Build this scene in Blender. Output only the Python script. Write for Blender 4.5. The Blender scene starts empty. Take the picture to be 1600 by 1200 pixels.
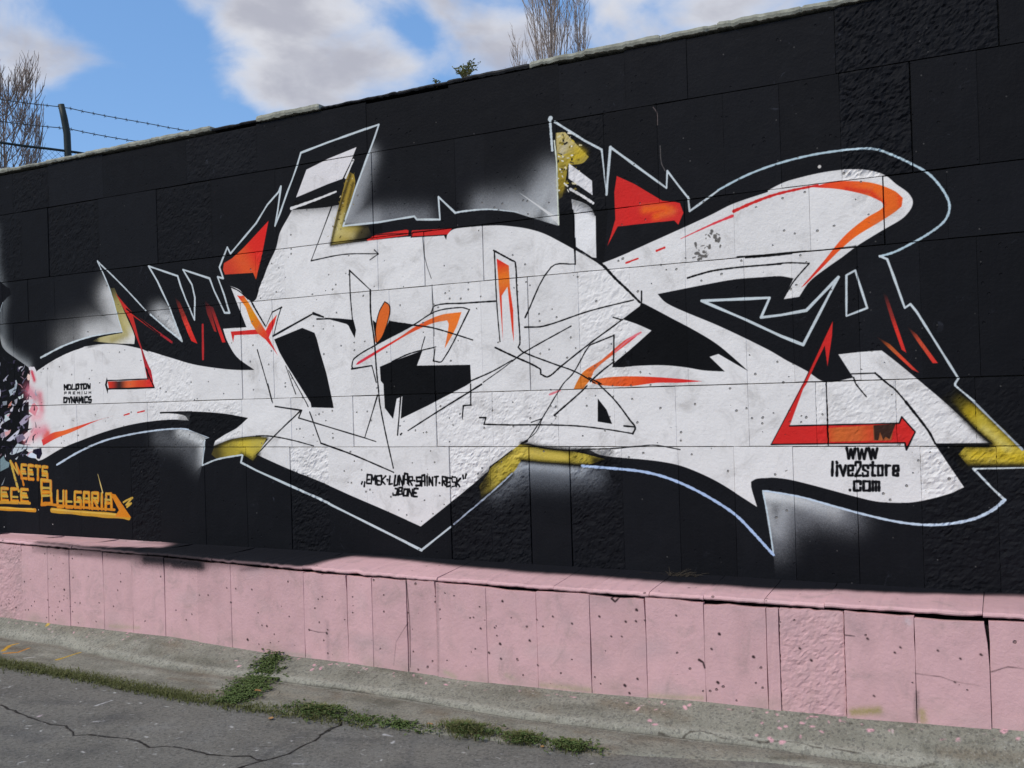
import bpy, bmesh, math, random
import numpy as np
from mathutils import Vector, Matrix

EXPOSURE = 0.70
WALL_GAIN, PINK_GAIN, GROUND_GAIN = 1.30, 1.30, 1.0
SKY_GAIN = 0.84
SKY_TINT = (1.2, 3.2, 7.0)
CLOUD_BRIGHT = (4.75, 4.75, 4.95)
CLOUD_GREY = (2.95, 2.95, 3.3)
sc = bpy.context.scene
col = sc.collection
# ------------------------------------------------------------------ camera
cd = bpy.data.cameras.new('camera'); cam = bpy.data.objects.new('camera', cd); col.objects.link(cam)
M = Matrix(((0.8909, 0.03057, 0.45317), (0.45319, 0.00677, -0.89139), (-0.03032, 0.99951, -0.00782))).to_4x4()
M.translation = Vector((0, -5.1, 1.62))
cam.matrix_world = M
cd.sensor_width = 36; cd.lens = 33.75; cd.clip_start = .05; cd.clip_end = 2000
sc.camera = cam
# ------------------------------------------------------------------ light
# the sun stands behind the camera to the left, veiled by thin cloud: soft light, no hard shadows
SUN_EL, SUN_AZ = math.radians(46), math.radians(208)
sd = Vector((math.sin(SUN_AZ)*math.cos(SUN_EL), math.cos(SUN_AZ)*math.cos(SUN_EL), math.sin(SUN_EL)))
sl = bpy.data.lights.new('sun', 'SUN'); sl.energy = 1.5; sl.angle = math.radians(24); sl.color = (1, .89, .70)
so = bpy.data.objects.new('sun', sl); col.objects.link(so); so.rotation_euler = sd.to_track_quat('Z', 'Y').to_euler()
so.location = (-6, -12, 14)
world = bpy.data.worlds.new('World'); sc.world = world; world.use_nodes = True
sc.view_settings.view_transform = 'Standard'; sc.view_settings.look = 'None'
sc.view_settings.gamma = 1; sc.view_settings.use_curve_mapping = False
sc.view_settings.exposure = EXPOSURE
sc.cycles.max_bounces = 6

class NT:
    """short hand for building node trees"""
    def __init__(s, tree): s.t = tree; s.n = tree.nodes; s.l = tree.links
    def add(s, typ, ins=None, **kw):
        nd = s.n.new(typ)
        for k, v in kw.items(): setattr(nd, k, v)
        for k, v in (ins or {}).items(): s.put(nd.inputs[k], v)
        return nd
    def put(s, sock, v):
        if isinstance(v, bpy.types.NodeSocket): s.l.new(v, sock)
        elif isinstance(v, bpy.types.Node): s.l.new(v.outputs[0], sock)
        elif isinstance(v, (tuple, list)) and sock.type == 'RGBA' and len(v) == 3: sock.default_value = (*v, 1)
        else: sock.default_value = v
    def math(s, op, a, b=0.0, c=0.0, clamp=False):
        nd = s.n.new('ShaderNodeMath'); nd.operation = op; nd.use_clamp = clamp
        s.put(nd.inputs[0], a); s.put(nd.inputs[1], b); s.put(nd.inputs[2], c); return nd.outputs[0]
    def mix(s, f, a, b, mode='MIX'):
        nd = s.n.new('ShaderNodeMix'); nd.data_type = 'RGBA'; nd.blend_type = mode
        s.put(nd.inputs[0], f); s.put(nd.inputs[6], a); s.put(nd.inputs[7], b); return nd.outputs[2]
    def noise(s, vec, scale, detail=4, rough=.55, dist=0):
        nd = s.add('ShaderNodeTexNoise', {'Vector': vec, 'Scale': scale, 'Detail': detail, 'Roughness': rough, 'Distortion': dist}); return nd.outputs['Fac']
    def ramp(s, f, lo, hi, a=0.0, b=1.0, smooth=True):
        nd = s.n.new('ShaderNodeMapRange'); nd.interpolation_type = 'SMOOTHSTEP' if smooth else 'LINEAR'
        for i, v in enumerate((f, lo, hi, a, b)): s.put(nd.inputs[i], v)
        return nd.outputs[0]

# sky: Nishita with a broken cloud deck, the same in every direction
w = NT(world.node_tree); w.n.clear()
sky = w.add('ShaderNodeTexSky', sky_type='NISHITA', sun_disc=False, sun_elevation=SUN_EL, sun_rotation=SUN_AZ, altitude=200, air_density=1.0, dust_density=.6, ozone_density=2.0)
gen = w.add('ShaderNodeNewGeometry')
tc = w.add('ShaderNodeTexCoord')
sep = w.add('ShaderNodeSeparateXYZ', {0: tc.outputs['Generated']})
flat = w.add('ShaderNodeVectorMath', {0: tc.outputs['Generated'], 1: (1.0, 1.0, 1.8)}, operation='MULTIPLY').outputs[0]
n1 = w.noise(flat, 3.4, 7, .52, .3)
n2 = w.noise(w.add('ShaderNodeVectorMath', {0: flat, 1: (7.3, 2.1, 1.0)}, operation='ADD'), 9.0, 7, .55, .5)
mask = w.math('ADD', n1, w.math('MULTIPLY', w.math('SUBTRACT', n2, .5), .50))
CLOUDS = [((-0.753, 0.578, 0.314), 170.1, 0.22), ((-0.777, 0.558, 0.293), 277.8, 0.08), ((-0.605, 0.715, 0.349), 100.0, 0.16), ((-0.562, 0.766, 0.313), 186.0, 0.13), ((-0.633, 0.718, 0.29), 900.0, 0.12), ((-0.435, 0.836, 0.335), 351.6, 0.1), ((-0.446, 0.818, 0.363), 625.0, 0.06), ((-0.294, 0.887, 0.355), 100.0, 0.13), ((-0.212, 0.908, 0.361), 225.0, 0.08), ((-0.688, 0.64, 0.341), 400.0, -0.28), ((-0.713, 0.645, 0.273), 249.3, -0.28), ((-0.667, 0.7, 0.254), 351.6, -0.2), ((-0.494, 0.795, 0.353), 900.0, -0.24), ((-0.508, 0.777, 0.372), 1406.2, -0.1), ((-0.701, 0.613, 0.364), 625.0, -0.14), ((-0.361, 0.857, 0.368), 1836.7, -0.1)]
for d, k, amp in CLOUDS:
    dist = w.add('ShaderNodeVectorMath', {0: flat, 1: (d[0], d[1], d[2]*1.8)}, operation='DISTANCE').outputs['Value']
    bump = w.math('EXPONENT', w.math('MULTIPLY', w.math('MULTIPLY', dist, dist), -float(k)))
    mask = w.math('ADD', mask, w.math('MULTIPLY', bump, amp))
cov = w.ramp(mask, .43, .69)
n3 = w.noise(flat, 8.0, 5, .55, .2)
thick = w.ramp(w.math('ADD', mask, w.math('MULTIPLY', w.math('SUBTRACT', n3, .5), .7)), .50, .80)
ccol = w.mix(thick, CLOUD_BRIGHT, CLOUD_GREY)
skyc = w.mix(1.0, sky.outputs[0], (SKY_GAIN,)*3, 'MULTIPLY')
skyc = w.mix(.35, skyc, SKY_TINT)
fin = w.mix(w.math('MULTIPLY', cov, .93), skyc, ccol)
bg = w.add('ShaderNodeBackground', {'Color': fin, 'Strength': .1})
w.l.new(bg.outputs[0], w.add('ShaderNodeOutputWorld').inputs[0])

def spline(pts, closed, maxturn=42.0, n=5):
    """round the gentle bends of a traced outline, keep its corners"""
    m = len(pts)
    if m < 3: return pts
    P = np.array(pts, float)
    def corner(i):
        if not closed and (i == 0 or i == m-1): return True
        a = P[i]-P[(i-1) % m]; b = P[(i+1) % m]-P[i]
        la, lb = np.hypot(*a), np.hypot(*b)
        if la < 1e-6 or lb < 1e-6: return True
        return np.dot(a, b)/(la*lb) < math.cos(math.radians(maxturn))
    cor = [corner(i) for i in range(m)]
    out = []
    for i in range(m if closed else m-1):
        p1, p2 = P[i], P[(i+1) % m]
        p0 = p1*2-p2 if cor[i] else P[(i-1) % m]
        p3 = p2*2-p1 if cor[(i+1) % m] else P[(i+2) % m]
        d = np.hypot(*(p2-p1))
        t1 = (p2-p0); t1 = t1/max(np.hypot(*t1), 1e-9)*d
        t2 = (p3-p1); t2 = t2/max(np.hypot(*t2), 1e-9)*d
        k = n if d > .02 and not (cor[i] and cor[(i+1) % m]) else 1
        for s in range(k):
            t = s/k; t_2, t_3 = t*t, t*t*t
            out.append((2*t_3-3*t_2+1)*p1+(t_3-2*t_2+t)*t1+(-2*t_3+3*t_2)*p2+(t_3-t_2)*t2)
    if not closed: out.append(P[-1])
    return [tuple(q) for q in out]

class Canvas:
    """a painted surface: flat colour map (linear RGB) in metres, x to the right, y up"""
    def __init__(s, x0, y0, x1, y1, ppm, col):
        s.x0, s.y0, s.x1, s.y1, s.k = x0, y0, x1, y1, ppm
        s.w, s.h = int((x1-x0)*ppm), int((y1-y0)*ppm)
        s.a = np.empty((s.h, s.w, 3), np.float32); s.a[:] = lin(col)
    def box(s, pts, pad):
        x = [p[0] for p in pts]; y = [p[1] for p in pts]
        c0 = max(0, int((min(x)-pad-s.x0)*s.k)-1); c1 = min(s.w, int((max(x)+pad-s.x0)*s.k)+2)
        r0 = max(0, int((min(y)-pad-s.y0)*s.k)-1); r1 = min(s.h, int((max(y)+pad-s.y0)*s.k)+2)
        return c0, c1, r0, r1
    def cover(s, pts, bx):
        c0, c1, r0, r1 = bx
        H, W = r1-r0, c1-c0
        X = np.array([(p[0]-s.x0)*s.k-c0 for p in pts]); Y = np.array([(p[1]-s.y0)*s.k-r0 for p in pts])
        X2, Y2 = np.roll(X, -1), np.roll(Y, -1)
        SS = 3; acc = np.zeros((H, W+1), np.float32)
        for q in range(H*SS):
            y = (q+.5)/SS
            m = (Y <= y) != (Y2 <= y)
            if not m.any(): continue
            xs = np.sort(X[m]+(y-Y[m])*(X2[m]-X[m])/(Y2[m]-Y[m]))
            row = acc[q//SS]
            for a, b in zip(xs[0::2], xs[1::2]):
                a = min(max(a, 0), W); b = min(max(b, 0), W)
                if b <= a: continue
                for v, sg in ((a, 1), (b, -1)):
                    i = int(v); f = v-i
                    row[i] += sg*(1-f)
                    if i+1 <= W: row[i+1] += sg*f
        return np.clip(np.cumsum(acc, 1)[:, :W]/SS, 0, 1)
    def mix(s, bx, al, col):
        c0, c1, r0, r1 = bx
        t = s.a[r0:r1, c0:c1]; t += (col-t)*al[..., None]
    def grid(s, bx):
        c0, c1, r0, r1 = bx
        return (np.arange(c0, c1)+.5)[None, :]/s.k+s.x0, (np.arange(r0, r1)+.5)[:, None]/s.k+s.y0
    def poly(s, col, pts, smooth=1, grad=None):
        if smooth: pts = spline(pts, True)
        bx = s.box(pts, 0)
        if bx[1] <= bx[0] or bx[3] <= bx[2]: return
        al = s.cover(pts, bx); col = lin(col)
        if grad:
            (p, q), cols = grad
            gx, gy = s.grid(bx); dx, dy = q[0]-p[0], q[1]-p[1]
            t = np.clip(((gx-p[0])*dx+(gy-p[1])*dy)/(dx*dx+dy*dy), 0, 1)*(len(cols)-1)
            L = np.array([lin(c) for c in cols]); i = np.minimum(t.astype(int), len(cols)-2)
            f = (t-i)[..., None]; f = f*f*(3-2*f); col = (L[i]*(1-f)+L[i+1]*f).astype(np.float32)
        s.mix(bx, al, col)
    def dist(s, pts, bx):
        gx, gy = s.grid(bx); d = None; tt = None; L = 0
        seg = [np.hypot(b[0]-a[0], b[1]-a[1]) for a, b in zip(pts, pts[1:])]; tot = max(sum(seg), 1e-9)
        for (a, b), l in zip(zip(pts, pts[1:]), seg):
            dx, dy = b[0]-a[0], b[1]-a[1]
            t = np.clip(((gx-a[0])*dx+(gy-a[1])*dy)/max(dx*dx+dy*dy, 1e-12), 0, 1)
            e = np.hypot(gx-a[0]-t*dx, gy-a[1]-t*dy); u = (L+t*l)/tot
            if d is None: d, tt = e, u+0*e
            else:
                m = e < d; d = np.where(m, e, d); tt = np.where(m, u, tt)
            L += l
        return d, tt
    def stroke(s, col, pts, w0, w1, smooth=1, a=1.0):
        if smooth: pts = spline(pts, False, 60)
        lc = lin(col)
        # work in short runs so that each box stays small
        step = 12
        for i in range(0, len(pts)-1, step):
            run = pts[i:i+step+1]
            f0, f1 = i/(len(pts)-1), min(1, (i+len(run)-1)/(len(pts)-1))
            bx = s.box(run, max(w0, w1))
            if bx[1] <= bx[0] or bx[3] <= bx[2]: continue
            d, t = s.dist(run, bx); t = f0+(f1-f0)*t
            wob = np.sin(t*len(pts)*2.1+pts[0][0]*40)*.10+np.sin(t*len(pts)*5.3+pts[0][1]*70)*.08
            hw = (w0+(w1-w0)*t)*.5*(1+wob)
            s.mix(bx, (np.clip((hw-d)*s.k+.5, 0, 1)*np.minimum(1, hw*s.k*2.2)*a).astype(np.float32), lc)
    def blur(s, n):
        for ax in (0, 1):
            for _ in range(2):
                p = np.pad(s.a, [(n+1, n) if i == ax else (0, 0) for i in range(3)], mode='edge').cumsum(ax, dtype=np.float64)
                L_ = s.a.shape[ax]
                s.a[...] = (np.take(p, np.arange(2*n+1, 2*n+1+L_), ax)-np.take(p, np.arange(0, L_), ax))/(2*n+1)
    def spray(s, col, a, pts, r, clip=None):
        bx = s.box(pts, r*2.4)
        if bx[1] <= bx[0] or bx[3] <= bx[2]: return
        d, _ = s.dist(pts, bx)
        al = (a*np.exp(-(d/r)**2*1.1))**1.55
        g = RNG.random(al.shape)
        al = np.clip(al*(1+1.5*(g-.5)*(1-al))+(g > .985)*al*.5, 0, 1)
        if clip: al = al*s.cover(clip, bx)
        s.mix(bx, al.astype(np.float32), lin(col))

def lin(c):
    c = np.array(c, np.float32)/255
    return np.where(c <= .04045, c/12.92, ((c+.055)/1.055)**2.4).astype(np.float32)
RNG = np.random.default_rng(5)
PAINT = [  # traced black lines include a painted shadow under a lifted panel
('G',(91,95,98),0.8,[(-7.3011,3.0679),(-7.2895,2.7519),(-7.2396,2.5907),(-7.2118,2.4842),(-7.2501,2.3299),(-7.2254,2.1457),(-7.1341,2.0372),(-6.9494,1.952)],0.078,None),
('G',(155,158,160),0.75,[(-7.2724,2.1742),(-7.2115,2.0928),(-7.0803,1.9986),(-6.9347,1.9309)],0.0466,None),
('P',(11,12,15),[(-7.6573,2.8501),(-7.3684,2.8113),(-7.2546,2.618),(-7.136,2.5828),(-7.1183,2.5296),(-7.1791,2.5014),(-7.2619,2.4353),(-7.2862,2.3321),(-7.2714,2.2003),(-7.2352,2.1004),(-7.0799,2.009),(-6.946,1.9391),(-6.9084,1.912),(-6.9516,1.7981),(-7.0882,1.8022),(-6.8349,1.3485),(-6.7634,1.2341),(-6.8414,1.1829),(-6.9527,1.2849),(-7.1902,1.233),(-7.7266,1.1511)],1,None),
('P',(10,10,14),[(-7.6573,2.8501),(-7.2535,2.6441),(-7.1365,2.5699),(-7.1285,2.5238),(-7.2092,2.497),(-7.264,2.3831),(-7.6829,2.2222)],1,None),
('S',(150,158,165),[(-7.2243,2.472),(-7.2459,2.4343),(-7.2635,2.3962)],0.0063,0.0063,1),
('G',(205,205,205),0.95,[(-5.9754,2.4462),(-5.9209,2.2973),(-5.8799,2.1647),(-6.0732,2.1608),(-6.2146,2.144)],0.1259,[(-6.6638,2.7998),(-6.0544,2.6468),(-5.9745,2.4703),(-5.8972,2.2476),(-5.8631,2.159),(-6.2149,2.1379),(-6.5061,2.0845),(-6.7804,2.0025),(-7.0779,2.0606),(-7.0624,2.4478)]),
('G',(150,150,150),0.6,[(-5.9777,2.3858),(-5.8986,2.2115),(-6.1071,2.1871),(-6.4687,2.1014)],0.1852,[(-6.6638,2.7998),(-6.0544,2.6468),(-5.9745,2.4703),(-5.8972,2.2476),(-5.8631,2.159),(-6.2149,2.1379),(-6.5061,2.0845),(-6.7804,2.0025),(-7.0779,2.0606),(-7.0624,2.4478)]),
('G',(186,187,188),0.95,[(-5.4645,2.2682),(-5.3857,2.2282),(-5.3093,2.1422),(-5.2649,2.0645)],0.079,[(-5.6243,2.3613),(-5.4753,2.4097),(-5.3671,2.2969),(-5.2465,2.052),(-5.4047,2.1476),(-5.5782,2.2754)]),
('G',(123,124,126),0.6,[(-5.5284,2.2958),(-5.3994,2.2874)],0.0749,[(-5.6573,2.3636),(-5.4736,2.4565),(-5.3671,2.2969),(-5.2465,2.052),(-5.4047,2.1476),(-5.5782,2.2754)]),
('G',(168,170,172),0.9,[(-3.589,3.1596),(-3.6497,3.0435),(-3.7261,2.8604),(-3.775,2.7457),(-3.5476,2.7421)],0.0785,[(-3.4918,3.354),(-3.5287,3.2747),(-3.5756,3.1836),(-3.6907,2.9603),(-3.7947,2.7352),(-3.5232,2.7292),(-3.2438,2.7375),(-3.2267,2.7155),(-3.0577,2.6972),(-3.0643,2.8389),(-2.9532,2.7371),(-2.8681,3.2362),(-3.6871,3.7772)]),
('G',(116,118,123),0.75,[(-3.5835,3.1382),(-3.666,2.9417),(-3.7229,2.7714),(-3.3754,2.7489),(-3.1736,2.7168)],0.0981,[(-3.4918,3.354),(-3.5287,3.2747),(-3.5756,3.1836),(-3.6907,2.9603),(-3.7947,2.7352),(-3.5232,2.7292),(-3.2438,2.7375),(-3.2267,2.7155),(-3.0577,2.6972),(-3.0643,2.8389),(-2.9532,2.7371),(-2.8681,3.2362),(-3.6871,3.7772)]),
('G',(199,202,204),0.95,[(-2.2878,2.6343),(-2.2762,2.7356),(-2.2792,2.8293),(-2.4522,2.6808),(-2.5576,2.6974)],0.0861,[(-2.9418,2.7358),(-2.8855,2.7295),(-2.7192,2.7224),(-2.5578,2.6907),(-2.4326,2.6408),(-2.2593,2.5734),(-2.2597,2.8641),(-2.2687,3.0519),(-2.2897,3.1858),(-2.9796,3.2926)]),
('G',(144,146,150),0.85,[(-2.2952,2.7192),(-2.3004,2.8694),(-2.43,2.7161),(-2.5566,2.7259),(-2.7516,2.7386)],0.1019,[(-2.9418,2.7358),(-2.8855,2.7295),(-2.7192,2.7224),(-2.5578,2.6907),(-2.4326,2.6408),(-2.2593,2.5734),(-2.2597,2.8641),(-2.2687,3.0519),(-2.2897,3.1858),(-2.9796,3.2926)]),
('G',(94,96,100),0.5,[(-2.3203,2.8907),(-2.5121,2.7826),(-2.7511,2.7531)],0.129,[(-2.9418,2.7358),(-2.8855,2.7295),(-2.7192,2.7224),(-2.5578,2.6907),(-2.4326,2.6408),(-2.2593,2.5734),(-2.2597,2.8641),(-2.2687,3.0519),(-2.2897,3.1858),(-2.9796,3.2926)]),
('G',(191,193,194),0.9,[(-5.2899,1.4),(-5.1662,1.3646),(-5.0828,1.3299),(-5.0802,1.193)],0.0688,[(-5.4967,1.4192),(-5.3523,1.4237),(-5.2109,1.4166),(-5.0131,1.358),(-5.0592,1.3469),(-5.089,1.1644),(-5.3548,0.936),(-5.5876,1.1665)]),
('G',(105,107,111),0.6,[(-5.4987,1.3665),(-5.2619,1.3074),(-5.1263,1.1927)],0.1111,[(-5.6601,1.4207),(-5.3523,1.4237),(-5.2109,1.4166),(-5.0131,1.358),(-5.0592,1.3469),(-5.089,1.1644),(-5.202,0.8245),(-5.7529,1.1653)]),
('G',(175,181,188),0.9,[(-2.6324,1.1304),(-2.5454,1.1789),(-2.3988,1.1754),(-2.266,1.1626),(-2.1555,1.1636)],0.0488,[(-3.0662,0.7894),(-2.8907,0.9519),(-2.6101,1.1545),(-2.5443,1.2093),(-2.398,1.1969),(-2.155,1.1774),(-1.9981,1.1696),(-1.91,0.9227)]),
('G',(103,107,114),0.7,[(-2.7216,1.0524),(-2.547,1.1314),(-2.2978,1.125),(-2.097,1.1367)],0.1052,[(-3.0662,0.7894),(-2.8907,0.9519),(-2.6101,1.1545),(-2.5443,1.2093),(-2.398,1.1969),(-2.155,1.1774),(-1.9981,1.1696),(-1.91,0.9227)]),
('G',(194,197,199),0.95,[(-1.1215,1.0387),(-1.0065,1.0246),(-0.8627,0.9868),(-0.7689,0.9649)],0.0596,[(-1.1293,1.0554),(-1.1043,1.0559),(-0.9414,1.0302),(-0.7838,0.9889),(-0.6306,0.9488),(-0.4815,0.9177),(-0.3486,0.5),(-1.0742,0.4455),(-1.0859,0.7227),(-1.1099,0.8794)]),
('G',(169,172,175),0.85,[(-1.1155,0.9632),(-1.0928,0.8967),(-1.0613,0.8476),(-1.0252,0.9491)],0.057,[(-1.1293,1.0554),(-1.1043,1.0559),(-0.9414,1.0302),(-0.7838,0.9889),(-0.6306,0.9488),(-0.4815,0.9177),(-0.3486,0.5),(-1.0742,0.4455),(-1.0859,0.7227),(-1.1099,0.8794)]),
('G',(116,118,123),0.7,[(-1.08,0.7799),(-1.0105,0.8996),(-0.8638,0.9539),(-0.7077,0.9343)],0.1058,[(-1.1293,1.0554),(-1.1043,1.0559),(-0.9414,1.0302),(-0.7838,0.9889),(-0.6306,0.9488),(-0.4815,0.9177),(-0.3486,0.5),(-1.0742,0.4455),(-1.0859,0.7227),(-1.1099,0.8794)]),
('P',(206,204,204),[(-6.832,1.9027),(-6.6401,1.9776),(-6.4531,2.0321),(-6.2891,2.0641),(-6.0591,2.0749),(-5.8704,2.0595),(-5.7033,2.0275),(-5.5401,1.9868),(-5.3489,1.9351),(-5.1622,1.8869),(-4.9344,1.8495),(-4.742,1.8287),(-4.5826,1.8228),(-4.7386,1.9202),(-4.8228,2.0362),(-4.8568,2.1224),(-4.6437,2.1214),(-4.7382,2.328),(-4.7791,2.4178),(-4.6994,2.3865),(-4.6573,2.3445),(-4.5906,2.2898),(-4.5504,2.3091),(-4.5116,2.3944),(-4.4738,2.4574),(-4.4283,2.5413),(-4.369,2.6288),(-4.3498,2.676),(-4.3228,2.7495),(-4.2432,2.8495),(-4.2144,2.8874),(-3.9265,2.8729),(-3.8116,2.8776),(-3.8961,2.6214),(-3.6144,2.619),(-3.3078,2.6152),(-3.0266,2.5969),(-2.9684,2.6255),(-2.889,2.63),(-2.6681,2.6203),(-2.5609,2.6023),(-2.4557,2.5771),(-2.3528,2.5382),(-2.2522,2.4815),(-2.1632,2.4266),(-2.0755,2.3725),(-2.0129,2.3349),(-1.9836,2.3369),(-1.8621,2.3712),(-1.6725,2.4336),(-1.4888,2.494),(-1.3546,2.5402),(-1.2408,2.5831),(-1.054,2.6245),(-1.0538,2.6329),(-0.9705,2.6644),(-0.889,2.679),(-0.785,2.6902),(-0.6833,2.6916),(-0.6066,2.6847),(-0.5314,2.6651),(-0.4725,2.6335),(-0.4294,2.5883),(-0.3794,2.5426),(-0.3586,2.5085),(-0.3557,2.4846),(-0.3676,2.4544),(-0.4054,2.4152),(-0.4806,2.3756),(-0.5568,2.3355),(-0.6303,2.2943),(-0.6973,2.2479),(-0.7769,2.1978),(-0.858,2.1388),(-0.9125,2.0644),(-0.9939,2.0577),(-0.9377,2.1617),(-1.0024,2.1786),(-1.0682,2.1806),(-1.2366,2.1815),(-1.4107,2.1651),(-1.6731,2.1341),(-1.6288,2.085),(-1.5397,2.035),(-1.3307,1.9354),(-1.0805,1.7991),(-0.9838,1.7363),(-0.9359,1.7094),(-0.8846,1.6785),(-0.7952,1.6204),(-0.6587,1.6379),(-0.6697,1.6545),(-0.7283,1.7582),(-0.624,1.7656),(-0.5219,1.7689),(-0.4568,1.7104),(-0.3362,1.5957),(-0.246,1.5076),(-0.1778,1.4366),(-0.1105,1.3667),(-0.0506,1.3068),(-0.295,1.3043),(-0.1709,1.0938),(-0.2243,1.0658),(-0.3104,1.0367),(-0.4051,1.0148),(-0.4786,1.0114),(-0.568,1.0147),(-0.6661,1.0364),(-0.7813,1.0665),(-0.8991,1.0971),(-1.0034,1.1204),(-1.0771,1.1277),(-1.102,1.1257),(-1.1606,1.1206),(-1.1906,1.105),(-1.19,1.0711),(-1.1637,0.972),(-1.2316,1.0151),(-1.3579,1.0938),(-1.4615,1.1441),(-1.5764,1.1866),(-1.6851,1.2078),(-1.8055,1.2205),(-1.9,1.2272),(-2.0346,1.2421),(-2.122,1.274),(-2.2421,1.2721),(-2.3951,1.2833),(-2.504,1.307),(-2.6062,1.269),(-2.7614,1.1675),(-2.7732,1.1433),(-3.0848,0.9173),(-3.2643,0.792),(-3.5144,0.8799),(-3.7869,0.9709),(-4.0443,1.0608),(-4.312,1.1432),(-4.5896,1.2399),(-4.4791,1.3443),(-4.585,1.3668),(-4.8039,1.3457),(-4.9775,1.2978),(-4.9449,1.3633),(-4.7567,1.4293),(-4.6524,1.4925),(-4.8715,1.5261),(-5.175,1.5461),(-5.492,1.5423),(-5.2539,1.5209),(-5.2085,1.4822),(-5.3497,1.4911),(-5.5756,1.4824),(-5.8258,1.4545),(-6.0849,1.4063),(-6.3532,1.3403),(-6.5746,1.2785),(-6.7839,1.196),(-6.8414,1.1829),(-7.0109,1.2849),(-6.945,1.4772),(-6.9374,1.6694),(-6.9074,1.9376)],1,None),
('G',(12,12,13),0.9,[(-4.2127,2.9325),(-4.0443,2.913),(-3.8208,2.908)],0.0552,[(-4.2275,2.9018),(-4.1919,2.9409),(-3.8065,2.9483),(-3.8091,2.8752),(-3.8894,2.8106),(-4.25,2.8503)]),
('G',(12,12,13),0.5,[(-4.1939,2.8872),(-3.979,2.8789),(-3.8221,2.8714)],0.0508,[(-4.2653,2.8086),(-4.2139,2.9003),(-3.8083,2.8961),(-3.8264,2.7512)]),
('P',(195,195,198),[(-2.1709,2.7185),(-2.1044,2.6923),(-2.056,2.6592),(-2.0331,2.6108),(-2.0293,2.487),(-2.1584,2.4954),(-2.1565,2.6245),(-2.1656,2.6532)],1,None),
('P',(214,213,214),[(-2.1538,2.6472),(-2.0264,2.6055),(-2.0304,2.3666),(-2.085,2.3825),(-2.1529,2.433)],1,None),
('G',(12,12,13),0.75,[(-2.1281,2.7273),(-2.0465,2.6489),(-2.0277,2.6239)],0.0329,None),
('G',(121,122,122),0.8,[(-2.1539,2.7027),(-2.095,2.6774)],0.0367,[(-2.1709,2.7185),(-2.1044,2.6923),(-2.056,2.6592),(-2.0331,2.6108),(-2.1565,2.6245)]),
('P',(195,195,195),[(-2.5115,2.8015),(-2.3183,2.6423),(-2.2566,2.5773),(-2.2572,2.6356),(-2.2776,2.6332)],1,None),
('P',(158,136,66),[(-3.7436,3.0869),(-3.6967,3.06),(-3.6894,2.9966),(-3.7315,2.8871),(-3.7942,2.7477),(-3.5985,2.7135),(-3.5241,2.7036),(-3.6018,2.6209),(-3.9028,2.6168),(-3.8797,2.7147),(-3.7932,2.9572)],1,([(-3.7698,2.8916),(-3.5505,2.6601)],[(150,126,52),(172,158,92),(160,142,70),(60,54,36),(18,18,20)])),
('G',(196,182,130),0.55,[(-3.8246,2.8035),(-3.8542,2.7015),(-3.7266,2.6676)],0.0376,[(-3.7436,3.0869),(-3.6967,3.06),(-3.6894,2.9966),(-3.7315,2.8871),(-3.7942,2.7477),(-3.5985,2.7135),(-3.5241,2.7036),(-3.6018,2.6209),(-3.9028,2.6168),(-3.8797,2.7147),(-3.7932,2.9572)]),
('P',(11,12,15),[(-3.5985,2.7125),(-3.4866,2.715),(-3.4888,2.6538),(-3.5754,2.6606)],1,None),
('P',(160,145,80),[(-2.2563,3.1153),(-2.2006,3.1117),(-2.104,3.0005),(-2.0563,2.9479),(-2.0969,2.9167),(-2.1868,2.9196),(-2.2173,2.7658),(-2.211,2.8021),(-2.2283,2.7392),(-2.2542,2.7237),(-2.2571,2.7892),(-2.2549,2.9287),(-2.2579,3.069)],1,([(-2.2427,3.0667),(-2.2491,2.7231)],[(176,160,104),(150,132,52),(140,122,46),(60,54,30)])),
('G',(186,160,40),0.8,[(-2.129,2.9994),(-2.0951,2.9716),(-2.1656,2.9537)],0.0294,None),
('G',(189,185,175),0.6,[(-2.2032,3.0331),(-2.2248,2.9944)],0.0333,None),
('G',(130,110,30),0.8,[(-2.2403,2.8337),(-2.2318,2.7861)],0.0259,None),
('S',(196,186,150),[(-2.1078,2.8033),(-2.1117,2.7942)],0.0086,0.0086,1),
('S',(204,200,190),[(-2.2138,2.8155),(-2.1934,2.7966)],0.0099,0.0099,1),
('S',(120,104,44),[(-2.1734,2.9593),(-2.1606,2.9579)],0.0041,0.0041,1),
('S',(204,200,190),[(-2.2265,2.8825),(-2.2325,2.8848)],0.0055,0.0055,1),
('S',(60,54,36),[(-2.2463,2.9939),(-2.2239,2.9848)],0.006,0.006,1),
('S',(120,104,44),[(-2.2446,2.8886),(-2.2182,2.8874)],0.0048,0.0048,1),
('S',(196,186,150),[(-2.2525,2.8092),(-2.2587,2.8092)],0.0074,0.0074,1),
('S',(196,186,150),[(-2.1695,3.0287),(-2.1641,3.0224)],0.0073,0.0073,1),
('S',(60,54,36),[(-2.1731,2.9344),(-2.1525,2.9242)],0.0078,0.0078,1),
('S',(196,186,150),[(-2.244,3.0889),(-2.2328,3.0925)],0.0114,0.0114,1),
('S',(120,104,44),[(-2.1556,2.7727),(-2.1411,2.7739)],0.0084,0.0084,1),
('S',(120,104,44),[(-2.1964,2.8274),(-2.1974,2.822)],0.0075,0.0075,1),
('S',(30,28,26),[(-2.232,2.9007),(-2.2231,2.8992)],0.0096,0.0096,1),
('S',(204,200,190),[(-2.1749,2.9139),(-2.1824,2.9079)],0.0048,0.0048,1),
('S',(204,200,190),[(-2.252,2.8482),(-2.2492,2.8486)],0.0065,0.0065,1),
('S',(196,186,150),[(-2.118,2.868),(-2.1178,2.8746)],0.0074,0.0074,1),
('S',(204,200,190),[(-2.1032,2.7998),(-2.0873,2.7996)],0.0082,0.0082,1),
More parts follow.
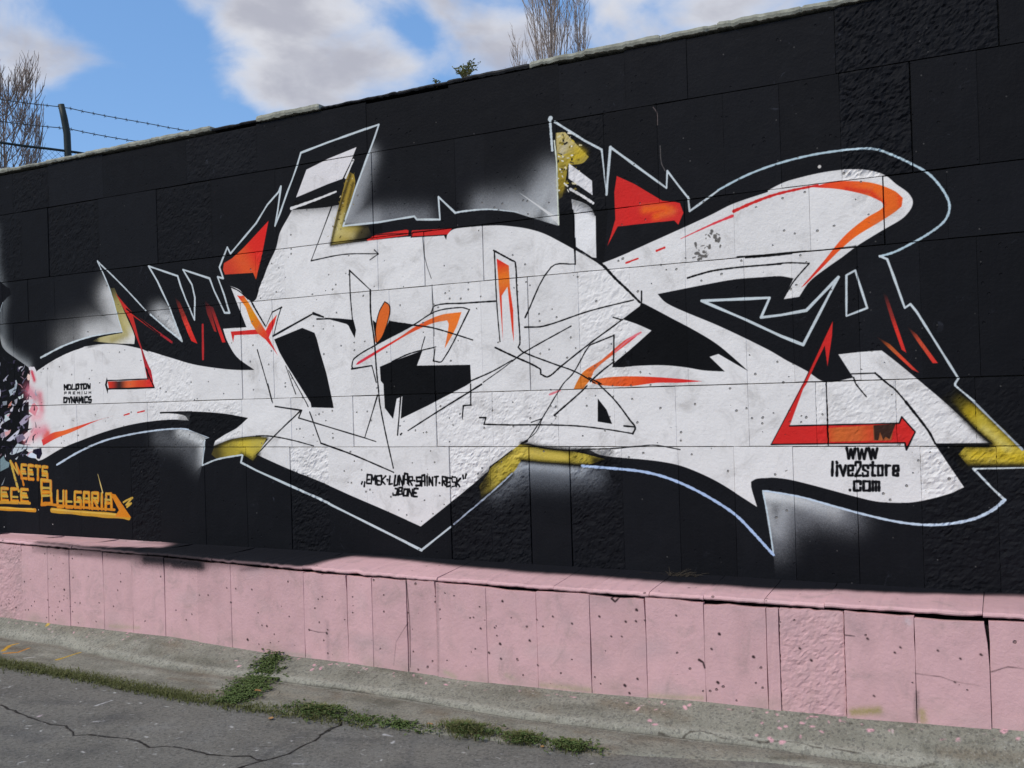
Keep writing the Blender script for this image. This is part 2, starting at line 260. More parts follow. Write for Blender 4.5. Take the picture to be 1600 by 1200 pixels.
('S',(30,28,26),[(-2.2119,2.8936),(-2.2102,2.8982)],0.0078,0.0078,1),
('S',(196,186,150),[(-2.2418,2.8976),(-2.2435,2.9082)],0.0049,0.0049,1),
('S',(196,186,150),[(-2.1795,2.9586),(-2.1924,2.9596)],0.0084,0.0084,1),
('S',(30,28,26),[(-2.2465,2.954),(-2.2484,2.9454)],0.0098,0.0098,1),
('S',(120,104,44),[(-2.2108,3.0472),(-2.2366,3.0532)],0.0112,0.0112,1),
('S',(196,186,150),[(-2.162,2.8086),(-2.1417,2.8046)],0.0112,0.0112,1),
('S',(204,200,190),[(-2.2271,2.9495),(-2.2167,2.9448)],0.0066,0.0066,1),
('S',(204,200,190),[(-2.2256,2.8612),(-2.2218,2.8537)],0.0065,0.0065,1),
('S',(170,150,50),[(-2.169,2.862),(-2.1709,2.8667)],0.0054,0.0054,1),
('S',(30,28,26),[(-2.1665,2.8055),(-2.1772,2.8105)],0.0067,0.0067,1),
('S',(120,104,44),[(-2.1465,2.7805),(-2.143,2.7771)],0.0045,0.0045,1),
('S',(60,54,36),[(-2.1979,2.8918),(-2.1899,2.8896)],0.0062,0.0062,1),
('S',(170,150,50),[(-2.2478,2.781),(-2.2581,2.7894)],0.0084,0.0084,1),
('S',(170,150,50),[(-2.1426,2.8376),(-2.1473,2.8408)],0.0062,0.0062,1),
('S',(196,186,150),[(-2.2042,2.9071),(-2.2,2.8995)],0.0115,0.0115,1),
('S',(170,150,50),[(-2.1557,3.0574),(-2.144,3.0468)],0.0077,0.0077,1),
('S',(60,54,36),[(-2.1253,2.9379),(-2.1168,2.94)],0.0047,0.0047,1),
('S',(204,200,190),[(-2.1076,2.7988),(-2.1038,2.794)],0.0059,0.0059,1),
('S',(204,200,190),[(-2.1944,2.7771),(-2.1869,2.7621)],0.0053,0.0053,1),
('S',(196,186,150),[(-2.099,3.0208),(-2.1112,3.0233)],0.0084,0.0084,1),
('S',(120,104,44),[(-2.2144,3.0741),(-2.2068,3.0715)],0.0089,0.0089,1),
('S',(120,104,44),[(-2.1746,3.019),(-2.168,3.0244)],0.0106,0.0106,1),
('S',(204,200,190),[(-2.2453,2.9766),(-2.2175,2.9705)],0.0095,0.0095,1),
('S',(204,200,190),[(-2.1642,2.9709),(-2.1554,2.9701)],0.0088,0.0088,1),
('S',(120,104,44),[(-2.2203,2.8728),(-2.2212,2.8703)],0.0106,0.0106,1),
('S',(170,150,50),[(-2.2303,3.0601),(-2.2327,3.0608)],0.006,0.006,1),
('S',(170,150,50),[(-2.2532,2.7895),(-2.2625,2.7933)],0.0046,0.0046,1),
('S',(204,200,190),[(-2.2462,2.7786),(-2.2515,2.78)],0.0089,0.0089,1),
('S',(170,150,50),[(-2.1816,2.9811),(-2.2115,2.9797)],0.0076,0.0076,1),
('S',(120,104,44),[(-2.2235,2.9126),(-2.2055,2.9173)],0.0114,0.0114,1),
('S',(30,28,26),[(-2.2104,3.0602),(-2.2126,3.0676)],0.0097,0.0097,1),
('S',(30,28,26),[(-2.1721,2.8058),(-2.1805,2.8087)],0.0108,0.0108,1),
('S',(170,150,50),[(-2.1267,2.8127),(-2.1214,2.8153)],0.006,0.006,1),
('S',(204,200,190),[(-2.1716,3.0738),(-2.1653,3.0803)],0.0037,0.0037,1),
('S',(204,200,190),[(-2.1544,3.0968),(-2.1795,3.1027)],0.0112,0.0112,1),
('S',(30,28,26),[(-2.1626,2.9456),(-2.162,2.951)],0.0107,0.0107,1),
('S',(120,104,44),[(-2.205,3.0757),(-2.211,3.0918)],0.0062,0.0062,1),
('S',(170,150,50),[(-2.1475,2.9538),(-2.1547,2.9556)],0.0077,0.0077,1),
('S',(30,28,26),[(-2.2062,3.0414),(-2.1878,3.0487)],0.0107,0.0107,1),
('S',(120,104,44),[(-2.1382,2.8983),(-2.1354,2.8983)],0.0048,0.0048,1),
('S',(170,150,50),[(-2.2473,2.9884),(-2.2259,2.9717)],0.0087,0.0087,1),
('S',(170,150,50),[(-2.1567,2.8601),(-2.153,2.8629)],0.0101,0.0101,1),
('S',(170,150,50),[(-2.2244,3.0407),(-2.2143,3.0411)],0.0062,0.0062,1),
('S',(30,28,26),[(-2.21,3.0962),(-2.2152,3.0973)],0.0059,0.0059,1),
('S',(170,150,50),[(-2.1896,2.8132),(-2.2033,2.8153)],0.008,0.008,1),
('S',(204,200,190),[(-2.1335,2.7991),(-2.1359,2.8116)],0.0082,0.0082,1),
('S',(204,200,190),[(-2.2388,2.9024),(-2.2345,2.8973)],0.0068,0.0068,1),
('S',(60,54,36),[(-2.1995,3.0467),(-2.2027,3.0476)],0.0037,0.0037,1),
('S',(60,54,36),[(-2.1476,2.8678),(-2.1334,2.8737)],0.0103,0.0103,1),
('S',(204,200,190),[(-2.1592,3.0231),(-2.162,3.0232)],0.0091,0.0091,1),
('S',(90,78,40),[(-3.8133,2.8429),(-3.8321,2.8396)],0.0065,0.0065,1),
('S',(90,78,40),[(-3.8218,2.7805),(-3.8362,2.782)],0.0072,0.0072,1),
('S',(90,78,40),[(-3.7647,2.8056),(-3.7537,2.8115)],0.006,0.006,1),
('S',(120,100,44),[(-3.9219,2.678),(-3.9181,2.6814)],0.004,0.004,1),
('S',(196,184,140),[(-3.7313,3.0361),(-3.73,3.0313)],0.0036,0.0036,1),
('S',(120,100,44),[(-3.8179,2.8884),(-3.8233,2.8974)],0.0058,0.0058,1),
('S',(90,78,40),[(-3.6966,3.0654),(-3.6924,3.0686)],0.005,0.005,1),
('S',(90,78,40),[(-3.8819,2.7427),(-3.8782,2.744)],0.0058,0.0058,1),
('S',(120,100,44),[(-3.7699,2.9606),(-3.7664,2.9426)],0.0046,0.0046,1),
('S',(120,100,44),[(-3.8268,2.7558),(-3.8102,2.7553)],0.0044,0.0044,1),
('S',(90,78,40),[(-3.7861,2.9534),(-3.7821,2.9512)],0.0076,0.0076,1),
('S',(120,100,44),[(-3.8577,2.7343),(-3.8763,2.7375)],0.0064,0.0064,1),
('S',(196,184,140),[(-3.818,2.741),(-3.8324,2.7577)],0.0037,0.0037,1),
('S',(90,78,40),[(-3.8061,2.8429),(-3.8292,2.833)],0.0043,0.0043,1),
('S',(90,78,40),[(-3.774,2.9611),(-3.7754,2.9655)],0.0079,0.0079,1),
('S',(90,78,40),[(-3.8158,2.6707),(-3.8245,2.6607)],0.0078,0.0078,1),
('S',(196,184,140),[(-3.831,2.7689),(-3.8227,2.7545)],0.0037,0.0037,1),
('S',(120,100,44),[(-3.7576,3.0336),(-3.7432,3.0347)],0.0079,0.0079,1),
('S',(90,78,40),[(-3.7919,2.864),(-3.7857,2.8641)],0.0049,0.0049,1),
('S',(196,184,140),[(-3.8653,2.7982),(-3.8605,2.7847)],0.0048,0.0048,1),
('S',(196,184,140),[(-3.7088,3.0382),(-3.7125,3.0328)],0.0051,0.0051,1),
('S',(90,78,40),[(-3.6918,3.0015),(-3.6882,2.9877)],0.0035,0.0035,1),
('S',(196,184,140),[(-3.8082,2.9292),(-3.8091,2.9314)],0.008,0.008,1),
('S',(196,184,140),[(-3.8166,2.926),(-3.815,2.9258)],0.0056,0.0056,1),
('S',(120,100,44),[(-3.8272,2.8172),(-3.8087,2.8135)],0.0051,0.0051,1),
('S',(196,184,140),[(-3.7757,2.7985),(-3.7747,2.8126)],0.0036,0.0036,1),
('S',(90,78,40),[(-3.7776,3.0064),(-3.7777,3.0156)],0.0068,0.0068,1),
('S',(196,184,140),[(-3.7792,2.8156),(-3.7833,2.8152)],0.0079,0.0079,1),
('S',(120,100,44),[(-3.7113,2.8685),(-3.7058,2.8637)],0.0041,0.0041,1),
('S',(90,78,40),[(-3.7877,2.8949),(-3.7784,2.8968)],0.0058,0.0058,1),
('S',(120,100,44),[(-3.7555,2.8744),(-3.7593,2.8682)],0.0052,0.0052,1),
('S',(90,78,40),[(-3.8432,2.7184),(-3.8473,2.7201)],0.0043,0.0043,1),
('S',(90,78,40),[(-3.7491,2.9121),(-3.7524,2.9046)],0.004,0.004,1),
('S',(90,78,40),[(-3.7251,2.9956),(-3.7212,2.991)],0.0064,0.0064,1),
('S',(90,78,40),[(-3.7946,2.8618),(-3.7925,2.8624)],0.0083,0.0083,1),
('S',(90,78,40),[(-3.817,2.8131),(-3.819,2.815)],0.0034,0.0034,1),
('S',(196,184,140),[(-3.8449,2.7283),(-3.8428,2.7138)],0.0075,0.0075,1),
('S',(196,184,140),[(-3.7968,2.8859),(-3.7897,2.8838)],0.0073,0.0073,1),
('S',(196,184,140),[(-3.7563,3.025),(-3.7436,3.023)],0.0039,0.0039,1),
('S',(90,78,40),[(-3.7816,3.0521),(-3.7785,3.0517)],0.0036,0.0036,1),
('P',(150,140,92),[(-5.9735,2.4945),(-5.9306,2.4912),(-5.8116,2.2664),(-5.7332,2.1184),(-5.7388,2.059),(-5.9724,2.0766),(-6.1808,2.103),(-6.1095,2.1262),(-5.8584,2.1491),(-5.8972,2.2476)],1,([(-5.9563,2.4932),(-5.7517,2.0716)],[(70,66,46),(150,138,80),(178,168,120),(205,203,198)])),
('G',(150,138,80),0.8,[(-5.8972,2.2476),(-5.8166,2.1348),(-5.9715,2.1008)],0.0337,[(-5.9735,2.4945),(-5.9306,2.4912),(-5.8116,2.2664),(-5.7332,2.1184),(-5.7388,2.059),(-5.9724,2.0766),(-6.2161,2.1048),(-6.1095,2.1262),(-5.8584,2.1491),(-5.8972,2.2476)]),
('G',(12,12,13),0.9,[(-6.2168,2.0888),(-6.1452,2.1097)],0.049,[(-6.5061,2.0845),(-5.8634,2.1518),(-5.9724,2.0766),(-6.2182,2.052),(-6.509,2.0096)]),
('P',(166,148,58),[(-4.9699,1.2978),(-4.804,1.3435),(-4.5852,1.3613),(-4.4858,1.3553),(-4.5753,1.2399),(-4.62,1.1956),(-4.72,1.234),(-4.9432,1.2073),(-5.0024,1.2388)],1,([(-4.957,1.2389),(-4.5586,1.3061)],[(70,62,30),(150,134,52),(186,166,60),(176,160,70)])),
('P',(166,148,58),[(-2.6062,1.269),(-2.7618,1.1579),(-2.7737,1.1288),(-2.8372,1.0503),(-2.8232,0.973),(-2.722,1.0428),(-2.6109,1.1307),(-2.5442,1.2121),(-2.5021,1.2076),(-2.398,1.1988),(-2.2448,1.1905),(-2.1249,1.1868),(-2.0159,1.2195),(-2.0935,1.2392),(-2.2422,1.2693),(-2.3951,1.2833),(-2.4988,1.3041),(-2.5408,1.3137)],1,None),
('G',(18,18,19),0.95,[(-2.8333,1.0019),(-2.7974,1.0801)],0.0776,[(-2.8512,1.1279),(-2.6061,1.2738),(-2.6122,1.0925),(-2.8349,0.9533)]),
('G',(12,12,13),0.95,[(-2.0064,1.2104),(-2.0748,1.21)],0.0474,[(-2.1914,1.2832),(-1.8993,1.2471),(-1.9017,1.175),(-2.1951,1.1724)]),
('G',(205,182,90),0.6,[(-2.6074,1.2356),(-2.5214,1.2596),(-2.3452,1.2365),(-2.2537,1.2276)],0.0301,[(-2.7757,1.0708),(-2.7717,1.1868),(-2.5409,1.3099),(-2.2422,1.2693),(-2.2448,1.1905),(-2.5442,1.2121)]),
('P',(164,146,44),[(-0.2377,1.5462),(-0.2017,1.5684),(-0.1136,1.4893),(0.0122,1.3656),(0.0701,1.2899),(0.1153,1.2524),(0.1004,1.1962),(-0.1503,1.1964),(-0.1905,1.2516),(-0.1615,1.2863),(-0.058,1.2862),(-0.0492,1.3083),(-0.1103,1.3728),(-0.1775,1.4443)],1,([(-0.2311,1.5305),(-0.0563,1.3434)],[(20,20,20),(70,62,20),(160,138,34),(170,152,54),(172,152,54)])),
('G',(176,150,24),0.7,[(-0.114,1.2518),(0.0085,1.2446),(0.0882,1.2298)],0.0333,[(-0.1965,1.2825),(0.0898,1.2824),(0.1004,1.1962),(-0.1852,1.1961)]),
('G',(12,12,13),0.97,[(-0.2181,1.267),(-0.1844,1.2208)],0.0402,[(-0.2915,1.302),(-0.0506,1.3068),(-0.0607,1.1986),(-0.1854,1.1899)]),
('G',(205,195,120),0.55,[(-0.0759,1.374),(0.0231,1.2824)],0.0243,None),
('G',(21,20,17),0.9625000000000001,[(-2.5409,1.3099),(-2.3951,1.2851),(-2.2422,1.2693),(-2.1122,1.2722)],0.0216,None),
('G',(21,20,17),0.9625000000000001,[(-2.5443,1.2093),(-2.398,1.1969),(-2.2449,1.1887),(-2.125,1.1841)],0.0216,None),
('G',(21,20,17),0.4375,[(-2.2623,1.2739),(-2.1933,1.2278),(-2.2448,1.1905)],0.0269,None),
('G',(21,20,17),0.7000000000000001,[(-2.6064,1.2643),(-2.7619,1.153),(-2.7851,1.119)],0.0223,None),
('G',(21,20,17),1,[(-2.823,0.9779),(-2.7221,1.0379),(-2.6111,1.1259)],0.0223,None),
('G',(21,20,17),0.875,[(-4.9701,1.2932),(-4.8042,1.3401),(-4.5854,1.3558),(-4.4859,1.352)],0.0194,None),
('G',(21,20,17),0.875,[(-4.5682,1.24),(-4.6198,1.2),(-4.7199,1.2373)],0.0321,None),
('G',(21,20,17),1,[(-0.2384,1.5229),(-0.1105,1.3667),(-0.0473,1.3037)],0.0222,None),
('G',(21,20,17),0.875,[(-0.1947,1.5682),(-0.1135,1.4931),(0.0702,1.2937)],0.0177,None),
('G',(21,20,17),0.9625000000000001,[(-0.1712,1.1978),(0.0872,1.1983)],0.0221,None),
('G',(21,20,17),0.875,[(-0.1963,1.2887),(-0.058,1.2885)],0.0178,None),
('G',(21,20,17),0.875,[(-3.7438,3.0817),(-3.7252,3.0637),(-3.8233,2.8401),(-3.8958,2.6319)],0.0182,None),
('G',(21,20,17),0.7875,[(-3.5986,2.7114),(-3.7944,2.7425),(-3.705,3.0038)],0.018,None),
('G',(21,20,17),0.875,[(-3.8962,2.6193),(-3.6142,2.6252)],0.0181,None),
('P',(11,12,15),[(-5.54,1.9903),(-5.6867,2.0267),(-5.589,1.9926),(-5.6999,2.1166)],1,None),
('S',(184,193,198),[(-6.7804,2.0025),(-6.5061,2.0845),(-6.2149,2.1379),(-5.9694,2.1552),(-5.8581,2.1575)],0.0167,0.0079,1),
('S',(184,193,198),[(-5.8631,2.159),(-5.8972,2.2476),(-5.9745,2.4703),(-6.0553,2.6225),(-6.1078,2.7124),(-5.8202,2.4828),(-5.6069,2.2986)],0.0106,0.0106,1),
('S',(184,193,198),[(-5.5621,2.2685),(-5.3887,2.1467),(-5.2527,2.0558),(-5.3667,2.3062),(-5.4799,2.504),(-5.5682,2.6255),(-5.279,2.5287),(-5.2504,2.4511),(-5.2069,2.3555),(-5.1241,2.2006),(-5.1166,2.3606),(-5.1409,2.4542),(-5.2255,2.5705),(-4.9711,2.4865),(-4.9292,2.3925),(-4.8378,2.2338),(-4.7934,2.2309),(-4.8404,2.3634),(-4.8955,2.4917),(-4.8437,2.4762),(-4.875,2.5577),(-4.7986,2.6916),(-4.7707,2.6441),(-4.5313,2.8316),(-4.4276,2.9465),(-4.3268,3.022),(-4.3047,3.0573),(-4.3383,2.8981),(-4.3657,2.7954),(-4.3181,2.8795),(-4.251,3.0128),(-4.2071,3.0884),(-4.1557,3.1895),(-4.1246,3.2605),(-3.8981,3.2974),(-3.4918,3.354),(-3.5287,3.2747),(-3.5756,3.1836),(-3.6907,2.9603),(-3.7323,2.8663),(-3.7947,2.7352)],0.0133,0.0133,0),
('S',(184,193,198),[(-3.7947,2.7352),(-3.5232,2.7292),(-3.2438,2.7375),(-3.2267,2.7155),(-3.0577,2.6972),(-3.0643,2.8389),(-2.9478,2.7266)],0.012,0.012,0),
('S',(184,193,198),[(-2.9478,2.7266),(-2.8855,2.7295),(-2.7192,2.7224),(-2.5578,2.6907),(-2.5156,2.6803)],0.0123,0.0039,1),
('S',(184,193,198),[(-2.2921,3.2067),(-2.2842,3.0448),(-2.2826,3.0165)],0.0149,0.0149,1),
('S',(184,193,198),[(-2.2923,3.2002),(-2.2891,3.2044)],0.026,0.026,1),
('S',(200,205,190),[(-2.268,3.0704),(-2.2575,2.9291),(-2.2576,2.7427),(-2.2565,2.5796)],0.0082,0.0082,1),
('S',(184,193,198),[(-2.2613,3.1795),(-2.0778,3.0427),(-1.9768,2.9779),(-1.9563,2.7205)],0.0153,0.0073,0),
('S',(184,193,198),[(-1.9563,2.7205),(-1.9233,2.9839)],0.0159,0.0159,0),
('S',(184,193,198),[(-1.9233,2.9839),(-1.6036,2.7133),(-1.596,2.8071),(-1.5354,2.718),(-1.4774,2.6367)],0.0141,0.0085,0),
('S',(184,193,198),[(-1.4837,2.6505),(-1.4769,2.5712),(-1.3915,2.62),(-1.3113,2.6686)],0.0111,0.0111,0),
('S',(165,185,195),[(-1.3179,2.6669),(-1.1553,2.7284),(-0.9917,2.7674),(-0.8215,2.7876),(-0.6802,2.7899),(-0.611,2.7862),(-0.5205,2.7733),(-0.4433,2.735),(-0.357,2.6793),(-0.2828,2.6223),(-0.2314,2.5538),(-0.1965,2.4797),(-0.195,2.4272),(-0.2209,2.3776),(-0.292,2.3266),(-0.3691,2.2872),(-0.4473,2.2531),(-0.5147,2.2378)],0.0109,0.0109,1),
('S',(184,193,198),[(-0.5169,2.2396),(-0.4817,2.2205),(-0.4614,2.1551),(-0.4082,1.9729),(-0.382,1.9908),(-0.3542,1.9496),(-0.1792,1.6179),(-0.1939,1.5952),(-0.1943,1.5837),(-0.1131,1.5046)],0.0113,0.0094,0),
('S',(150,158,165),[(-0.1166,1.5047),(0.0701,1.2899),(0.0829,1.2749)],0.0091,0.0091,0),
('S',(184,193,198),[(0.1134,1.1903),(-0.1265,1.1828)],0.0073,0.0073,1),
('S',(184,193,198),[(-0.1265,1.1828),(-0.0504,1.0922),(0.0021,1.0365)],0.0104,0.0104,0),
('S',(178,192,208),[(0.0021,1.0365),(-0.0536,0.9857),(-0.1374,0.9411),(-0.2502,0.9141),(-0.3576,0.9063),(-0.4815,0.9177),(-0.6306,0.9488),(-0.7838,0.9889),(-0.9414,1.0302),(-1.1043,1.0559),(-1.1292,1.0571)],0.0147,0.0083,1),
('S',(178,192,200),[(-1.1309,1.0571),(-1.1086,0.9214),(-1.0955,0.8128),(-1.0859,0.7227)],0.0081,0.0081,1),
('S',(160,180,212),[(-2.1549,1.1802),(-1.9981,1.1696),(-1.8077,1.1535),(-1.6694,1.124),(-1.5351,1.0735),(-1.4044,1.0068),(-1.2771,0.9245),(-1.1948,0.8425),(-1.114,0.7532),(-1.0859,0.7227)],0.0147,0.0147,1),
('S',(150,160,175),[(-2.6109,1.1307),(-2.7445,1.0231),(-3.0253,0.8136)],0.0093,0.0093,1),
('S',(184,193,198),[(-3.0453,0.7981),(-3.2635,0.6437)],0.0119,0.0119,1),
('S',(184,193,198),[(-3.2635,0.6437),(-4.0485,0.9438),(-4.5937,1.1295),(-4.7292,1.1838),(-4.7128,1.2318)],0.0155,0.0155,0),
('S',(178,190,205),[(-6.6259,1.1527),(-6.3563,1.2599),(-6.0875,1.3394),(-5.8286,1.3827),(-5.5783,1.4105),(-5.3523,1.4237),(-5.2109,1.4166),(-5.0131,1.358)],0.0162,0.0086,1),
('S',(184,193,198),[(-5.0132,1.3558),(-5.0562,1.3446),(-5.0891,1.161)],0.0109,0.0109,0),
('S',(184,193,198),[(-5.0891,1.161),(-4.9432,1.205),(-4.7199,1.2362)],0.0117,0.0117,1),
('S',(184,193,198),[(-1.4267,2.0796),(-1.0635,2.0702),(-1.1116,1.9699),(-1.0088,1.9761),(-0.8787,1.9918),(-0.7159,2.1503),(-0.9003,1.8154),(-1.0123,1.8669),(-1.1926,1.9635),(-1.4267,2.0796)],0.0141,0.0141,0),
('S',(184,193,198),[(-0.6769,2.1569),(-0.634,2.1776),(-0.5829,1.9845),(-0.6834,1.9507),(-0.6769,2.1569)],0.0103,0.0103,0),
('P',(205,201,203),[(-4.1773,2.9672),(-4.083,3.1422),(-3.902,3.1896),(-3.6696,3.2331),(-3.7157,3.1511),(-3.7902,3.0433),(-3.9079,3.024)],0,None),
('S',(206,204,204),[(-4.2208,2.8984),(-4.0303,2.93),(-3.8447,2.9661)],0.0195,0.0127,1),
('S',(206,204,204),[(-3.6997,3.1541),(-3.7642,3.0478)],0.0141,0.0166,1),
('P',(206,204,206),[(-2.1815,2.9281),(-2.0412,2.8085),(-2.0405,2.726),(-2.187,2.8408)],0,None),
('S',(206,204,204),[(-2.1765,2.777),(-2.1032,2.7289),(-2.0381,2.68)],0.0147,0.0147,1),
('P',(11,12,15),[(-2.2464,2.653),(-2.1605,2.6572),(-2.1582,2.4261),(-2.2522,2.4815)],1,None),
('P',(11,12,15),[(-2.0193,2.6413),(-1.9492,2.6424),(-1.9836,2.3369),(-2.0264,2.368)],1,None),
('P',(190,40,38),[(-4.4204,2.8362),(-4.4981,2.5694),(-4.5455,2.4439),(-4.5688,2.4928),(-4.8264,2.5018),(-4.8429,2.5381),(-4.8323,2.5822),(-4.7573,2.6092),(-4.6525,2.6721)],0,([(-4.4485,2.7624),(-4.7968,2.5398)],[(206,36,34),(206,44,36),(204,78,40),(186,58,40)])),
('P',(190,40,38),[(-1.8904,2.8165),(-1.7877,2.7584),(-1.6287,2.6457),(-1.5563,2.6306),(-1.5295,2.6209),(-1.5115,2.5663),(-1.5424,2.504),(-1.5641,2.53),(-1.895,2.5323),(-1.9611,2.4275),(-1.9347,2.4957),(-1.908,2.5744),(-1.9077,2.7282)],0,None),
('G',(212,92,30),0.9,[(-1.7317,2.6087),(-1.6208,2.6094),(-1.576,2.5823),(-1.6681,2.5661)],0.0317,[(-1.8999,2.673),(-1.5206,2.6199),(-1.5234,2.5326),(-1.5641,2.53),(-1.895,2.5323)]),
('P',(206,80,34),[(-0.8268,2.6216),(-0.7317,2.6368),(-0.6161,2.6258),(-0.5258,2.6024),(-0.4378,2.5556),(-0.4004,2.5155),(-0.4072,2.4747),(-0.4412,2.4489),(-0.5208,2.4038),(-0.6248,2.3483),(-0.7078,2.2834),(-0.7925,2.2053),(-0.8784,2.1259),(-0.9031,2.1092),(-0.7917,2.2298),(-0.6823,2.3541),(-0.5764,2.4338),(-0.5075,2.4683),(-0.4868,2.4863),(-0.5006,2.5094),(-0.5615,2.5466),(-0.652,2.5818),(-0.7327,2.6038),(-0.7796,2.6121)],1,([(-0.8514,2.5999),(-0.4175,2.4997)],[(196,40,44),(214,74,36),(218,96,32),(206,92,34)])),
('G',(190,34,32),0.8,[(-0.6633,2.5892),(-0.5497,2.5632),(-0.4954,2.4968)],0.0192,[(-0.8268,2.6216),(-0.7317,2.6368),(-0.6161,2.6258),(-0.5258,2.6024),(-0.4378,2.5556),(-0.4004,2.5155),(-0.4072,2.4747),(-0.4412,2.4489),(-0.5208,2.4038),(-0.6248,2.3483),(-0.7078,2.2834),(-0.7925,2.2053),(-0.8784,2.1259),(-0.9031,2.1092),(-0.7917,2.2298),(-0.6823,2.3541),(-0.5764,2.4338),(-0.5075,2.4683),(-0.4868,2.4863),(-0.5006,2.5094),(-0.5615,2.5466),(-0.652,2.5818),(-0.7327,2.6038),(-0.7796,2.6121)]),
('G',(190,34,40),0.8,[(-0.8782,2.1321),(-0.7919,2.2237)],0.0263,[(-0.8268,2.6216),(-0.7317,2.6368),(-0.6161,2.6258),(-0.5258,2.6024),(-0.4378,2.5556),(-0.4004,2.5155),(-0.4072,2.4747),(-0.4412,2.4489),(-0.5208,2.4038),(-0.6248,2.3483),(-0.7078,2.2834),(-0.7925,2.2053),(-0.8784,2.1259),(-0.9031,2.1092),(-0.7917,2.2298),(-0.6823,2.3541),(-0.5764,2.4338),(-0.5075,2.4683),(-0.4868,2.4863),(-0.5006,2.5094),(-0.5615,2.5466),(-0.652,2.5818),(-0.7327,2.6038),(-0.7796,2.6121)]),
('G',(210,60,28),0.7,[(-0.416,2.547),(-0.4127,2.4754)],0.0158,[(-0.8268,2.6216),(-0.7317,2.6368),(-0.6161,2.6258),(-0.5258,2.6024),(-0.4378,2.5556),(-0.4004,2.5155),(-0.4072,2.4747),(-0.4412,2.4489),(-0.5208,2.4038),(-0.6248,2.3483),(-0.7078,2.2834),(-0.7925,2.2053),(-0.8784,2.1259),(-0.9031,2.1092),(-0.7917,2.2298),(-0.6823,2.3541),(-0.5764,2.4338),(-0.5075,2.4683),(-0.4868,2.4863),(-0.5006,2.5094),(-0.5615,2.5466),(-0.652,2.5818),(-0.7327,2.6038),(-0.7796,2.6121)]),
('S',(190,40,38),[(-1.2352,2.544),(-1.1349,2.5772),(-1.0216,2.6055),(-0.911,2.6196),(-0.8028,2.6285)],0.0174,0.0114,1),
('S',(206,60,70),[(-1.245,2.5195),(-1.3564,2.4865),(-1.5314,2.4262)],0.0152,0.0034,1),
('S',(190,40,38),[(-1.6699,2.3735),(-1.6253,2.3865)],0.012,0.012,1),
('S',(190,40,38),[(-1.8523,2.3226),(-1.7799,2.3404)],0.01,0.01,1),
('P',(190,40,38),[(-5.9235,2.4545),(-5.7922,2.331),(-5.7352,2.2855),(-5.3443,2.057),(-5.3528,2.0423),(-5.7442,2.2681),(-5.6847,2.0801),(-5.6314,1.959),(-5.5698,1.8501),(-5.5489,1.7552),(-5.6057,1.7687),(-5.6706,2.0141),(-5.7789,2.2404)],0,([(-5.9235,2.4545),(-5.5793,1.8151)],[(150,40,36),(190,44,38),(176,44,40),(150,36,42),(170,40,48)])),
('S',(11,12,15),[(-5.8093,2.3262),(-5.4703,2.1161)],0.0114,0.0114,1),
('P',(200,56,40),[(-4.9032,3.092),(-4.9018,3.0907),(-4.9033,3.0897)],1,None),
('P',(198,58,40),[(-6.0319,1.7881),(-5.8131,1.7872),(-5.6049,1.79),(-5.541,1.749),(-5.5582,1.726),(-6.0201,1.7356)],0,([(-6.0188,1.7695),(-5.5816,1.7562)],[(196,50,36),(60,36,34),(210,92,50),(200,64,40),(196,44,40)])),
('S',(11,12,15),[(-6.0394,1.7957),(-5.8976,1.7947),(-5.6047,1.7947),(-5.6103,1.8634)],0.0096,0.0096,0),
('S',(11,12,15),[(-6.0419,1.7326),(-5.8153,1.7298),(-5.5418,1.729),(-5.588,1.8036),(-5.6263,1.8759)],0.0124,0.0124,0),
('P',(11,12,15),[(-6.0384,1.8218),(-6.0623,1.7648),(-6.0347,1.6941),(-6.0288,1.7334),(-6.0406,1.7641),(-6.0308,1.7942)],0,None),
('P',(206,50,40),[(-5.3162,2.3807),(-5.2626,2.3363),(-5.1027,2.0298),(-5.1637,2.0536),(-5.2438,2.2079)],0,([(-5.3004,2.3795),(-5.1409,2.0409)],[(30,20,22),(120,40,34),(206,54,44),(200,40,36)])),
('S',(170,40,42),[(-5.0472,2.1617),(-5.0532,1.9167)],0.0182,0.0182,1),
('P',(190,44,40),[(-5.0295,2.3487),(-4.9783,2.2939),(-4.9174,2.1032),(-4.9397,2.1101),(-5.0031,2.2387)],0,([(-5.0145,2.3419),(-4.9247,2.1092)],[(20,18,22),(110,34,34),(150,40,36)])),
('P',(196,40,40),[(-4.982,2.2942),(-4.9447,2.2803),(-4.8585,2.0774),(-4.8381,2.0257),(-4.8678,2.0272)],0,([(-4.9707,2.2934),(-4.8591,2.0605)],[(80,30,32),(150,40,38),(196,40,40)])),
('P',(190,40,38),[(-4.7872,2.0988),(-4.5153,2.1003),(-4.5023,2.0665),(-4.755,2.0719),(-4.7679,2.0222)],0,None),
('P',(196,124,30),[(-4.7213,2.3491),(-4.6938,2.3415),(-4.661,2.3419),(-4.6228,2.2976),(-4.5682,2.2165),(-4.4732,2.0869),(-4.4433,2.1318),(-4.3709,2.1929),(-4.3942,2.1289),(-4.4467,2.0389),(-4.3708,1.9086),(-4.4143,1.9634),(-4.4754,2.0267),(-4.5378,2.0685),(-4.5995,2.1465),(-4.6459,2.2603)],0,([(-4.6938,2.3415),(-4.4404,2.0167)],[(206,60,40),(210,120,34),(196,126,26),(200,110,30),(206,66,34),(196,40,42)])),
('P',(200,40,44),[(-4.4697,2.084),(-4.3767,2.1878),(-4.4012,2.1293),(-4.4467,2.0389)],0,None),
('P',(204,96,40),[(-3.4858,2.2154),(-3.4675,2.2121),(-3.4499,2.1885),(-3.456,2.1195),(-3.483,2.0496),(-3.5118,2.0),(-3.5568,1.9531),(-3.5686,1.9722),(-3.5594,2.054),(-3.5311,2.155)],1,None),
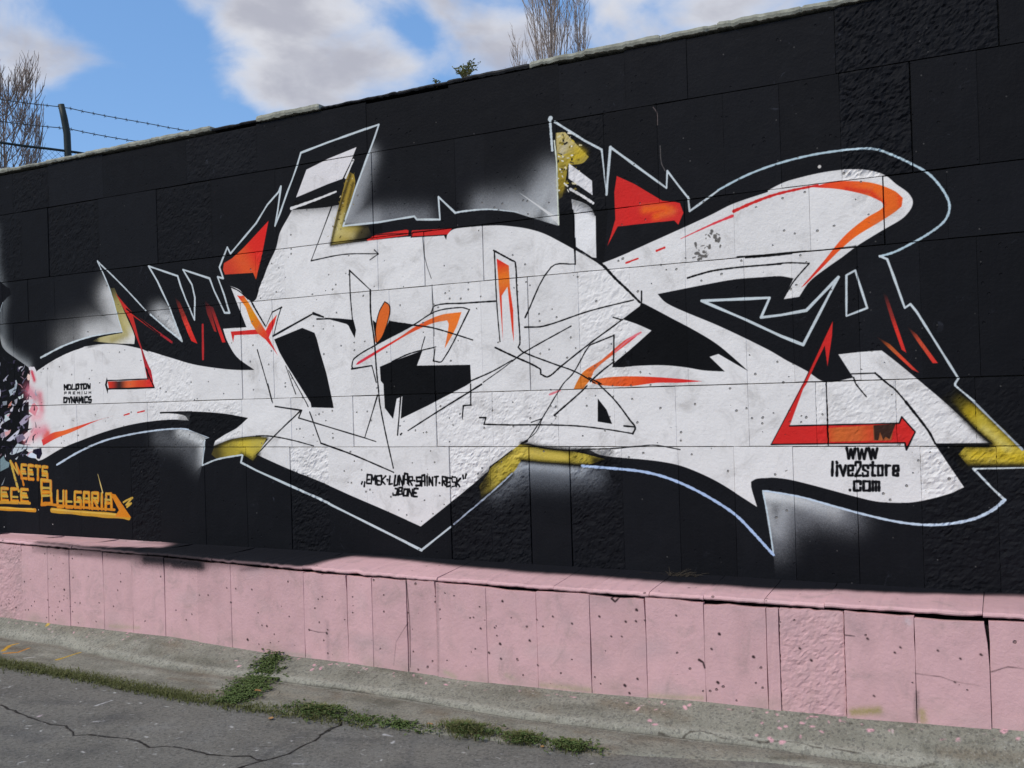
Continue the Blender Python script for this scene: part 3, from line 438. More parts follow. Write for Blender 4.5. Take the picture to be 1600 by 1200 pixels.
('P',(11,12,15),[(-3.5825,2.1068),(-3.5522,2.0844),(-3.5594,2.054),(-3.483,2.0496),(-3.4531,2.0989),(-3.4412,2.088),(-3.2736,2.0558),(-3.5571,1.9459),(-3.5659,1.9772)],0,None),
('P',(204,96,40),[(-3.4858,2.2154),(-3.4675,2.2121),(-3.4499,2.1885),(-3.456,2.1195),(-3.483,2.0496),(-3.5118,2.0),(-3.5568,1.9531),(-3.5686,1.9722),(-3.5594,2.054),(-3.5311,2.155)],1,None),
('S',(11,12,15),[(-3.5568,1.9531),(-3.5623,2.0439),(-3.5311,2.155),(-3.4857,2.2185),(-3.4499,2.1885),(-3.456,2.1195),(-3.512,1.9949),(-3.5568,1.9531)],0.0065,0.0065,1),
('P',(206,80,34),[(-3.7247,1.8241),(-3.705,1.8441),(-3.3779,1.9878),(-3.256,2.0487),(-3.0782,2.1059),(-2.9236,2.1157),(-2.9666,2.0201),(-3.0508,1.8983),(-3.0171,2.0428),(-3.0276,2.071),(-3.138,2.0578),(-3.3173,1.9998),(-3.5653,1.8877),(-3.7056,1.8255)],1,([(-3.7053,1.8338),(-3.0211,2.0924)],[(200,50,70),(204,48,44),(206,76,40),(216,110,40)])),
('P',(190,40,38),[(-3.6142,2.6252),(-3.5383,2.6537),(-3.3062,2.6605),(-3.2885,2.6536),(-3.2955,2.624),(-3.6018,2.6188)],0,None),
('P',(190,40,38),[(-3.2744,2.6118),(-3.2647,2.6511),(-2.9738,2.6329),(-3.0094,2.5971)],0,None),
('S',(11,12,15),[(-3.6138,2.6355),(-3.5384,2.6506),(-3.3011,2.6347)],0.0057,0.0057,1),
('S',(11,12,15),[(-3.2746,2.6068),(-3.2591,2.6405),(-3.1178,2.636)],0.0048,0.0048,1),
('P',(11,12,15),[(-3.2743,2.6138),(-3.0093,2.6001),(-3.0185,2.5664),(-3.0324,2.5955),(-3.2722,2.6066)],0,None),
('P',(200,70,40),[(-2.6705,2.4205),(-2.5901,2.3712),(-2.5861,2.2371),(-2.5693,2.1023),(-2.5715,1.9118),(-2.5817,1.9886),(-2.603,2.246),(-2.6435,2.1954),(-2.6444,1.9155),(-2.6545,2.1271)],0,([(-2.6534,2.4151),(-2.6187,2.163)],[(204,40,36),(214,110,34),(204,56,34)])),
('P',(204,92,40),[(-1.7822,1.9275),(-1.8113,1.9005),(-1.938,1.8166),(-2.0575,1.7306),(-2.0888,1.6768),(-2.1352,1.6232),(-2.1951,1.6221),(-2.1685,1.6702),(-2.1268,1.724),(-2.0166,1.7837),(-1.8782,1.886)],1,([(-1.7823,1.9258),(-2.1488,1.6604)],[(196,40,70),(206,70,44),(206,96,48),(196,110,40)])),
('P',(206,50,36),[(-2.0791,1.6719),(-1.981,1.6842),(-1.8373,1.6847),(-1.6974,1.6755),(-1.5609,1.6612),(-1.4364,1.6441),(-1.5616,1.6402),(-1.6984,1.6436),(-1.8297,1.6307),(-1.8867,1.6296),(-2.0214,1.64),(-2.0797,1.6536)],1,([(-2.0791,1.6719),(-1.4364,1.6441)],[(206,96,40),(206,80,36),(204,44,36),(200,36,44)])),
('S',(214,120,130),[(-2.3485,1.5955),(-2.2812,1.618)],0.0112,0.0112,1),
('P',(190,40,38),[(-0.75,1.9344),(-0.7565,1.8532),(-0.7833,1.6993),(-0.7933,1.8061),(-0.8396,1.7179),(-0.8907,1.6127),(-0.9076,1.5884),(-0.9824,1.3975),(-0.4516,1.4037),(-0.4395,1.4367),(-0.3797,1.3611),(-0.4226,1.2747),(-0.4289,1.3063),(-1.0798,1.3029),(-0.9108,1.6133),(-0.9092,1.6133),(-0.813,1.8071)],0,None),
('P',(182,92,44),[(-0.7948,1.3849),(-0.5749,1.3963),(-0.5774,1.3187),(-0.797,1.3138)],0,([(-0.8275,1.3483),(-0.5765,1.3467)],[(196,50,36),(186,92,44),(186,90,46),(190,70,40)])),
('P',(150,84,48),[(-0.5749,1.3963),(-0.4739,1.4016),(-0.4912,1.3207),(-0.5736,1.3186)],0,None),
('P',(52,34,28),[(-0.5711,1.3963),(-0.4664,1.4031),(-0.4985,1.3263),(-0.5167,1.3383),(-0.5284,1.3225),(-0.5421,1.3624),(-0.5509,1.321),(-0.5697,1.3226)],0,None),
('S',(11,12,15),[(-1.0798,1.3012),(-0.4289,1.3078),(-0.4226,1.2731),(-0.3797,1.3611),(-0.4395,1.4367),(-0.4516,1.4053),(-0.9824,1.3975)],0.0071,0.0071,0),
('S',(11,12,15),[(-1.0798,1.3029),(-0.9068,1.6132),(-0.75,1.9344)],0.004,0.004,0),
('P',(190,40,38),[(-0.509,2.0633),(-0.4874,2.0378),(-0.4077,1.7518),(-0.4292,1.7686),(-0.4726,1.9176)],0,([(-0.5018,2.0548),(-0.4186,1.7562)],[(24,20,22),(120,40,36),(196,48,40),(190,44,40)])),
('P',(196,60,44),[(-0.4,1.8816),(-0.3576,1.8399),(-0.2672,1.6948),(-0.29,1.6957),(-0.3586,1.8085)],0,([(-0.393,1.8733),(-0.2757,1.6952)],[(40,24,22),(180,70,48),(200,50,44)])),
('P',(196,70,40),[(-0.5423,1.8378),(-0.4837,1.799),(-0.3526,1.6512),(-0.3848,1.6681),(-0.4701,1.7586)],0,([(-0.5277,1.8251),(-0.356,1.6591)],[(50,26,20),(170,80,40),(204,60,40),(180,50,44)])),
('P',(204,70,40),[(-6.7968,1.3484),(-6.6626,1.4045),(-6.5321,1.4223),(-6.2404,1.4812),(-5.959,1.5321),(-6.1693,1.4901),(-6.441,1.4091),(-6.6271,1.3602),(-6.7796,1.3039)],1,([(-6.7783,1.3356),(-5.959,1.5321)],[(196,50,50),(214,96,44),(206,56,44),(196,40,60)])),
('S',(190,40,38),[(-5.8652,1.5306),(-5.809,1.5417)],0.0105,0.0105,1),
('S',(190,40,38),[(-5.7216,1.5486),(-5.6515,1.5592)],0.0104,0.0104,1),
('G',(196,60,80),1,[(-6.89,1.8921),(-6.8637,1.8273)],0.0255,None),
('G',(200,110,130),0.85,[(-6.9343,1.7462),(-6.869,1.6934)],0.0665,None),
('G',(204,90,110),0.8,[(-6.8017,1.7044),(-6.7872,1.5897)],0.0457,None),
('G',(214,150,160),0.8,[(-6.8852,1.5276),(-6.8083,1.5392)],0.0561,None),
('G',(206,110,130),0.85,[(-6.861,1.4124),(-6.7559,1.4243)],0.0661,None),
('G',(204,70,60),0.9,[(-6.7192,1.3986),(-6.7581,1.3672)],0.0405,None),
('G',(214,120,130),0.7,[(-6.9792,1.3491),(-6.8812,1.387)],0.0512,None),
('P',(206,200,205),[(-6.9268,1.9351),(-6.8595,1.9325),(-6.8415,1.9031),(-6.8519,1.8843),(-6.8892,1.9113),(-6.9231,1.9061)],0,None),
('P',(222,190,180),[(-6.9544,1.8495),(-6.9386,1.881),(-6.9102,1.8672),(-6.9117,1.8289),(-6.9408,1.8266)],1,None),
('P',(170,180,185),[(-7.1069,1.8287),(-7.082,1.8344),(-7.0735,1.8018),(-7.1009,1.7314),(-7.1713,1.704),(-7.125,1.745),(-7.1035,1.7898)],1,None),
('P',(190,200,200),[(-7.0678,1.6982),(-7.0333,1.7038),(-7.0032,1.7224),(-7.0045,1.6902),(-7.0539,1.6785)],1,None),
('P',(120,126,136),[(-7.2628,1.6638),(-7.2025,1.669),(-7.2088,1.6366),(-7.2541,1.631)],1,None),
('P',(180,120,110),[(-7.1839,1.636),(-7.143,1.6676),(-7.1544,1.6289),(-7.1949,1.6102)],1,None),
('P',(176,186,190),[(-7.2372,1.5523),(-7.1766,1.5709),(-7.1881,1.5321),(-7.1688,1.5188),(-7.2802,1.4811),(-7.2383,1.5263)],1,None),
('P',(150,140,160),[(-7.0613,1.4915),(-6.9713,1.5481),(-6.9232,1.541),(-6.9736,1.4904),(-7.0428,1.4654)],1,None),
('P',(140,126,140),[(-7.2934,1.4028),(-7.202,1.4346),(-7.1732,1.4084),(-7.2445,1.3698),(-7.2947,1.3701)],1,None),
('P',(186,186,200),[(-7.2256,1.3436),(-7.1037,1.4143),(-7.0536,1.4397),(-7.0747,1.4012),(-7.1659,1.3434)],1,None),
('P',(206,180,186),[(-7.0564,1.3688),(-6.967,1.4133),(-6.9293,1.3873),(-7.0089,1.3364)],1,None),
('P',(196,190,196),[(-7.0166,1.6326),(-6.9958,1.6643),(-6.9567,1.6698),(-6.8794,1.6744),(-6.9001,1.6365),(-6.9476,1.6568)],1,None),
('P',(176,186,192),[(-7.189,1.2369),(-7.0877,1.3224),(-6.8967,1.2868),(-7.0364,1.2585),(-7.1566,1.2298)],1,None),
('P',(190,200,215),[(-6.9946,1.2303),(-6.909,1.2446),(-6.862,1.2307),(-6.8737,1.2025),(-6.9422,1.2093)],1,None),
('P',(110,130,136),[(-7.3119,1.1934),(-7.2665,1.2223),(-7.2459,1.1865),(-7.1919,1.1654),(-7.2043,1.1295),(-7.316,1.0925)],1,None),
('P',(180,185,190),[(-7.1253,1.1943),(-7.081,1.2194),(-7.1038,1.1908)],1,None),
('P',(120,126,130),[(-7.3095,0.9774),(-7.2514,1.0502),(-7.2871,0.985)],1,None),
('P',(180,180,186),[(-7.3003,1.4813),(-7.2588,1.5135),(-7.2396,1.4937),(-7.2905,1.4747)],1,None),
('P',(110,100,120),[(-7.1053,1.3755),(-7.0258,1.4008),(-6.9884,1.362),(-7.0877,1.3237)],1,None),
('P',(200,150,150),[(-7.2427,1.4154),(-7.1622,1.4343),(-7.1834,1.402),(-7.2343,1.3763)],1,None),
('P',(204,130,140),[(-6.941,1.5797),(-6.8801,1.6553),(-6.8248,1.6031),(-6.8655,1.5401)],1,None),
('P',(150,150,160),[(-7.1131,1.6734),(-7.0732,1.6854),(-7.0846,1.6469),(-7.1048,1.6344)],1,None),
('P',(150,160,170),[(-7.1793,1.753),(-7.1089,1.777),(-7.068,1.8145),(-7.0903,1.7505),(-7.161,1.7135)],1,None),
('S',(14,13,20),[(-7.2118,1.9452),(-7.2077,1.9675),(-7.2104,2.0004)],0.009,0.0031,1),
('S',(96,92,112),[(-7.2777,1.6228),(-7.2644,1.6341),(-7.2687,1.6462)],0.0182,0.0031,1),
('S',(186,130,140),[(-6.9698,1.2253),(-6.9473,1.2464),(-6.899,1.2573)],0.0103,0.0031,1),
('S',(60,56,74),[(-7.0524,1.9106),(-7.0619,1.9286),(-7.0486,1.9477)],0.0186,0.0031,1),
('S',(186,130,140),[(-6.919,1.4129),(-6.8951,1.4347),(-6.8814,1.4489)],0.0198,0.0031,1),
('S',(12,12,16),[(-7.1271,1.3829),(-7.1078,1.3921),(-7.1039,1.391)],0.0121,0.0031,1),
('S',(120,96,108),[(-6.9715,1.5129),(-6.9486,1.5244),(-6.9029,1.5468)],0.0184,0.0031,1),
('S',(20,18,30),[(-7.212,1.4626),(-7.2102,1.4886),(-7.1981,1.5119)],0.0123,0.0031,1),
('S',(20,18,30),[(-6.9828,1.8932),(-6.9667,1.9059),(-6.9462,1.9139)],0.0159,0.0031,1),
('S',(20,18,30),[(-6.8991,1.3534),(-6.8904,1.3779),(-6.8628,1.3961)],0.018,0.0031,1),
('S',(60,56,74),[(-6.9353,1.7032),(-6.9116,1.6959),(-6.8995,1.691)],0.0095,0.0031,1),
('S',(96,92,112),[(-7.067,1.4471),(-7.0787,1.4498),(-7.0447,1.4567)],0.0169,0.0031,1),
('S',(150,150,165),[(-7.3135,1.3746),(-7.3009,1.3881),(-7.298,1.3991)],0.0083,0.0031,1),
('S',(30,26,44),[(-7.2317,1.2912),(-7.1823,1.2912),(-7.1458,1.3093)],0.0137,0.0031,1),
('S',(150,150,165),[(-7.146,1.641),(-7.1313,1.6334),(-7.099,1.6307)],0.0123,0.0031,1),
('S',(14,13,20),[(-7.1305,1.733),(-7.1277,1.7433),(-7.1082,1.7567)],0.0084,0.0031,1),
('S',(30,26,44),[(-7.2658,1.6984),(-7.2374,1.7076),(-7.1949,1.7097)],0.0173,0.0031,1),
('S',(20,18,30),[(-7.1076,1.75),(-7.0956,1.7559),(-7.0805,1.758)],0.0096,0.0031,1),
('S',(190,186,196),[(-7.0423,1.9278),(-7.0248,1.9364),(-6.9989,1.9385)],0.0166,0.0031,1),
('S',(30,26,44),[(-7.2272,1.7621),(-7.2279,1.7851),(-7.2355,1.7942)],0.0071,0.0031,1),
('S',(30,26,44),[(-7.0501,1.7128),(-7.0544,1.7428),(-7.0681,1.7727)],0.0208,0.0031,1),
('S',(186,130,140),[(-6.9413,1.7264),(-6.9311,1.7487),(-6.919,1.7832)],0.0169,0.0031,1),
('S',(20,18,30),[(-7.1857,1.8989),(-7.1864,1.9234),(-7.1985,1.9385)],0.019,0.0031,1),
('S',(60,56,74),[(-7.0521,1.2313),(-7.035,1.2494),(-7.0067,1.2746)],0.0081,0.0031,1),
('S',(190,186,196),[(-7.2443,1.2177),(-7.2453,1.2323),(-7.2427,1.2354)],0.0173,0.0031,1),
('S',(150,150,165),[(-7.3135,1.9376),(-7.2868,1.9581),(-7.2729,1.9837)],0.0189,0.0031,1),
('S',(60,56,74),[(-7.1403,1.8023),(-7.1494,1.8135),(-7.1146,1.8119)],0.0176,0.0031,1),
('S',(150,150,165),[(-7.1435,1.5849),(-7.1316,1.6054),(-7.1335,1.6174)],0.0114,0.0031,1),
('S',(120,96,108),[(-7.3075,1.2243),(-7.3032,1.2295),(-7.2916,1.239)],0.0125,0.0031,1),
('S',(60,56,74),[(-7.2913,1.7456),(-7.2444,1.7511),(-7.2049,1.7594)],0.018,0.0031,1),
('S',(190,186,196),[(-6.9771,1.2751),(-6.9625,1.2905),(-6.9417,1.309)],0.0136,0.0031,1),
('S',(190,186,196),[(-7.0593,1.5808),(-7.0628,1.5922),(-7.053,1.6023)],0.009,0.0031,1),
('S',(20,18,30),[(-6.9953,1.5591),(-6.9404,1.5551),(-6.907,1.5402)],0.0151,0.0031,1),
('S',(96,92,112),[(-7.1183,1.7218),(-7.1108,1.7304),(-7.1019,1.7358)],0.0188,0.0031,1),
('S',(190,186,196),[(-6.9044,1.6441),(-6.8852,1.6442),(-6.8608,1.6589)],0.0113,0.0031,1),
('S',(60,56,74),[(-7.1073,1.9754),(-7.1068,1.9868),(-7.0869,1.9932)],0.0213,0.0031,1),
('S',(190,186,196),[(-7.275,1.3509),(-7.2613,1.3712),(-7.2213,1.3903)],0.0073,0.0031,1),
('S',(186,130,140),[(-6.9595,1.6776),(-6.9483,1.6876),(-6.9188,1.7089)],0.0192,0.0031,1),
('S',(12,12,16),[(-7.2129,1.8775),(-7.206,1.8913),(-7.1854,1.9078)],0.0125,0.0031,1),
('S',(190,186,196),[(-7.2414,1.4274),(-7.2263,1.4268),(-7.1961,1.4234)],0.0211,0.0031,1),
('S',(60,56,74),[(-7.1596,1.2434),(-7.1521,1.272),(-7.143,1.3016)],0.0216,0.0031,1),
('S',(96,92,112),[(-7.0067,1.4496),(-7.0143,1.4553),(-7.0156,1.4801)],0.0173,0.0031,1),
('S',(150,150,165),[(-7.2379,1.834),(-7.2008,1.8619),(-7.1777,1.8799)],0.0161,0.0031,1),
('S',(20,18,30),[(-7.1245,1.2306),(-7.1059,1.2415),(-7.0967,1.2549)],0.013,0.0031,1),
('S',(120,96,108),[(-6.9965,1.8416),(-7.0086,1.8518),(-7.0317,1.8598)],0.0108,0.0031,1),
('S',(150,150,165),[(-7.1082,1.3802),(-7.0789,1.3862),(-7.0566,1.3928)],0.0164,0.0031,1),
('S',(120,96,108),[(-6.8657,1.2471),(-6.8735,1.2619),(-6.8871,1.2685)],0.0151,0.0031,1),
('S',(190,186,196),[(-7.1576,1.5903),(-7.1337,1.6132),(-7.1256,1.6379)],0.0213,0.0031,1),
('S',(14,13,20),[(-7.0016,1.2654),(-6.9747,1.2772),(-6.9717,1.3131)],0.0157,0.0031,1),
('S',(186,130,140),[(-7.0118,1.771),(-7.0321,1.7907),(-7.0692,1.8053)],0.0071,0.0031,1),
('S',(30,26,44),[(-6.9495,1.6774),(-6.9355,1.6976),(-6.9284,1.721)],0.0094,0.0031,1),
('S',(186,130,140),[(-7.2006,1.5484),(-7.1796,1.5548),(-7.1672,1.5676)],0.0125,0.0031,1),
('S',(12,12,16),[(-7.0282,1.6931),(-7.024,1.7018),(-7.0297,1.7143)],0.0119,0.0031,1),
('S',(20,18,30),[(-7.1793,1.9804),(-7.1326,1.9749),(-7.1061,1.967)],0.0095,0.0031,1),
('S',(20,18,30),[(-7.2144,1.2449),(-7.2264,1.2845),(-7.2296,1.3043)],0.013,0.0031,1),
('S',(96,92,112),[(-7.2458,1.4985),(-7.2673,1.5228),(-7.2873,1.5461)],0.0179,0.0031,1),
('S',(60,56,74),[(-7.095,1.2596),(-7.0794,1.2762),(-7.0676,1.2958)],0.0069,0.0031,1),
('S',(60,56,74),[(-6.9858,1.3291),(-6.9652,1.3598),(-6.9498,1.3772)],0.0176,0.0031,1),
('S',(96,92,112),[(-7.0252,1.2216),(-7.031,1.2324),(-7.0036,1.2355)],0.0101,0.0031,1),
('S',(60,56,74),[(-7.2342,1.5682),(-7.1888,1.5836),(-7.1433,1.5714)],0.0175,0.0031,1),
('S',(12,12,16),[(-7.0383,1.5386),(-7.0338,1.553),(-7.0377,1.5732)],0.0164,0.0031,1),
('S',(14,13,20),[(-6.8743,1.5903),(-6.8729,1.6066),(-6.8767,1.6271)],0.0153,0.0031,1),
('S',(12,12,16),[(-7.3331,1.4308),(-7.3226,1.4491),(-7.2844,1.4571)],0.0218,0.0031,1),
('S',(150,150,165),[(-7.0231,1.4693),(-7.0195,1.4801),(-7.0039,1.481)],0.0101,0.0031,1),
('S',(14,13,20),[(-6.978,1.4277),(-6.9397,1.4356),(-6.9057,1.4384)],0.0176,0.0031,1),
('S',(150,150,165),[(-7.3204,1.4847),(-7.3001,1.507),(-7.2851,1.5387)],0.0212,0.0031,1),
('S',(96,92,112),[(-7.089,1.7821),(-7.0932,1.8148),(-7.0958,1.8278)],0.0075,0.0031,1),
('S',(14,13,20),[(-7.3171,1.5256),(-7.3069,1.5191),(-7.2891,1.5199)],0.0144,0.0031,1),
('S',(60,56,74),[(-7.2905,1.2855),(-7.2764,1.296),(-7.245,1.298)],0.0133,0.0031,1),
('S',(30,26,44),[(-7.2651,1.436),(-7.2884,1.4566),(-7.306,1.4798)],0.013,0.0031,1),
('S',(120,96,108),[(-6.9579,1.7371),(-6.9893,1.7498),(-7.0259,1.7503)],0.008,0.0031,1),
('S',(12,12,16),[(-7.1877,1.2746),(-7.1815,1.2907),(-7.1537,1.3114)],0.008,0.0031,1),
('S',(150,150,165),[(-6.848,1.7107),(-6.8597,1.7263),(-6.8495,1.75)],0.0186,0.0031,1),
('S',(120,96,108),[(-7.0144,1.3158),(-6.9764,1.3121),(-6.9309,1.3095)],0.0072,0.0031,1),
('S',(96,92,112),[(-7.0064,1.809),(-6.9764,1.8394),(-6.9441,1.8502)],0.0106,0.0031,1),
('S',(30,26,44),[(-7.1557,1.4983),(-7.1511,1.5139),(-7.1492,1.5216)],0.021,0.0031,1),
('S',(120,96,108),[(-7.3063,1.8141),(-7.3102,1.8373),(-7.3094,1.8578)],0.0075,0.0031,1),
('S',(60,56,74),[(-7.0585,1.7202),(-7.0138,1.7402),(-6.9799,1.7511)],0.0081,0.0031,1),
('S',(14,13,20),[(-7.0355,1.2767),(-7.0136,1.2957),(-7.0174,1.3189)],0.0078,0.0031,1),
('S',(12,12,16),[(-6.8598,1.4522),(-6.8605,1.4726),(-6.8689,1.4926)],0.0099,0.0031,1),
('S',(30,26,44),[(-7.1425,1.9254),(-7.1369,1.9273),(-7.112,1.9377)],0.0064,0.0031,1),
('S',(30,26,44),[(-7.0079,1.6355),(-6.9632,1.6628),(-6.9622,1.689)],0.0124,0.0031,1),
('S',(30,26,44),[(-6.9856,1.5101),(-6.9706,1.517),(-6.9694,1.5273)],0.0125,0.0031,1),
('S',(120,96,108),[(-7.0037,1.8759),(-6.9929,1.8935),(-6.9792,1.9049)],0.015,0.0031,1),
('S',(30,26,44),[(-6.8963,1.3258),(-6.8982,1.3549),(-6.9018,1.3805)],0.0063,0.0031,1),
('S',(150,150,165),[(-7.0142,1.9067),(-6.9852,1.9298),(-6.9749,1.9536)],0.0093,0.0031,1),
('S',(190,186,196),[(-7.2943,1.452),(-7.2984,1.4688),(-7.278,1.4764)],0.015,0.0031,1),
('S',(190,186,196),[(-7.3009,1.7066),(-7.2881,1.7256),(-7.284,1.7658)],0.0196,0.0031,1),
('S',(30,26,44),[(-7.1061,1.809),(-7.1008,1.841),(-7.0959,1.847)],0.0207,0.0031,1),
('S',(30,26,44),[(-7.2829,1.894),(-7.2888,1.9288),(-7.2815,1.949)],0.015,0.0031,1),
('S',(20,18,30),[(-6.9826,1.762),(-6.9736,1.7735),(-6.9529,1.8058)],0.0067,0.0031,1),
('S',(190,186,196),[(-7.2105,1.8383),(-7.2131,1.8525),(-7.2006,1.8656)],0.0109,0.0031,1),
('S',(150,150,165),[(-7.1249,1.3575),(-7.119,1.3678),(-7.0963,1.3822)],0.0155,0.0031,1),
('S',(150,150,165),[(-7.0174,1.5919),(-7.0092,1.6206),(-6.9899,1.6361)],0.0149,0.0031,1),
('S',(12,12,16),[(-7.2364,1.3533),(-7.2529,1.3816),(-7.2573,1.4119)],0.0075,0.0031,1),
('P',(22,18,36),[(-6.8973,1.2727),(-6.8021,1.2867),(-6.7936,1.2378),(-6.8266,1.1958),(-6.8579,1.2026),(-6.862,1.2307),(-6.9088,1.2481)],1,None),
('P',(11,12,15),[(-4.4015,2.0245),(-4.1581,2.0892),(-4.0553,2.0503),(-4.0369,2.0067),(-4.0134,1.9205),(-3.9658,1.7755),(-3.9204,1.5788),(-3.915,1.5471),(-4.0999,1.5549),(-4.1055,1.5855),(-4.2347,1.7581),(-4.3067,1.8581),(-4.3594,1.9364)],0,None),
('P',(206,204,204),[(-4.3039,1.8417),(-4.2607,1.7968),(-4.112,1.5937),(-4.0998,1.5581),(-4.1132,1.5584),(-4.1458,1.589),(-4.2098,1.6927)],0,None),
('S',(11,12,15),[(-4.3074,1.8391),(-4.2285,1.6474)],0.0069,0.0069,1),
('S',(11,12,15),[(-4.2844,1.8085),(-4.1392,1.5836),(-4.1266,1.5597)],0.0069,0.0069,1),
('P',(11,12,15),[(-3.5373,1.8044),(-3.4441,1.8334),(-3.2618,1.8812),(-3.214,1.894),(-3.2587,1.8006),(-2.873,1.7904),(-2.8711,1.683),(-2.9111,1.6627),(-3.1198,1.5765),(-3.179,1.5509),(-3.3901,1.4691),(-3.373,1.6106),(-3.4159,1.5964),(-3.4484,1.4689),(-3.5096,1.5393),(-3.514,1.6929),(-3.5343,1.714)],0,None),
('P',(11,12,15),[(-1.772,2.0949),(-1.749,2.0844),(-1.5953,1.9947),(-1.463,1.917),(-1.3511,1.8419),(-1.2505,1.7516),(-1.187,1.6896),(-1.3441,1.7882),(-1.3926,1.7748),(-1.3126,1.6925),(-1.4257,1.7027),(-1.5318,1.7241),(-1.6493,1.7392),(-1.7883,1.7429),(-1.8926,1.738),(-1.9549,1.7404),(-1.9397,1.7642),(-1.8321,1.8433),(-1.7148,1.9345),(-1.7994,1.9759),(-1.8837,2.0079),(-1.7773,2.0756)],1,None),
('P',(11,12,15),[(-2.0483,1.5659),(-1.9968,1.5011),(-1.9656,1.419),(-2.0527,1.4337)],0,None),
('P',(11,12,15),[(-3.9789,2.1468),(-3.8485,2.1335),(-3.7334,2.117),(-3.7154,2.0499),(-3.7274,1.9985),(-3.7762,2.082),(-3.7918,2.0934),(-3.8815,2.1187),(-3.9463,2.1368)],0,None),
('S',(214,110,120),[(-1.7775,1.9273),(-1.8398,1.8975),(-1.9377,1.8257)],0.0122,0.0086,1),
('S',(11,12,15),[(-4.3275,2.239),(-4.4123,2.2108)],0.0113,0.0085,1),
('S',(11,12,15),[(-4.331,2.2393),(-4.3688,2.1546),(-4.4041,2.0503)],0.0087,0.0065,1),
('S',(11,12,15),[(-4.4124,2.2065),(-4.4423,2.1591),(-4.4723,2.1115)],0.0061,0.0046,1),
('S',(11,12,15),[(-4.5906,2.2909),(-4.56,2.2435),(-4.4754,2.1216)],0.0141,0.0106,1),
('S',(11,12,15),[(-4.7793,2.4122),(-4.6998,2.3754),(-4.6222,2.3142)],0.0089,0.0067,1),
('S',(11,12,15),[(-4.4098,2.0479),(-4.0743,2.1741)],0.0147,0.011,1),
('S',(11,12,15),[(-4.0607,2.1796),(-3.9787,2.151)],0.0178,0.0134,1),
('S',(11,12,15),[(-4.0321,2.1405),(-3.9136,2.1348)],0.011,0.0082,1),
('S',(11,12,15),[(-3.7538,2.4406),(-3.753,2.284),(-3.7447,2.1583),(-3.7342,2.0223)],0.01,0.0075,1),
('S',(11,12,15),[(-3.7538,2.4406),(-3.5943,2.3013)],0.0091,0.0068,1),
('S',(11,12,15),[(-3.5943,2.3013),(-3.596,2.1488),(-3.5748,1.9725),(-3.5634,1.7664),(-3.5543,1.6736),(-3.5459,1.5605),(-3.4879,1.2837),(-3.4581,1.1564)],0.0123,0.0092,1),
('S',(11,12,15),[(-3.5623,1.6225),(-3.6719,1.351)],0.0099,0.0074,1),
('S',(11,12,15),[(-3.8804,2.8781),(-4.0648,2.5309)],0.0085,0.0063,1),
('S',(11,12,15),[(-4.0648,2.5309),(-3.7949,2.5488),(-3.5303,2.5286)],0.0084,0.0063,1),
('S',(11,12,15),[(-3.5542,2.5555),(-3.5241,2.527),(-3.5912,2.494)],0.0074,0.0055,1),
('S',(11,12,15),[(-3.4413,2.086),(-3.2736,2.0558),(-3.1389,2.032),(-2.9905,1.987),(-2.8511,1.9405)],0.0103,0.0078,1),
('S',(11,12,15),[(-3.7511,1.7991),(-3.7569,1.815),(-3.7359,1.8662),(-3.5507,1.9507),(-3.2735,2.0578),(-3.1122,2.1299),(-2.9283,2.1435),(-2.867,2.1267)],0.0097,0.0073,1),
('S',(11,12,15),[(-2.867,2.1267),(-3.0707,1.822),(-3.1367,1.8247)],0.0103,0.0077,1),
('S',(11,12,15),[(-3.1367,1.8247),(-3.1202,1.8996)],0.0095,0.0072,1),
('S',(11,12,15),[(-3.76,1.7984),(-3.5991,1.814),(-3.5693,1.7049)],0.0107,0.0081,1),
('S',(11,12,15),[(-3.4441,1.8334),(-3.3096,1.8783),(-3.1139,1.9112)],0.0097,0.0072,1),
('S',(11,12,15),[(-3.1934,1.9781),(-3.2194,1.9093),(-3.2394,1.845)],0.0072,0.0054,1),
('S',(11,12,15),[(-2.6895,2.4713),(-2.5677,2.3998),(-2.5468,2.3865),(-2.5414,2.2337),(-2.5359,2.0811),(-2.5313,1.905),(-2.5448,1.8819),(-2.5119,1.8519),(-2.3269,1.7781),(-2.1768,1.7212),(-2.0601,1.653)],0.0106,0.0079,1),
('S',(11,12,15),[(-2.6842,2.466),(-2.6809,2.2443),(-2.6753,2.09),(-2.6648,1.9213)],0.0092,0.0069,1),
('S',(11,12,15),[(-2.6836,2.1656),(-2.9049,2.1683),(-3.1108,2.1676),(-3.1475,2.1182)],0.0102,0.0077,1),
('S',(11,12,15),[(-2.6985,1.8874),(-2.587,1.8344),(-2.4054,1.7483),(-2.4012,1.7171),(-2.3553,1.6996),(-2.2767,1.7528),(-2.092,1.8767),(-1.8837,2.0061)],0.0112,0.0084,1),
('S',(11,12,15),[(-1.9394,1.919),(-2.0475,1.8837),(-2.0924,1.8648),(-2.1919,1.7172),(-2.2596,1.6546),(-2.3886,1.4755),(-2.5034,1.3259)],0.0081,0.0061,1),
('S',(11,12,15),[(-1.9374,1.9207),(-1.9452,1.7445)],0.0108,0.0081,1),
('S',(11,12,15),[(-2.5882,1.8001),(-2.5014,1.8514),(-2.198,1.9874)],0.009,0.0068,1),
('S',(11,12,15),[(-2.8708,1.6928),(-2.7198,1.7457),(-2.588,1.8058)],0.0092,0.0069,1),
('S',(11,12,15),[(-2.7879,1.6804),(-2.6541,1.7577),(-2.5882,1.8001)],0.0061,0.0046,1),
('S',(11,12,15),[(-2.8748,1.6734),(-2.878,1.5467)],0.0101,0.0076,1),
('S',(11,12,15),[(-2.8758,1.5456),(-2.931,1.5419),(-2.9405,1.4617)],0.0102,0.0076,1),
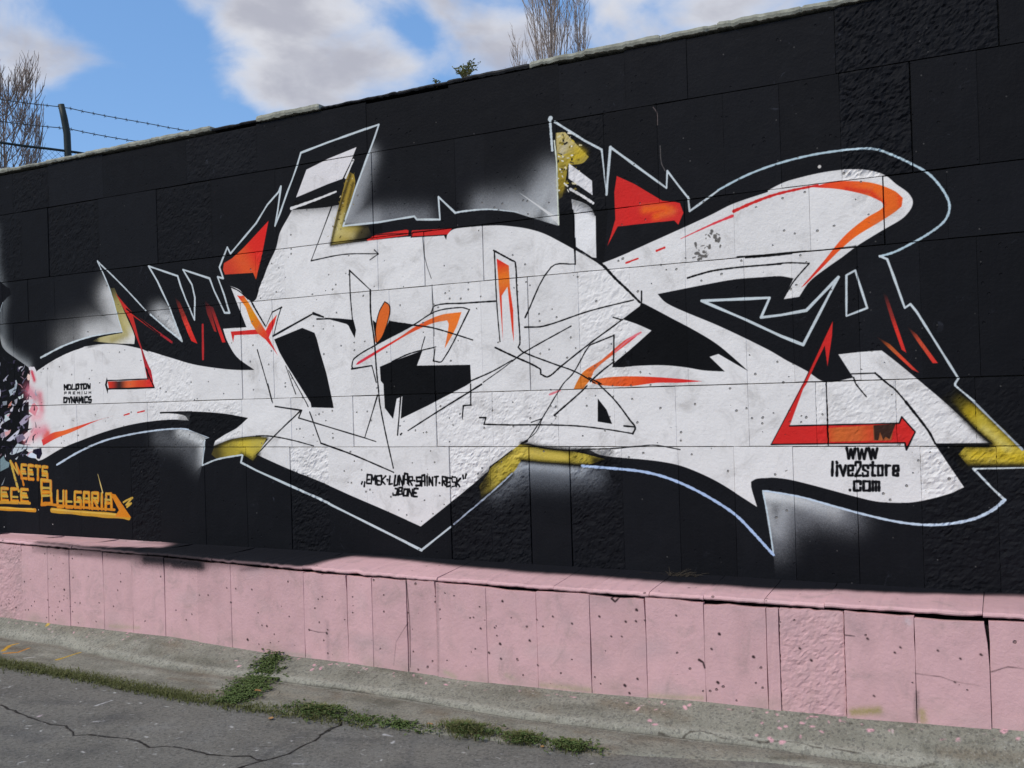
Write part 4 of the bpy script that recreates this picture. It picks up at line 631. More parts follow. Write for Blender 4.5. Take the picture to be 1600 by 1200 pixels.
('S',(11,12,15),[(-2.7993,1.6691),(-3.1104,1.5118),(-3.3386,1.3926)],0.0111,0.0083,1),
('S',(11,12,15),[(-2.8195,1.4678),(-2.7764,1.4672),(-2.7911,1.4267),(-2.6011,1.4207),(-2.4321,1.4197),(-2.1872,1.4105),(-1.9909,1.3875),(-1.8432,1.3638)],0.0098,0.0073,1),
('S',(11,12,15),[(-1.8432,1.3638),(-1.8279,1.3977),(-1.855,1.4357),(-1.9373,1.5452),(-2.0406,1.6479)],0.0108,0.0081,1),
('S',(11,12,15),[(-1.894,1.4073),(-1.8325,1.4013)],0.0108,0.0081,1),
('S',(11,12,15),[(-2.3218,1.4745),(-2.1507,1.6052),(-2.1098,1.6408)],0.0111,0.0083,1),
('S',(11,12,15),[(-2.0893,1.6631),(-2.0187,1.7201),(-1.9395,1.7714)],0.0102,0.0076,1),
('S',(11,12,15),[(-2.0984,1.6863),(-2.0211,1.6473),(-2.0406,1.6479)],0.0095,0.0071,1),
('S',(11,12,15),[(-2.4924,2.0547),(-2.3132,2.3379),(-2.161,2.3433)],0.0097,0.0073,1),
('S',(11,12,15),[(-2.1609,2.4356),(-2.16,2.3413)],0.011,0.0083,1),
('S',(11,12,15),[(-2.4964,1.9981),(-2.371,1.9974),(-2.0857,2.0661),(-1.8138,2.1112)],0.0096,0.0072,1),
('S',(11,12,15),[(-1.7653,2.1569),(-1.7673,2.0945)],0.01,0.0075,1),
('S',(11,12,15),[(-1.9388,2.0222),(-1.8838,2.0034)],0.0087,0.0065,1),
('S',(11,12,15),[(-2.0127,2.3394),(-1.9796,2.3092),(-1.9144,2.2358),(-1.8497,2.1722),(-1.7767,2.0952)],0.0166,0.0124,1),
('S',(11,12,15),[(-2.1529,2.4348),(-2.0752,2.3816),(-2.0082,2.3299)],0.011,0.0082,1),
('S',(11,12,15),[(-4.4077,1.5675),(-4.1815,1.5361),(-4.2105,1.4861),(-3.672,1.3489)],0.0103,0.0077,1),
('S',(11,12,15),[(-3.672,1.3489),(-3.5852,1.3248)],0.0074,0.0056,1),
('S',(11,12,15),[(-4.1953,1.531),(-4.4292,1.3604),(-4.5898,1.2344)],0.0105,0.0078,1),
('S',(11,12,15),[(-4.585,1.3668),(-4.4712,1.3661),(-4.3047,1.3435),(-4.0891,1.2977)],0.0096,0.0072,1),
('S',(11,12,15),[(-4.4653,1.722),(-4.4278,1.5919)],0.0079,0.0059,1),
('S',(11,12,15),[(-4.5524,1.9617),(-4.4978,1.7999),(-4.4345,1.6008)],0.0088,0.0066,1),
('S',(11,12,15),[(-4.1145,1.5242),(-4.0285,1.3157)],0.0102,0.0077,1),
('S',(11,12,15),[(-4.0285,1.3157),(-3.7773,1.2421),(-3.4567,1.1289)],0.0117,0.0087,1),
('S',(11,12,15),[(-3.3852,1.6079),(-3.418,1.3649)],0.0122,0.0091,1),
('S',(11,12,15),[(-3.3936,1.3698),(-3.3849,1.3768)],0.0122,0.0091,1),
('S',(11,12,15),[(-5.492,1.5423),(-5.175,1.5461)],0.0111,0.0084,1),
('S',(11,12,15),[(-2.4734,1.4344),(-2.3996,1.4569),(-2.4439,1.3775),(-2.5194,1.3212)],0.006,0.0045,1),
('S',(11,12,15),[(-1.5003,2.2092),(-1.4442,2.222),(-1.3601,2.2367),(-1.2518,2.2425),(-1.1456,2.244),(-1.0003,2.2419)],0.0109,0.0082,1),
('S',(11,12,15),[(-1.2264,2.3),(-1.0811,2.2969),(-0.9334,2.2983),(-0.7896,2.2948),(-0.6263,2.3)],0.0066,0.005,1),
('S',(11,12,15),[(-1.182,2.2917),(-1.0648,2.2895),(-0.9417,2.2908)],0.0094,0.007,1),
('S',(11,12,15),[(-1.0662,2.2434),(-0.9676,2.2449),(-0.8591,2.2328)],0.0086,0.0065,1),
('S',(11,12,15),[(-0.8567,2.2326),(-0.9382,2.1451),(-0.9939,2.0594)],0.0079,0.006,1),
('S',(11,12,15),[(-0.6696,1.6569),(-0.5555,1.6568)],0.0077,0.0058,1),
('S',(11,12,15),[(-0.5555,1.6568),(-0.4973,1.6007),(-0.4684,1.576),(-0.4189,1.5114)],0.0102,0.0076,1),
('S',(11,12,15),[(-0.4189,1.5114),(-0.3217,1.3685),(-0.2914,1.3043)],0.0132,0.0099,1),
('S',(11,12,15),[(-0.6587,1.6379),(-0.6482,1.6053),(-0.6007,1.5396)],0.0077,0.0058,1),
('S',(11,12,15),[(-6.832,1.9027),(-6.6401,1.9776),(-6.4531,2.0321),(-6.2891,2.0641)],0.01,0.0075,1),
('S',(11,12,15),[(-2.5034,1.3259),(-2.5409,1.3099)],0.0152,0.0114,1),
('S',(11,12,15),[(-2.4988,1.306),(-2.3951,1.2833),(-2.2422,1.2693),(-2.1121,1.2758),(-1.9461,1.2813),(-1.8031,1.2938),(-1.7098,1.2981),(-1.5735,1.2742)],0.008,0.006,1),
('S',(11,12,15),[(-2.7614,1.1675),(-2.6062,1.269)],0.0077,0.0058,1),
('S',(11,12,15),[(-4.4778,1.7279),(-4.4764,1.7267)],0.0044,0.0033,1),
('G',(40,40,40),0.7,[(-2.1126,1.2602),(-1.9757,1.2605)],0.0255,[(-2.2118,1.2758),(-2.1121,1.2758),(-1.8982,1.2813),(-1.9,1.2272),(-2.0349,1.233)]),
('G',(71,72,72),0.7,[(-5.2862,1.4983),(-5.2079,1.4972)],0.0369,[(-5.492,1.5423),(-5.175,1.5461),(-5.1775,1.4772),(-5.4942,1.486)]),
('P',(11,12,15),[(-5.175,1.5461),(-4.8715,1.5261),(-4.6524,1.4925),(-4.7569,1.4237),(-4.8771,1.3742),(-4.9765,1.3238),(-4.9926,1.2978),(-5.0592,1.3469),(-5.0131,1.358),(-5.2109,1.4166),(-5.2001,1.4971)],1,None),
('S',(11,12,15),[(-6.5158,1.7416),(-6.5161,1.7772),(-6.4996,1.7568),(-6.4812,1.7761),(-6.4859,1.7424)],0.0167,0.0154,0),
('S',(11,12,15),[(-6.4745,1.7414),(-6.4699,1.7766),(-6.4423,1.7746),(-6.4401,1.7425),(-6.4674,1.742)],0.0139,0.0128,0),
('S',(11,12,15),[(-6.4239,1.7773),(-6.429,1.7405),(-6.3999,1.7412)],0.013,0.012,0),
('S',(11,12,15),[(-6.3807,1.7393),(-6.3829,1.7754),(-6.3519,1.7756),(-6.3543,1.7442),(-6.3872,1.7414)],0.019,0.0175,0),
('S',(11,12,15),[(-6.3348,1.7759),(-6.3078,1.7758)],0.0156,0.0144,0),
('S',(11,12,15),[(-6.3239,1.7782),(-6.3236,1.7418)],0.0175,0.0161,0),
('S',(11,12,15),[(-6.2969,1.7393),(-6.2959,1.7774),(-6.2671,1.7775),(-6.2667,1.7431),(-6.2936,1.7419)],0.0159,0.0147,0),
('S',(11,12,15),[(-6.2525,1.7754),(-6.2453,1.7417),(-6.2408,1.7664),(-6.2281,1.7408),(-6.2236,1.7761)],0.0149,0.0137,0),
('S',(11,12,15),[(-6.5173,1.7047),(-6.5166,1.7217),(-6.4931,1.7215),(-6.4935,1.7121),(-6.517,1.7124)],0.006,0.006,0),
('S',(11,12,15),[(-6.468,1.7043),(-6.4673,1.7212),(-6.4439,1.721),(-6.4442,1.7125),(-6.4676,1.7127)],0.006,0.006,0),
('S',(11,12,15),[(-6.4583,1.7127),(-6.4446,1.7041)],0.006,0.006,0),
('S',(11,12,15),[(-6.395,1.7205),(-6.4182,1.7207),(-6.4189,1.7038),(-6.3956,1.7036)],0.006,0.006,0),
('S',(11,12,15),[(-6.4186,1.7123),(-6.4,1.7121)],0.006,0.006,0),
('S',(11,12,15),[(-6.3701,1.7034),(-6.3695,1.7202),(-6.3583,1.7091),(-6.3464,1.72),(-6.347,1.7031)],0.0059,0.0059,0),
('S',(11,12,15),[(-6.3176,1.7029),(-6.317,1.7197)],0.0059,0.0059,0),
('S',(11,12,15),[(-6.2877,1.7193),(-6.2883,1.7026),(-6.2655,1.7024),(-6.2648,1.7191)],0.0059,0.0059,0),
('S',(11,12,15),[(-6.2404,1.7021),(-6.2397,1.7188),(-6.2287,1.7079),(-6.2169,1.7186),(-6.2176,1.7019)],0.0059,0.0059,0),
('S',(11,12,15),[(-6.5243,1.6421),(-6.5238,1.676),(-6.4936,1.6758),(-6.4873,1.6657),(-6.4927,1.6483),(-6.5017,1.6406),(-6.5207,1.6411)],0.0177,0.0163,0),
('S',(11,12,15),[(-6.4769,1.6769),(-6.4637,1.6592),(-6.4457,1.6812)],0.0158,0.0145,0),
('S',(11,12,15),[(-6.4611,1.657),(-6.4627,1.6401)],0.0185,0.017,0),
('S',(11,12,15),[(-6.4356,1.6387),(-6.4358,1.6777),(-6.4094,1.6391),(-6.4061,1.6794)],0.0165,0.0152,0),
('S',(11,12,15),[(-6.3948,1.6372),(-6.3861,1.676),(-6.374,1.6757),(-6.3695,1.6406)],0.0166,0.0152,0),
('S',(11,12,15),[(-6.3971,1.6515),(-6.363,1.6548)],0.014,0.0129,0),
('S',(11,12,15),[(-6.353,1.6345),(-6.3504,1.6758),(-6.3387,1.6506),(-6.3229,1.6796),(-6.3184,1.6372)],0.0165,0.0152,0),
('S',(11,12,15),[(-6.3064,1.6362),(-6.308,1.674)],0.0168,0.0155,0),
('S',(11,12,15),[(-6.2585,1.6771),(-6.2878,1.676),(-6.2889,1.636),(-6.2592,1.6381)],0.0162,0.0149,0),
('S',(11,12,15),[(-6.2215,1.6785),(-6.2484,1.6714),(-6.2454,1.6555),(-6.2138,1.6555),(-6.2206,1.6344),(-6.2481,1.6362)],0.0155,0.0143,0),
('S',(11,12,15),[(-3.6324,1.1103),(-3.6603,1.1115),(-3.6678,1.055),(-3.6374,1.0544)],0.013,0.0121,0),
('S',(11,12,15),[(-3.6617,1.0784),(-3.6445,1.0799)],0.0132,0.0123,0),
('S',(11,12,15),[(-3.6315,1.0527),(-3.6257,1.109),(-3.614,1.0754),(-3.5996,1.1063),(-3.6,1.0511)],0.0131,0.0122,0),
('S',(11,12,15),[(-3.555,1.106),(-3.5888,1.103),(-3.5874,1.0477),(-3.561,1.047)],0.0138,0.0128,0),
('S',(11,12,15),[(-3.5868,1.0753),(-3.5669,1.072)],0.0145,0.0135,0),
('S',(11,12,15),[(-3.554,1.0533),(-3.5499,1.1061)],0.0143,0.0133,0),
('S',(11,12,15),[(-3.5186,1.1041),(-3.5521,1.0758),(-3.5251,1.0515)],0.0132,0.0123,0),
('S',(11,12,15),[(-3.5076,1.0818),(-3.5036,1.0816)],0.0145,0.0135,0),
('S',(11,12,15),[(-3.4854,1.1036),(-3.4935,1.0525),(-3.4693,1.0556)],0.0139,0.0129,0),
('S',(11,12,15),[(-3.4438,1.1071),(-3.4566,1.0428),(-3.4313,1.0499),(-3.422,1.1058)],0.0142,0.0132,0),
('S',(11,12,15),[(-3.4168,1.0511),(-3.4123,1.1099),(-3.3922,1.0454),(-3.3853,1.1067)],0.0127,0.0118,0),
('S',(11,12,15),[(-3.382,1.0572),(-3.3729,1.1226),(-3.3493,1.1195),(-3.3521,1.0603)],0.0141,0.0132,0),
('S',(11,12,15),[(-3.3801,1.0855),(-3.3535,1.0829)],0.013,0.0121,0),
('S',(11,12,15),[(-3.3452,1.0521),(-3.339,1.1013),(-3.3144,1.1022),(-3.3121,1.0792),(-3.3399,1.0772)],0.0126,0.0117,0),
('S',(11,12,15),[(-3.3341,1.0756),(-3.3182,1.049)],0.0127,0.0118,0),
('S',(11,12,15),[(-3.3001,1.0785),(-3.2967,1.0764)],0.0136,0.0126,0),
('S',(11,12,15),[(-3.2578,1.0996),(-3.2838,1.099),(-3.2823,1.0747),(-3.2555,1.0756),(-3.2591,1.0489),(-3.2886,1.0476)],0.015,0.0139,0),
('S',(11,12,15),[(-3.2484,1.047),(-3.2432,1.1108),(-3.2238,1.1153),(-3.2241,1.0506)],0.0142,0.0132,0),
('S',(11,12,15),[(-3.2493,1.0757),(-3.2221,1.0749)],0.0139,0.0129,0),
('S',(11,12,15),[(-3.2076,1.0488),(-3.2065,1.1076)],0.0136,0.0126,0),
('S',(11,12,15),[(-3.1926,1.0535),(-3.1904,1.1014),(-3.1677,1.0499),(-3.1669,1.0998)],0.0142,0.0132,0),
('S',(11,12,15),[(-3.152,1.1038),(-3.1245,1.1072)],0.0123,0.0114,0),
('S',(11,12,15),[(-3.1388,1.1036),(-3.1438,1.0509)],0.014,0.013,0),
('S',(11,12,15),[(-3.119,1.0673),(-3.1146,1.0655)],0.0133,0.0124,0),
('S',(11,12,15),[(-3.0975,1.0526),(-3.095,1.1067),(-3.0711,1.1031),(-3.0705,1.0775),(-3.0969,1.0816)],0.0129,0.012,0),
('S',(11,12,15),[(-3.0889,1.0789),(-3.077,1.0536)],0.0144,0.0134,0),
('S',(11,12,15),[(-3.0351,1.0964),(-3.0611,1.1004),(-3.0675,1.0442),(-3.0424,1.0496)],0.014,0.013,0),
('S',(11,12,15),[(-3.0666,1.0687),(-3.0438,1.0732)],0.0124,0.0115,0),
('S',(11,12,15),[(-3.0007,1.1041),(-3.0257,1.1059),(-3.0268,1.0737),(-3.0031,1.0732),(-3.0034,1.0504),(-3.0293,1.0455)],0.011,0.0102,0),
('S',(11,12,15),[(-2.9973,1.0465),(-2.9915,1.0975)],0.0128,0.0119,0),
('S',(11,12,15),[(-2.9672,1.0956),(-2.9936,1.0701),(-2.9725,1.0476)],0.0133,0.0124,0),
('S',(11,12,15),[(-3.4466,1.026),(-3.4309,1.0228),(-3.4422,0.9841),(-3.4663,0.9838),(-3.467,0.9962)],0.0126,0.0116,0),
('S',(11,12,15),[(-3.429,0.9856),(-3.4173,1.0328),(-3.3936,1.0318),(-3.3995,1.0124),(-3.4251,1.0073)],0.0138,0.0127,0),
('S',(11,12,15),[(-3.3981,1.0094),(-3.3979,0.992),(-3.426,0.9886)],0.013,0.0119,0),
('S',(11,12,15),[(-3.3885,0.982),(-3.3802,1.0228),(-3.351,1.0231),(-3.3611,0.9821),(-3.3883,0.9819)],0.0144,0.0133,0),
('S',(11,12,15),[(-3.3512,0.9807),(-3.341,1.0244),(-3.3244,0.9816),(-3.3163,1.0228)],0.0128,0.0118,0),
('S',(11,12,15),[(-3.2763,1.0283),(-3.3031,1.0281),(-3.3138,0.9791),(-3.2838,0.9781)],0.0128,0.0118,0),
('S',(11,12,15),[(-3.3141,1.0025),(-3.2895,1.0013)],0.015,0.0138,0),
('S',(11,12,15),[(-3.7023,1.064),(-3.7078,1.0515)],0.0133,0.0133,1),
('S',(11,12,15),[(-3.6821,1.0643),(-3.6881,1.0352)],0.0133,0.0133,1),
('S',(11,12,15),[(-2.9502,1.1149),(-2.9464,1.0954)],0.0125,0.0125,1),
('S',(11,12,15),[(-2.9274,1.123),(-2.9327,1.0995)],0.0125,0.0125,1),
('S',(11,12,15),[(-0.7029,1.2814),(-0.6947,1.2297),(-0.6827,1.2749),(-0.6738,1.2299),(-0.6636,1.278)],0.015,0.0142,0),
('S',(11,12,15),[(-0.6502,1.2798),(-0.643,1.2282),(-0.6308,1.2756),(-0.6211,1.2277),(-0.6088,1.2804)],0.0136,0.013,0),
('S',(11,12,15),[(-0.5979,1.2794),(-0.5877,1.2273),(-0.5784,1.2749),(-0.5692,1.2328),(-0.5578,1.2804)],0.015,0.0142,0),
('S',(11,12,15),[(-0.778,1.1424),(-0.7735,1.2125)],0.0142,0.0136,0),
('S',(11,12,15),[(-0.7552,1.1422),(-0.7522,1.1929)],0.0147,0.0141,0),
('S',(11,12,15),[(-0.7527,1.2074),(-0.754,1.2117)],0.015,0.0143,0),
('S',(11,12,15),[(-0.7382,1.1926),(-0.7236,1.1418),(-0.711,1.193)],0.0149,0.0143,0),
('S',(11,12,15),[(-0.6998,1.1689),(-0.6772,1.1691),(-0.6752,1.1932),(-0.6983,1.1936),(-0.699,1.1442),(-0.6774,1.144),(-0.6787,1.1541)],0.0134,0.0128,0),
('S',(11,12,15),[(-0.6633,1.1954),(-0.6622,1.211),(-0.6397,1.2117),(-0.64,1.1878),(-0.6652,1.1412),(-0.6411,1.1442)],0.0136,0.013,0),
('S',(11,12,15),[(-0.6039,1.1824),(-0.6048,1.1946),(-0.6267,1.1954),(-0.6276,1.1741),(-0.6054,1.1638),(-0.6066,1.1435),(-0.6291,1.1416),(-0.6305,1.1559)],0.0131,0.0125,0),
('S',(11,12,15),[(-0.5806,1.211),(-0.5847,1.1449),(-0.5729,1.145)],0.014,0.0134,0),
('S',(11,12,15),[(-0.5918,1.1963),(-0.5681,1.194)],0.0138,0.0131,0),
('S',(11,12,15),[(-0.5573,1.1457),(-0.5566,1.1935),(-0.5359,1.1944),(-0.5374,1.1464),(-0.5577,1.1453)],0.0135,0.0129,0),
('S',(11,12,15),[(-0.52,1.1465),(-0.5189,1.1952)],0.0153,0.0146,0),
('S',(11,12,15),[(-0.5202,1.1852),(-0.5105,1.1952),(-0.4987,1.1946)],0.0126,0.0121,0),
('S',(11,12,15),[(-0.4849,1.1679),(-0.4634,1.1704),(-0.463,1.195),(-0.4837,1.1942),(-0.4871,1.1473),(-0.4662,1.146),(-0.4665,1.1563)],0.0145,0.0139,0),
('S',(11,12,15),[(-0.6937,1.0683),(-0.6936,1.0702)],0.0139,0.0139,0),
('S',(11,12,15),[(-0.6428,1.1008),(-0.6424,1.1148),(-0.6721,1.1143),(-0.6736,1.0678),(-0.6439,1.0684),(-0.6434,1.0823)],0.0139,0.0139,0),
('S',(11,12,15),[(-0.6291,1.0686),(-0.6276,1.115),(-0.5982,1.1154),(-0.5996,1.0692),(-0.6291,1.0686)],0.0138,0.0138,0),
('S',(11,12,15),[(-0.585,1.0695),(-0.5835,1.1157)],0.0138,0.0138,0),
('S',(11,12,15),[(-0.5836,1.1134),(-0.569,1.1136),(-0.5704,1.0698)],0.0138,0.0138,0),
('S',(11,12,15),[(-0.569,1.1136),(-0.5544,1.1138),(-0.5558,1.0701)],0.0138,0.0138,0),
('S',(188,112,30),[(-6.9871,1.1476),(-7.0436,1.1509),(-7.0479,1.0426),(-6.9914,1.0396)],0.0267,0.0267,0),
('S',(188,112,30),[(-7.0458,1.0967),(-7.0005,1.0942)],0.0268,0.0268,0),
('S',(188,112,30),[(-6.903,1.1426),(-6.9589,1.1459),(-6.9632,1.0381),(-6.9072,1.0352)],0.0266,0.0266,0),
('S',(188,112,30),[(-6.9611,1.092),(-6.9163,1.0895)],0.0267,0.0267,0),
('S',(188,112,30),[(-6.8751,1.141),(-6.8197,1.1377)],0.0266,0.0266,0),
('S',(188,112,30),[(-6.8473,1.1394),(-6.8516,1.0323)],0.0265,0.0265,0),
('S',(188,112,30),[(-6.7372,1.1329),(-6.7921,1.1361),(-6.7942,1.0828),(-6.7393,1.0797),(-6.7414,1.0265),(-6.7963,1.0294)],0.0263,0.0263,0),
('S',(178,150,66),[(-6.9917,1.1486),(-7.0483,1.1519),(-7.0511,1.0804),(-6.9945,1.0773)],0.0166,0.0166,0),
('S',(178,150,66),[(-7.0497,1.1162),(-7.0044,1.1136)],0.0166,0.0166,0),
('S',(178,150,66),[(-6.9075,1.1437),(-6.9635,1.1469),(-6.9664,1.0758),(-6.9103,1.0728)],0.0165,0.0165,0),
('S',(178,150,66),[(-6.965,1.1114),(-6.9201,1.1088)],0.0165,0.0165,0),
('S',(178,150,66),[(-6.8797,1.142),(-6.8242,1.1388)],0.0165,0.0165,0),
('S',(178,150,66),[(-6.8519,1.1404),(-6.8547,1.0697)],0.0164,0.0164,0),
('S',(178,150,66),[(-6.7417,1.1339),(-6.7966,1.1372),(-6.798,1.1019),(-6.7431,1.0988),(-6.7445,1.0637),(-6.7994,1.0667)],0.0163,0.0163,0),
('S',(196,140,40),[(-6.9871,1.1476),(-7.0436,1.1509),(-7.0479,1.0426),(-6.9914,1.0396)],0.0094,0.0094,0),
('S',(196,140,40),[(-7.0458,1.0967),(-7.0005,1.0942)],0.0094,0.0094,0),
('S',(196,140,40),[(-6.903,1.1426),(-6.9589,1.1459),(-6.9632,1.0381),(-6.9072,1.0352)],0.0093,0.0093,0),
('S',(196,140,40),[(-6.9611,1.092),(-6.9163,1.0895)],0.0093,0.0093,0),
('S',(196,140,40),[(-6.8751,1.141),(-6.8197,1.1377)],0.0093,0.0093,0),
('S',(196,140,40),[(-6.8473,1.1394),(-6.8516,1.0323)],0.0093,0.0093,0),
('S',(196,140,40),[(-6.7372,1.1329),(-6.7921,1.1361),(-6.7942,1.0828),(-6.7393,1.0797),(-6.7414,1.0265),(-6.7963,1.0294)],0.0092,0.0092,0),
('S',(178,150,66),[(-7.1805,1.1761),(-7.1116,0.9951),(-7.0869,0.9387)],0.0238,0.0259,1),
('S',(188,112,30),[(-7.17,1.1655),(-7.0869,1.0737),(-7.1159,1.1587),(-7.0446,1.0529),(-7.0256,0.9894)],0.0217,0.0217,0),
('S',(178,150,66),[(-7.1753,1.169),(-7.0921,1.0772),(-7.1159,1.1587)],0.0124,0.0124,0),
('S',(188,112,30),[(-7.2213,0.9542),(-7.3054,0.9553),(-7.3094,0.8558),(-7.2252,0.8552)],0.0281,0.0281,0),
('S',(188,112,30),[(-7.3074,0.9055),(-7.24,0.9049)],0.0283,0.0283,0),
('S',(188,112,30),[(-7.0966,0.9527),(-7.1795,0.9537),(-7.1835,0.8549),(-7.1005,0.8544)],0.0279,0.0279,0),
('S',(188,112,30),[(-6.9737,0.9512),(-7.0554,0.9522),(-7.0594,0.8541),(-6.9776,0.8536)],0.0277,0.0277,0),
('S',(188,112,30),[(-7.0574,0.9032),(-6.992,0.9026)],0.0279,0.0279,0),
('S',(178,150,66),[(-7.226,0.9551),(-7.3102,0.9562),(-7.3128,0.8905),(-7.2286,0.8898)],0.0175,0.0175,0),
('S',(178,150,66),[(-7.3115,0.9233),(-7.2441,0.9226)],0.0175,0.0175,0),
('S',(178,150,66),[(-7.1013,0.9536),(-7.1842,0.9546),(-7.1869,0.8894),(-7.1039,0.8887)],0.0173,0.0173,0),
('S',(178,150,66),[(-6.9783,0.9521),(-7.0601,0.9531),(-7.0627,0.8883),(-6.9809,0.8877)],0.0172,0.0172,0),
('S',(178,150,66),[(-7.0614,0.9207),(-6.9959,0.92)],0.0173,0.0173,0),
('S',(196,140,40),[(-7.2213,0.9542),(-7.3054,0.9553),(-7.3094,0.8558),(-7.2252,0.8552)],0.0098,0.0098,0),
('S',(196,140,40),[(-7.3074,0.9055),(-7.24,0.9049)],0.0099,0.0099,0),
('S',(196,140,40),[(-7.0966,0.9527),(-7.1795,0.9537),(-7.1835,0.8549),(-7.1005,0.8544)],0.0098,0.0098,0),
('S',(196,140,40),[(-6.9737,0.9512),(-7.0554,0.9522),(-7.0594,0.8541),(-6.9776,0.8536)],0.0097,0.0097,0),
('S',(196,140,40),[(-7.0574,0.9032),(-6.992,0.9026)],0.0098,0.0098,0),
('S',(188,112,30),[(-6.817,0.8373),(-6.8094,1.0306),(-6.7009,1.0231),(-6.7043,0.9367),(-6.8132,0.934)],0.0305,0.0305,0),
('S',(188,112,30),[(-6.7047,0.9271),(-6.6958,0.8495),(-6.817,0.8373)],0.0303,0.0303,0),
('S',(178,150,66),[(-6.8189,0.9049),(-6.8139,1.0325),(-6.7053,1.025),(-6.7076,0.9679),(-6.8164,0.9687)],0.0189,0.0189,0),
('S',(178,150,66),[(-6.7078,0.9616),(-6.6979,0.9101),(-6.8189,0.9049)],0.0188,0.0188,0),
('S',(196,140,40),[(-6.817,0.8373),(-6.8094,1.0306),(-6.7009,1.0231),(-6.7043,0.9367),(-6.8132,0.934)],0.0107,0.0107,0),
('S',(196,140,40),[(-6.7047,0.9271),(-6.6958,0.8495),(-6.817,0.8373)],0.0106,0.0106,0),
('S',(188,112,30),[(-6.6247,0.9479),(-6.6295,0.8271),(-6.5612,0.8262),(-6.5565,0.9465)],0.0272,0.0272,0),
('S',(188,112,30),[(-6.5253,0.9458),(-6.53,0.8258),(-6.4626,0.8249)],0.027,0.027,0),
('S',(188,112,30),[(-6.3605,0.9425),(-6.4271,0.9438),(-6.4317,0.8245),(-6.3651,0.8236),(-6.363,0.8771),(-6.3963,0.8777)],0.0267,0.0267,0),
('S',(188,112,30),[(-6.3346,0.8232),(-6.3234,0.9417),(-6.2707,0.9406),(-6.2688,0.8224)],0.0267,0.0267,0),
('S',(188,112,30),[(-6.3328,0.8707),(-6.2669,0.8696)],0.0267,0.0267,0),
('S',(188,112,30),[(-6.2387,0.822),(-6.2341,0.9399),(-6.169,0.9386),(-6.1713,0.8799),(-6.2364,0.8809)],0.0265,0.0265,0),
('S',(188,112,30),[(-6.2103,0.8805),(-6.1736,0.8211)],0.0265,0.0265,0),
('S',(188,112,30),[(-6.1325,0.8206),(-6.128,0.9377)],0.0264,0.0264,0),
('S',(188,112,30),[(-6.0917,0.82),(-6.0807,0.9368),(-6.0296,0.9357),(-6.0278,0.8192)],0.0263,0.0263,0),
('S',(188,112,30),[(-6.0899,0.8668),(-6.026,0.8658)],0.0263,0.0263,0),
('S',(178,150,66),[(-6.6291,0.949),(-6.6323,0.8693),(-6.564,0.8682),(-6.5609,0.9476)],0.0168,0.0168,0),
('S',(178,150,66),[(-6.5297,0.947),(-6.5328,0.8677),(-6.4653,0.8667)],0.0167,0.0167,0),
('S',(178,150,66),[(-6.3647,0.9436),(-6.4314,0.9449),(-6.4345,0.8662),(-6.3678,0.8651),(-6.3664,0.9004),(-6.3997,0.901)],0.0166,0.0166,0),
('S',(178,150,66),[(-6.3373,0.8646),(-6.3277,0.9428),(-6.275,0.9417),(-6.2714,0.8636)],0.0166,0.0166,0),
('S',(178,150,66),[(-6.3361,0.896),(-6.2702,0.8948)],0.0166,0.0166,0),
('S',(178,150,66),[(-6.2413,0.8631),(-6.2383,0.941),(-6.1732,0.9397),(-6.1747,0.9009),(-6.2398,0.9021)],0.0165,0.0165,0),
('S',(178,150,66),[(-6.2137,0.9016),(-6.1762,0.8621)],0.0164,0.0164,0),
('S',(178,150,66),[(-6.1351,0.8615),(-6.1321,0.9388)],0.0163,0.0163,0),
('S',(178,150,66),[(-6.0943,0.8608),(-6.0849,0.9378),(-6.0337,0.9368),(-6.0303,0.8598)],0.0163,0.0163,0),
('S',(178,150,66),[(-6.0931,0.8917),(-6.0291,0.8906)],0.0163,0.0163,0),
('S',(196,140,40),[(-6.6247,0.9479),(-6.6295,0.8271),(-6.5612,0.8262),(-6.5565,0.9465)],0.0095,0.0095,0),
('S',(196,140,40),[(-6.5253,0.9458),(-6.53,0.8258),(-6.4626,0.8249)],0.0095,0.0095,0),
('S',(196,140,40),[(-6.3605,0.9425),(-6.4271,0.9438),(-6.4317,0.8245),(-6.3651,0.8236),(-6.363,0.8771),(-6.3963,0.8777)],0.0094,0.0094,0),
('S',(196,140,40),[(-6.3346,0.8232),(-6.3234,0.9417),(-6.2707,0.9406),(-6.2688,0.8224)],0.0093,0.0093,0),
('S',(196,140,40),[(-6.3328,0.8707),(-6.2669,0.8696)],0.0093,0.0093,0),
('S',(196,140,40),[(-6.2387,0.822),(-6.2341,0.9399),(-6.169,0.9386),(-6.1713,0.8799),(-6.2364,0.8809)],0.0093,0.0093,0),
('S',(196,140,40),[(-6.2103,0.8805),(-6.1736,0.8211)],0.0093,0.0093,0),
('S',(196,140,40),[(-6.1325,0.8206),(-6.128,0.9377)],0.0092,0.0092,0),
('S',(196,140,40),[(-6.0917,0.82),(-6.0807,0.9368),(-6.0296,0.9357),(-6.0278,0.8192)],0.0092,0.0092,0),
('S',(196,140,40),[(-6.0899,0.8668),(-6.026,0.8658)],0.0092,0.0092,0),
('S',(184,126,34),[(-7.3282,0.7898),(-6.8954,0.788)],0.0311,0.0311,0),
('S',(178,134,44),[(-6.697,0.7937),(-6.384,0.7824),(-5.9028,0.7705),(-5.8473,0.7624)],0.0392,0.0392,0),
('S',(196,160,70),[(-6.6967,0.8007),(-6.3836,0.7913),(-5.9025,0.7804)],0.0119,0.0119,0),
('S',(196,160,70),[(-7.3279,0.797),(-6.9162,0.7958)],0.0104,0.0104,0),
('P',(190,116,28),[(-6.0378,0.9395),(-5.9811,0.9341),(-5.8194,0.7633),(-5.9971,0.7642),(-5.948,0.8155)],0,None),
('S',(180,130,44),[(-7.3262,0.8403),(-6.9568,0.8426)],0.0233,0.0233,1),
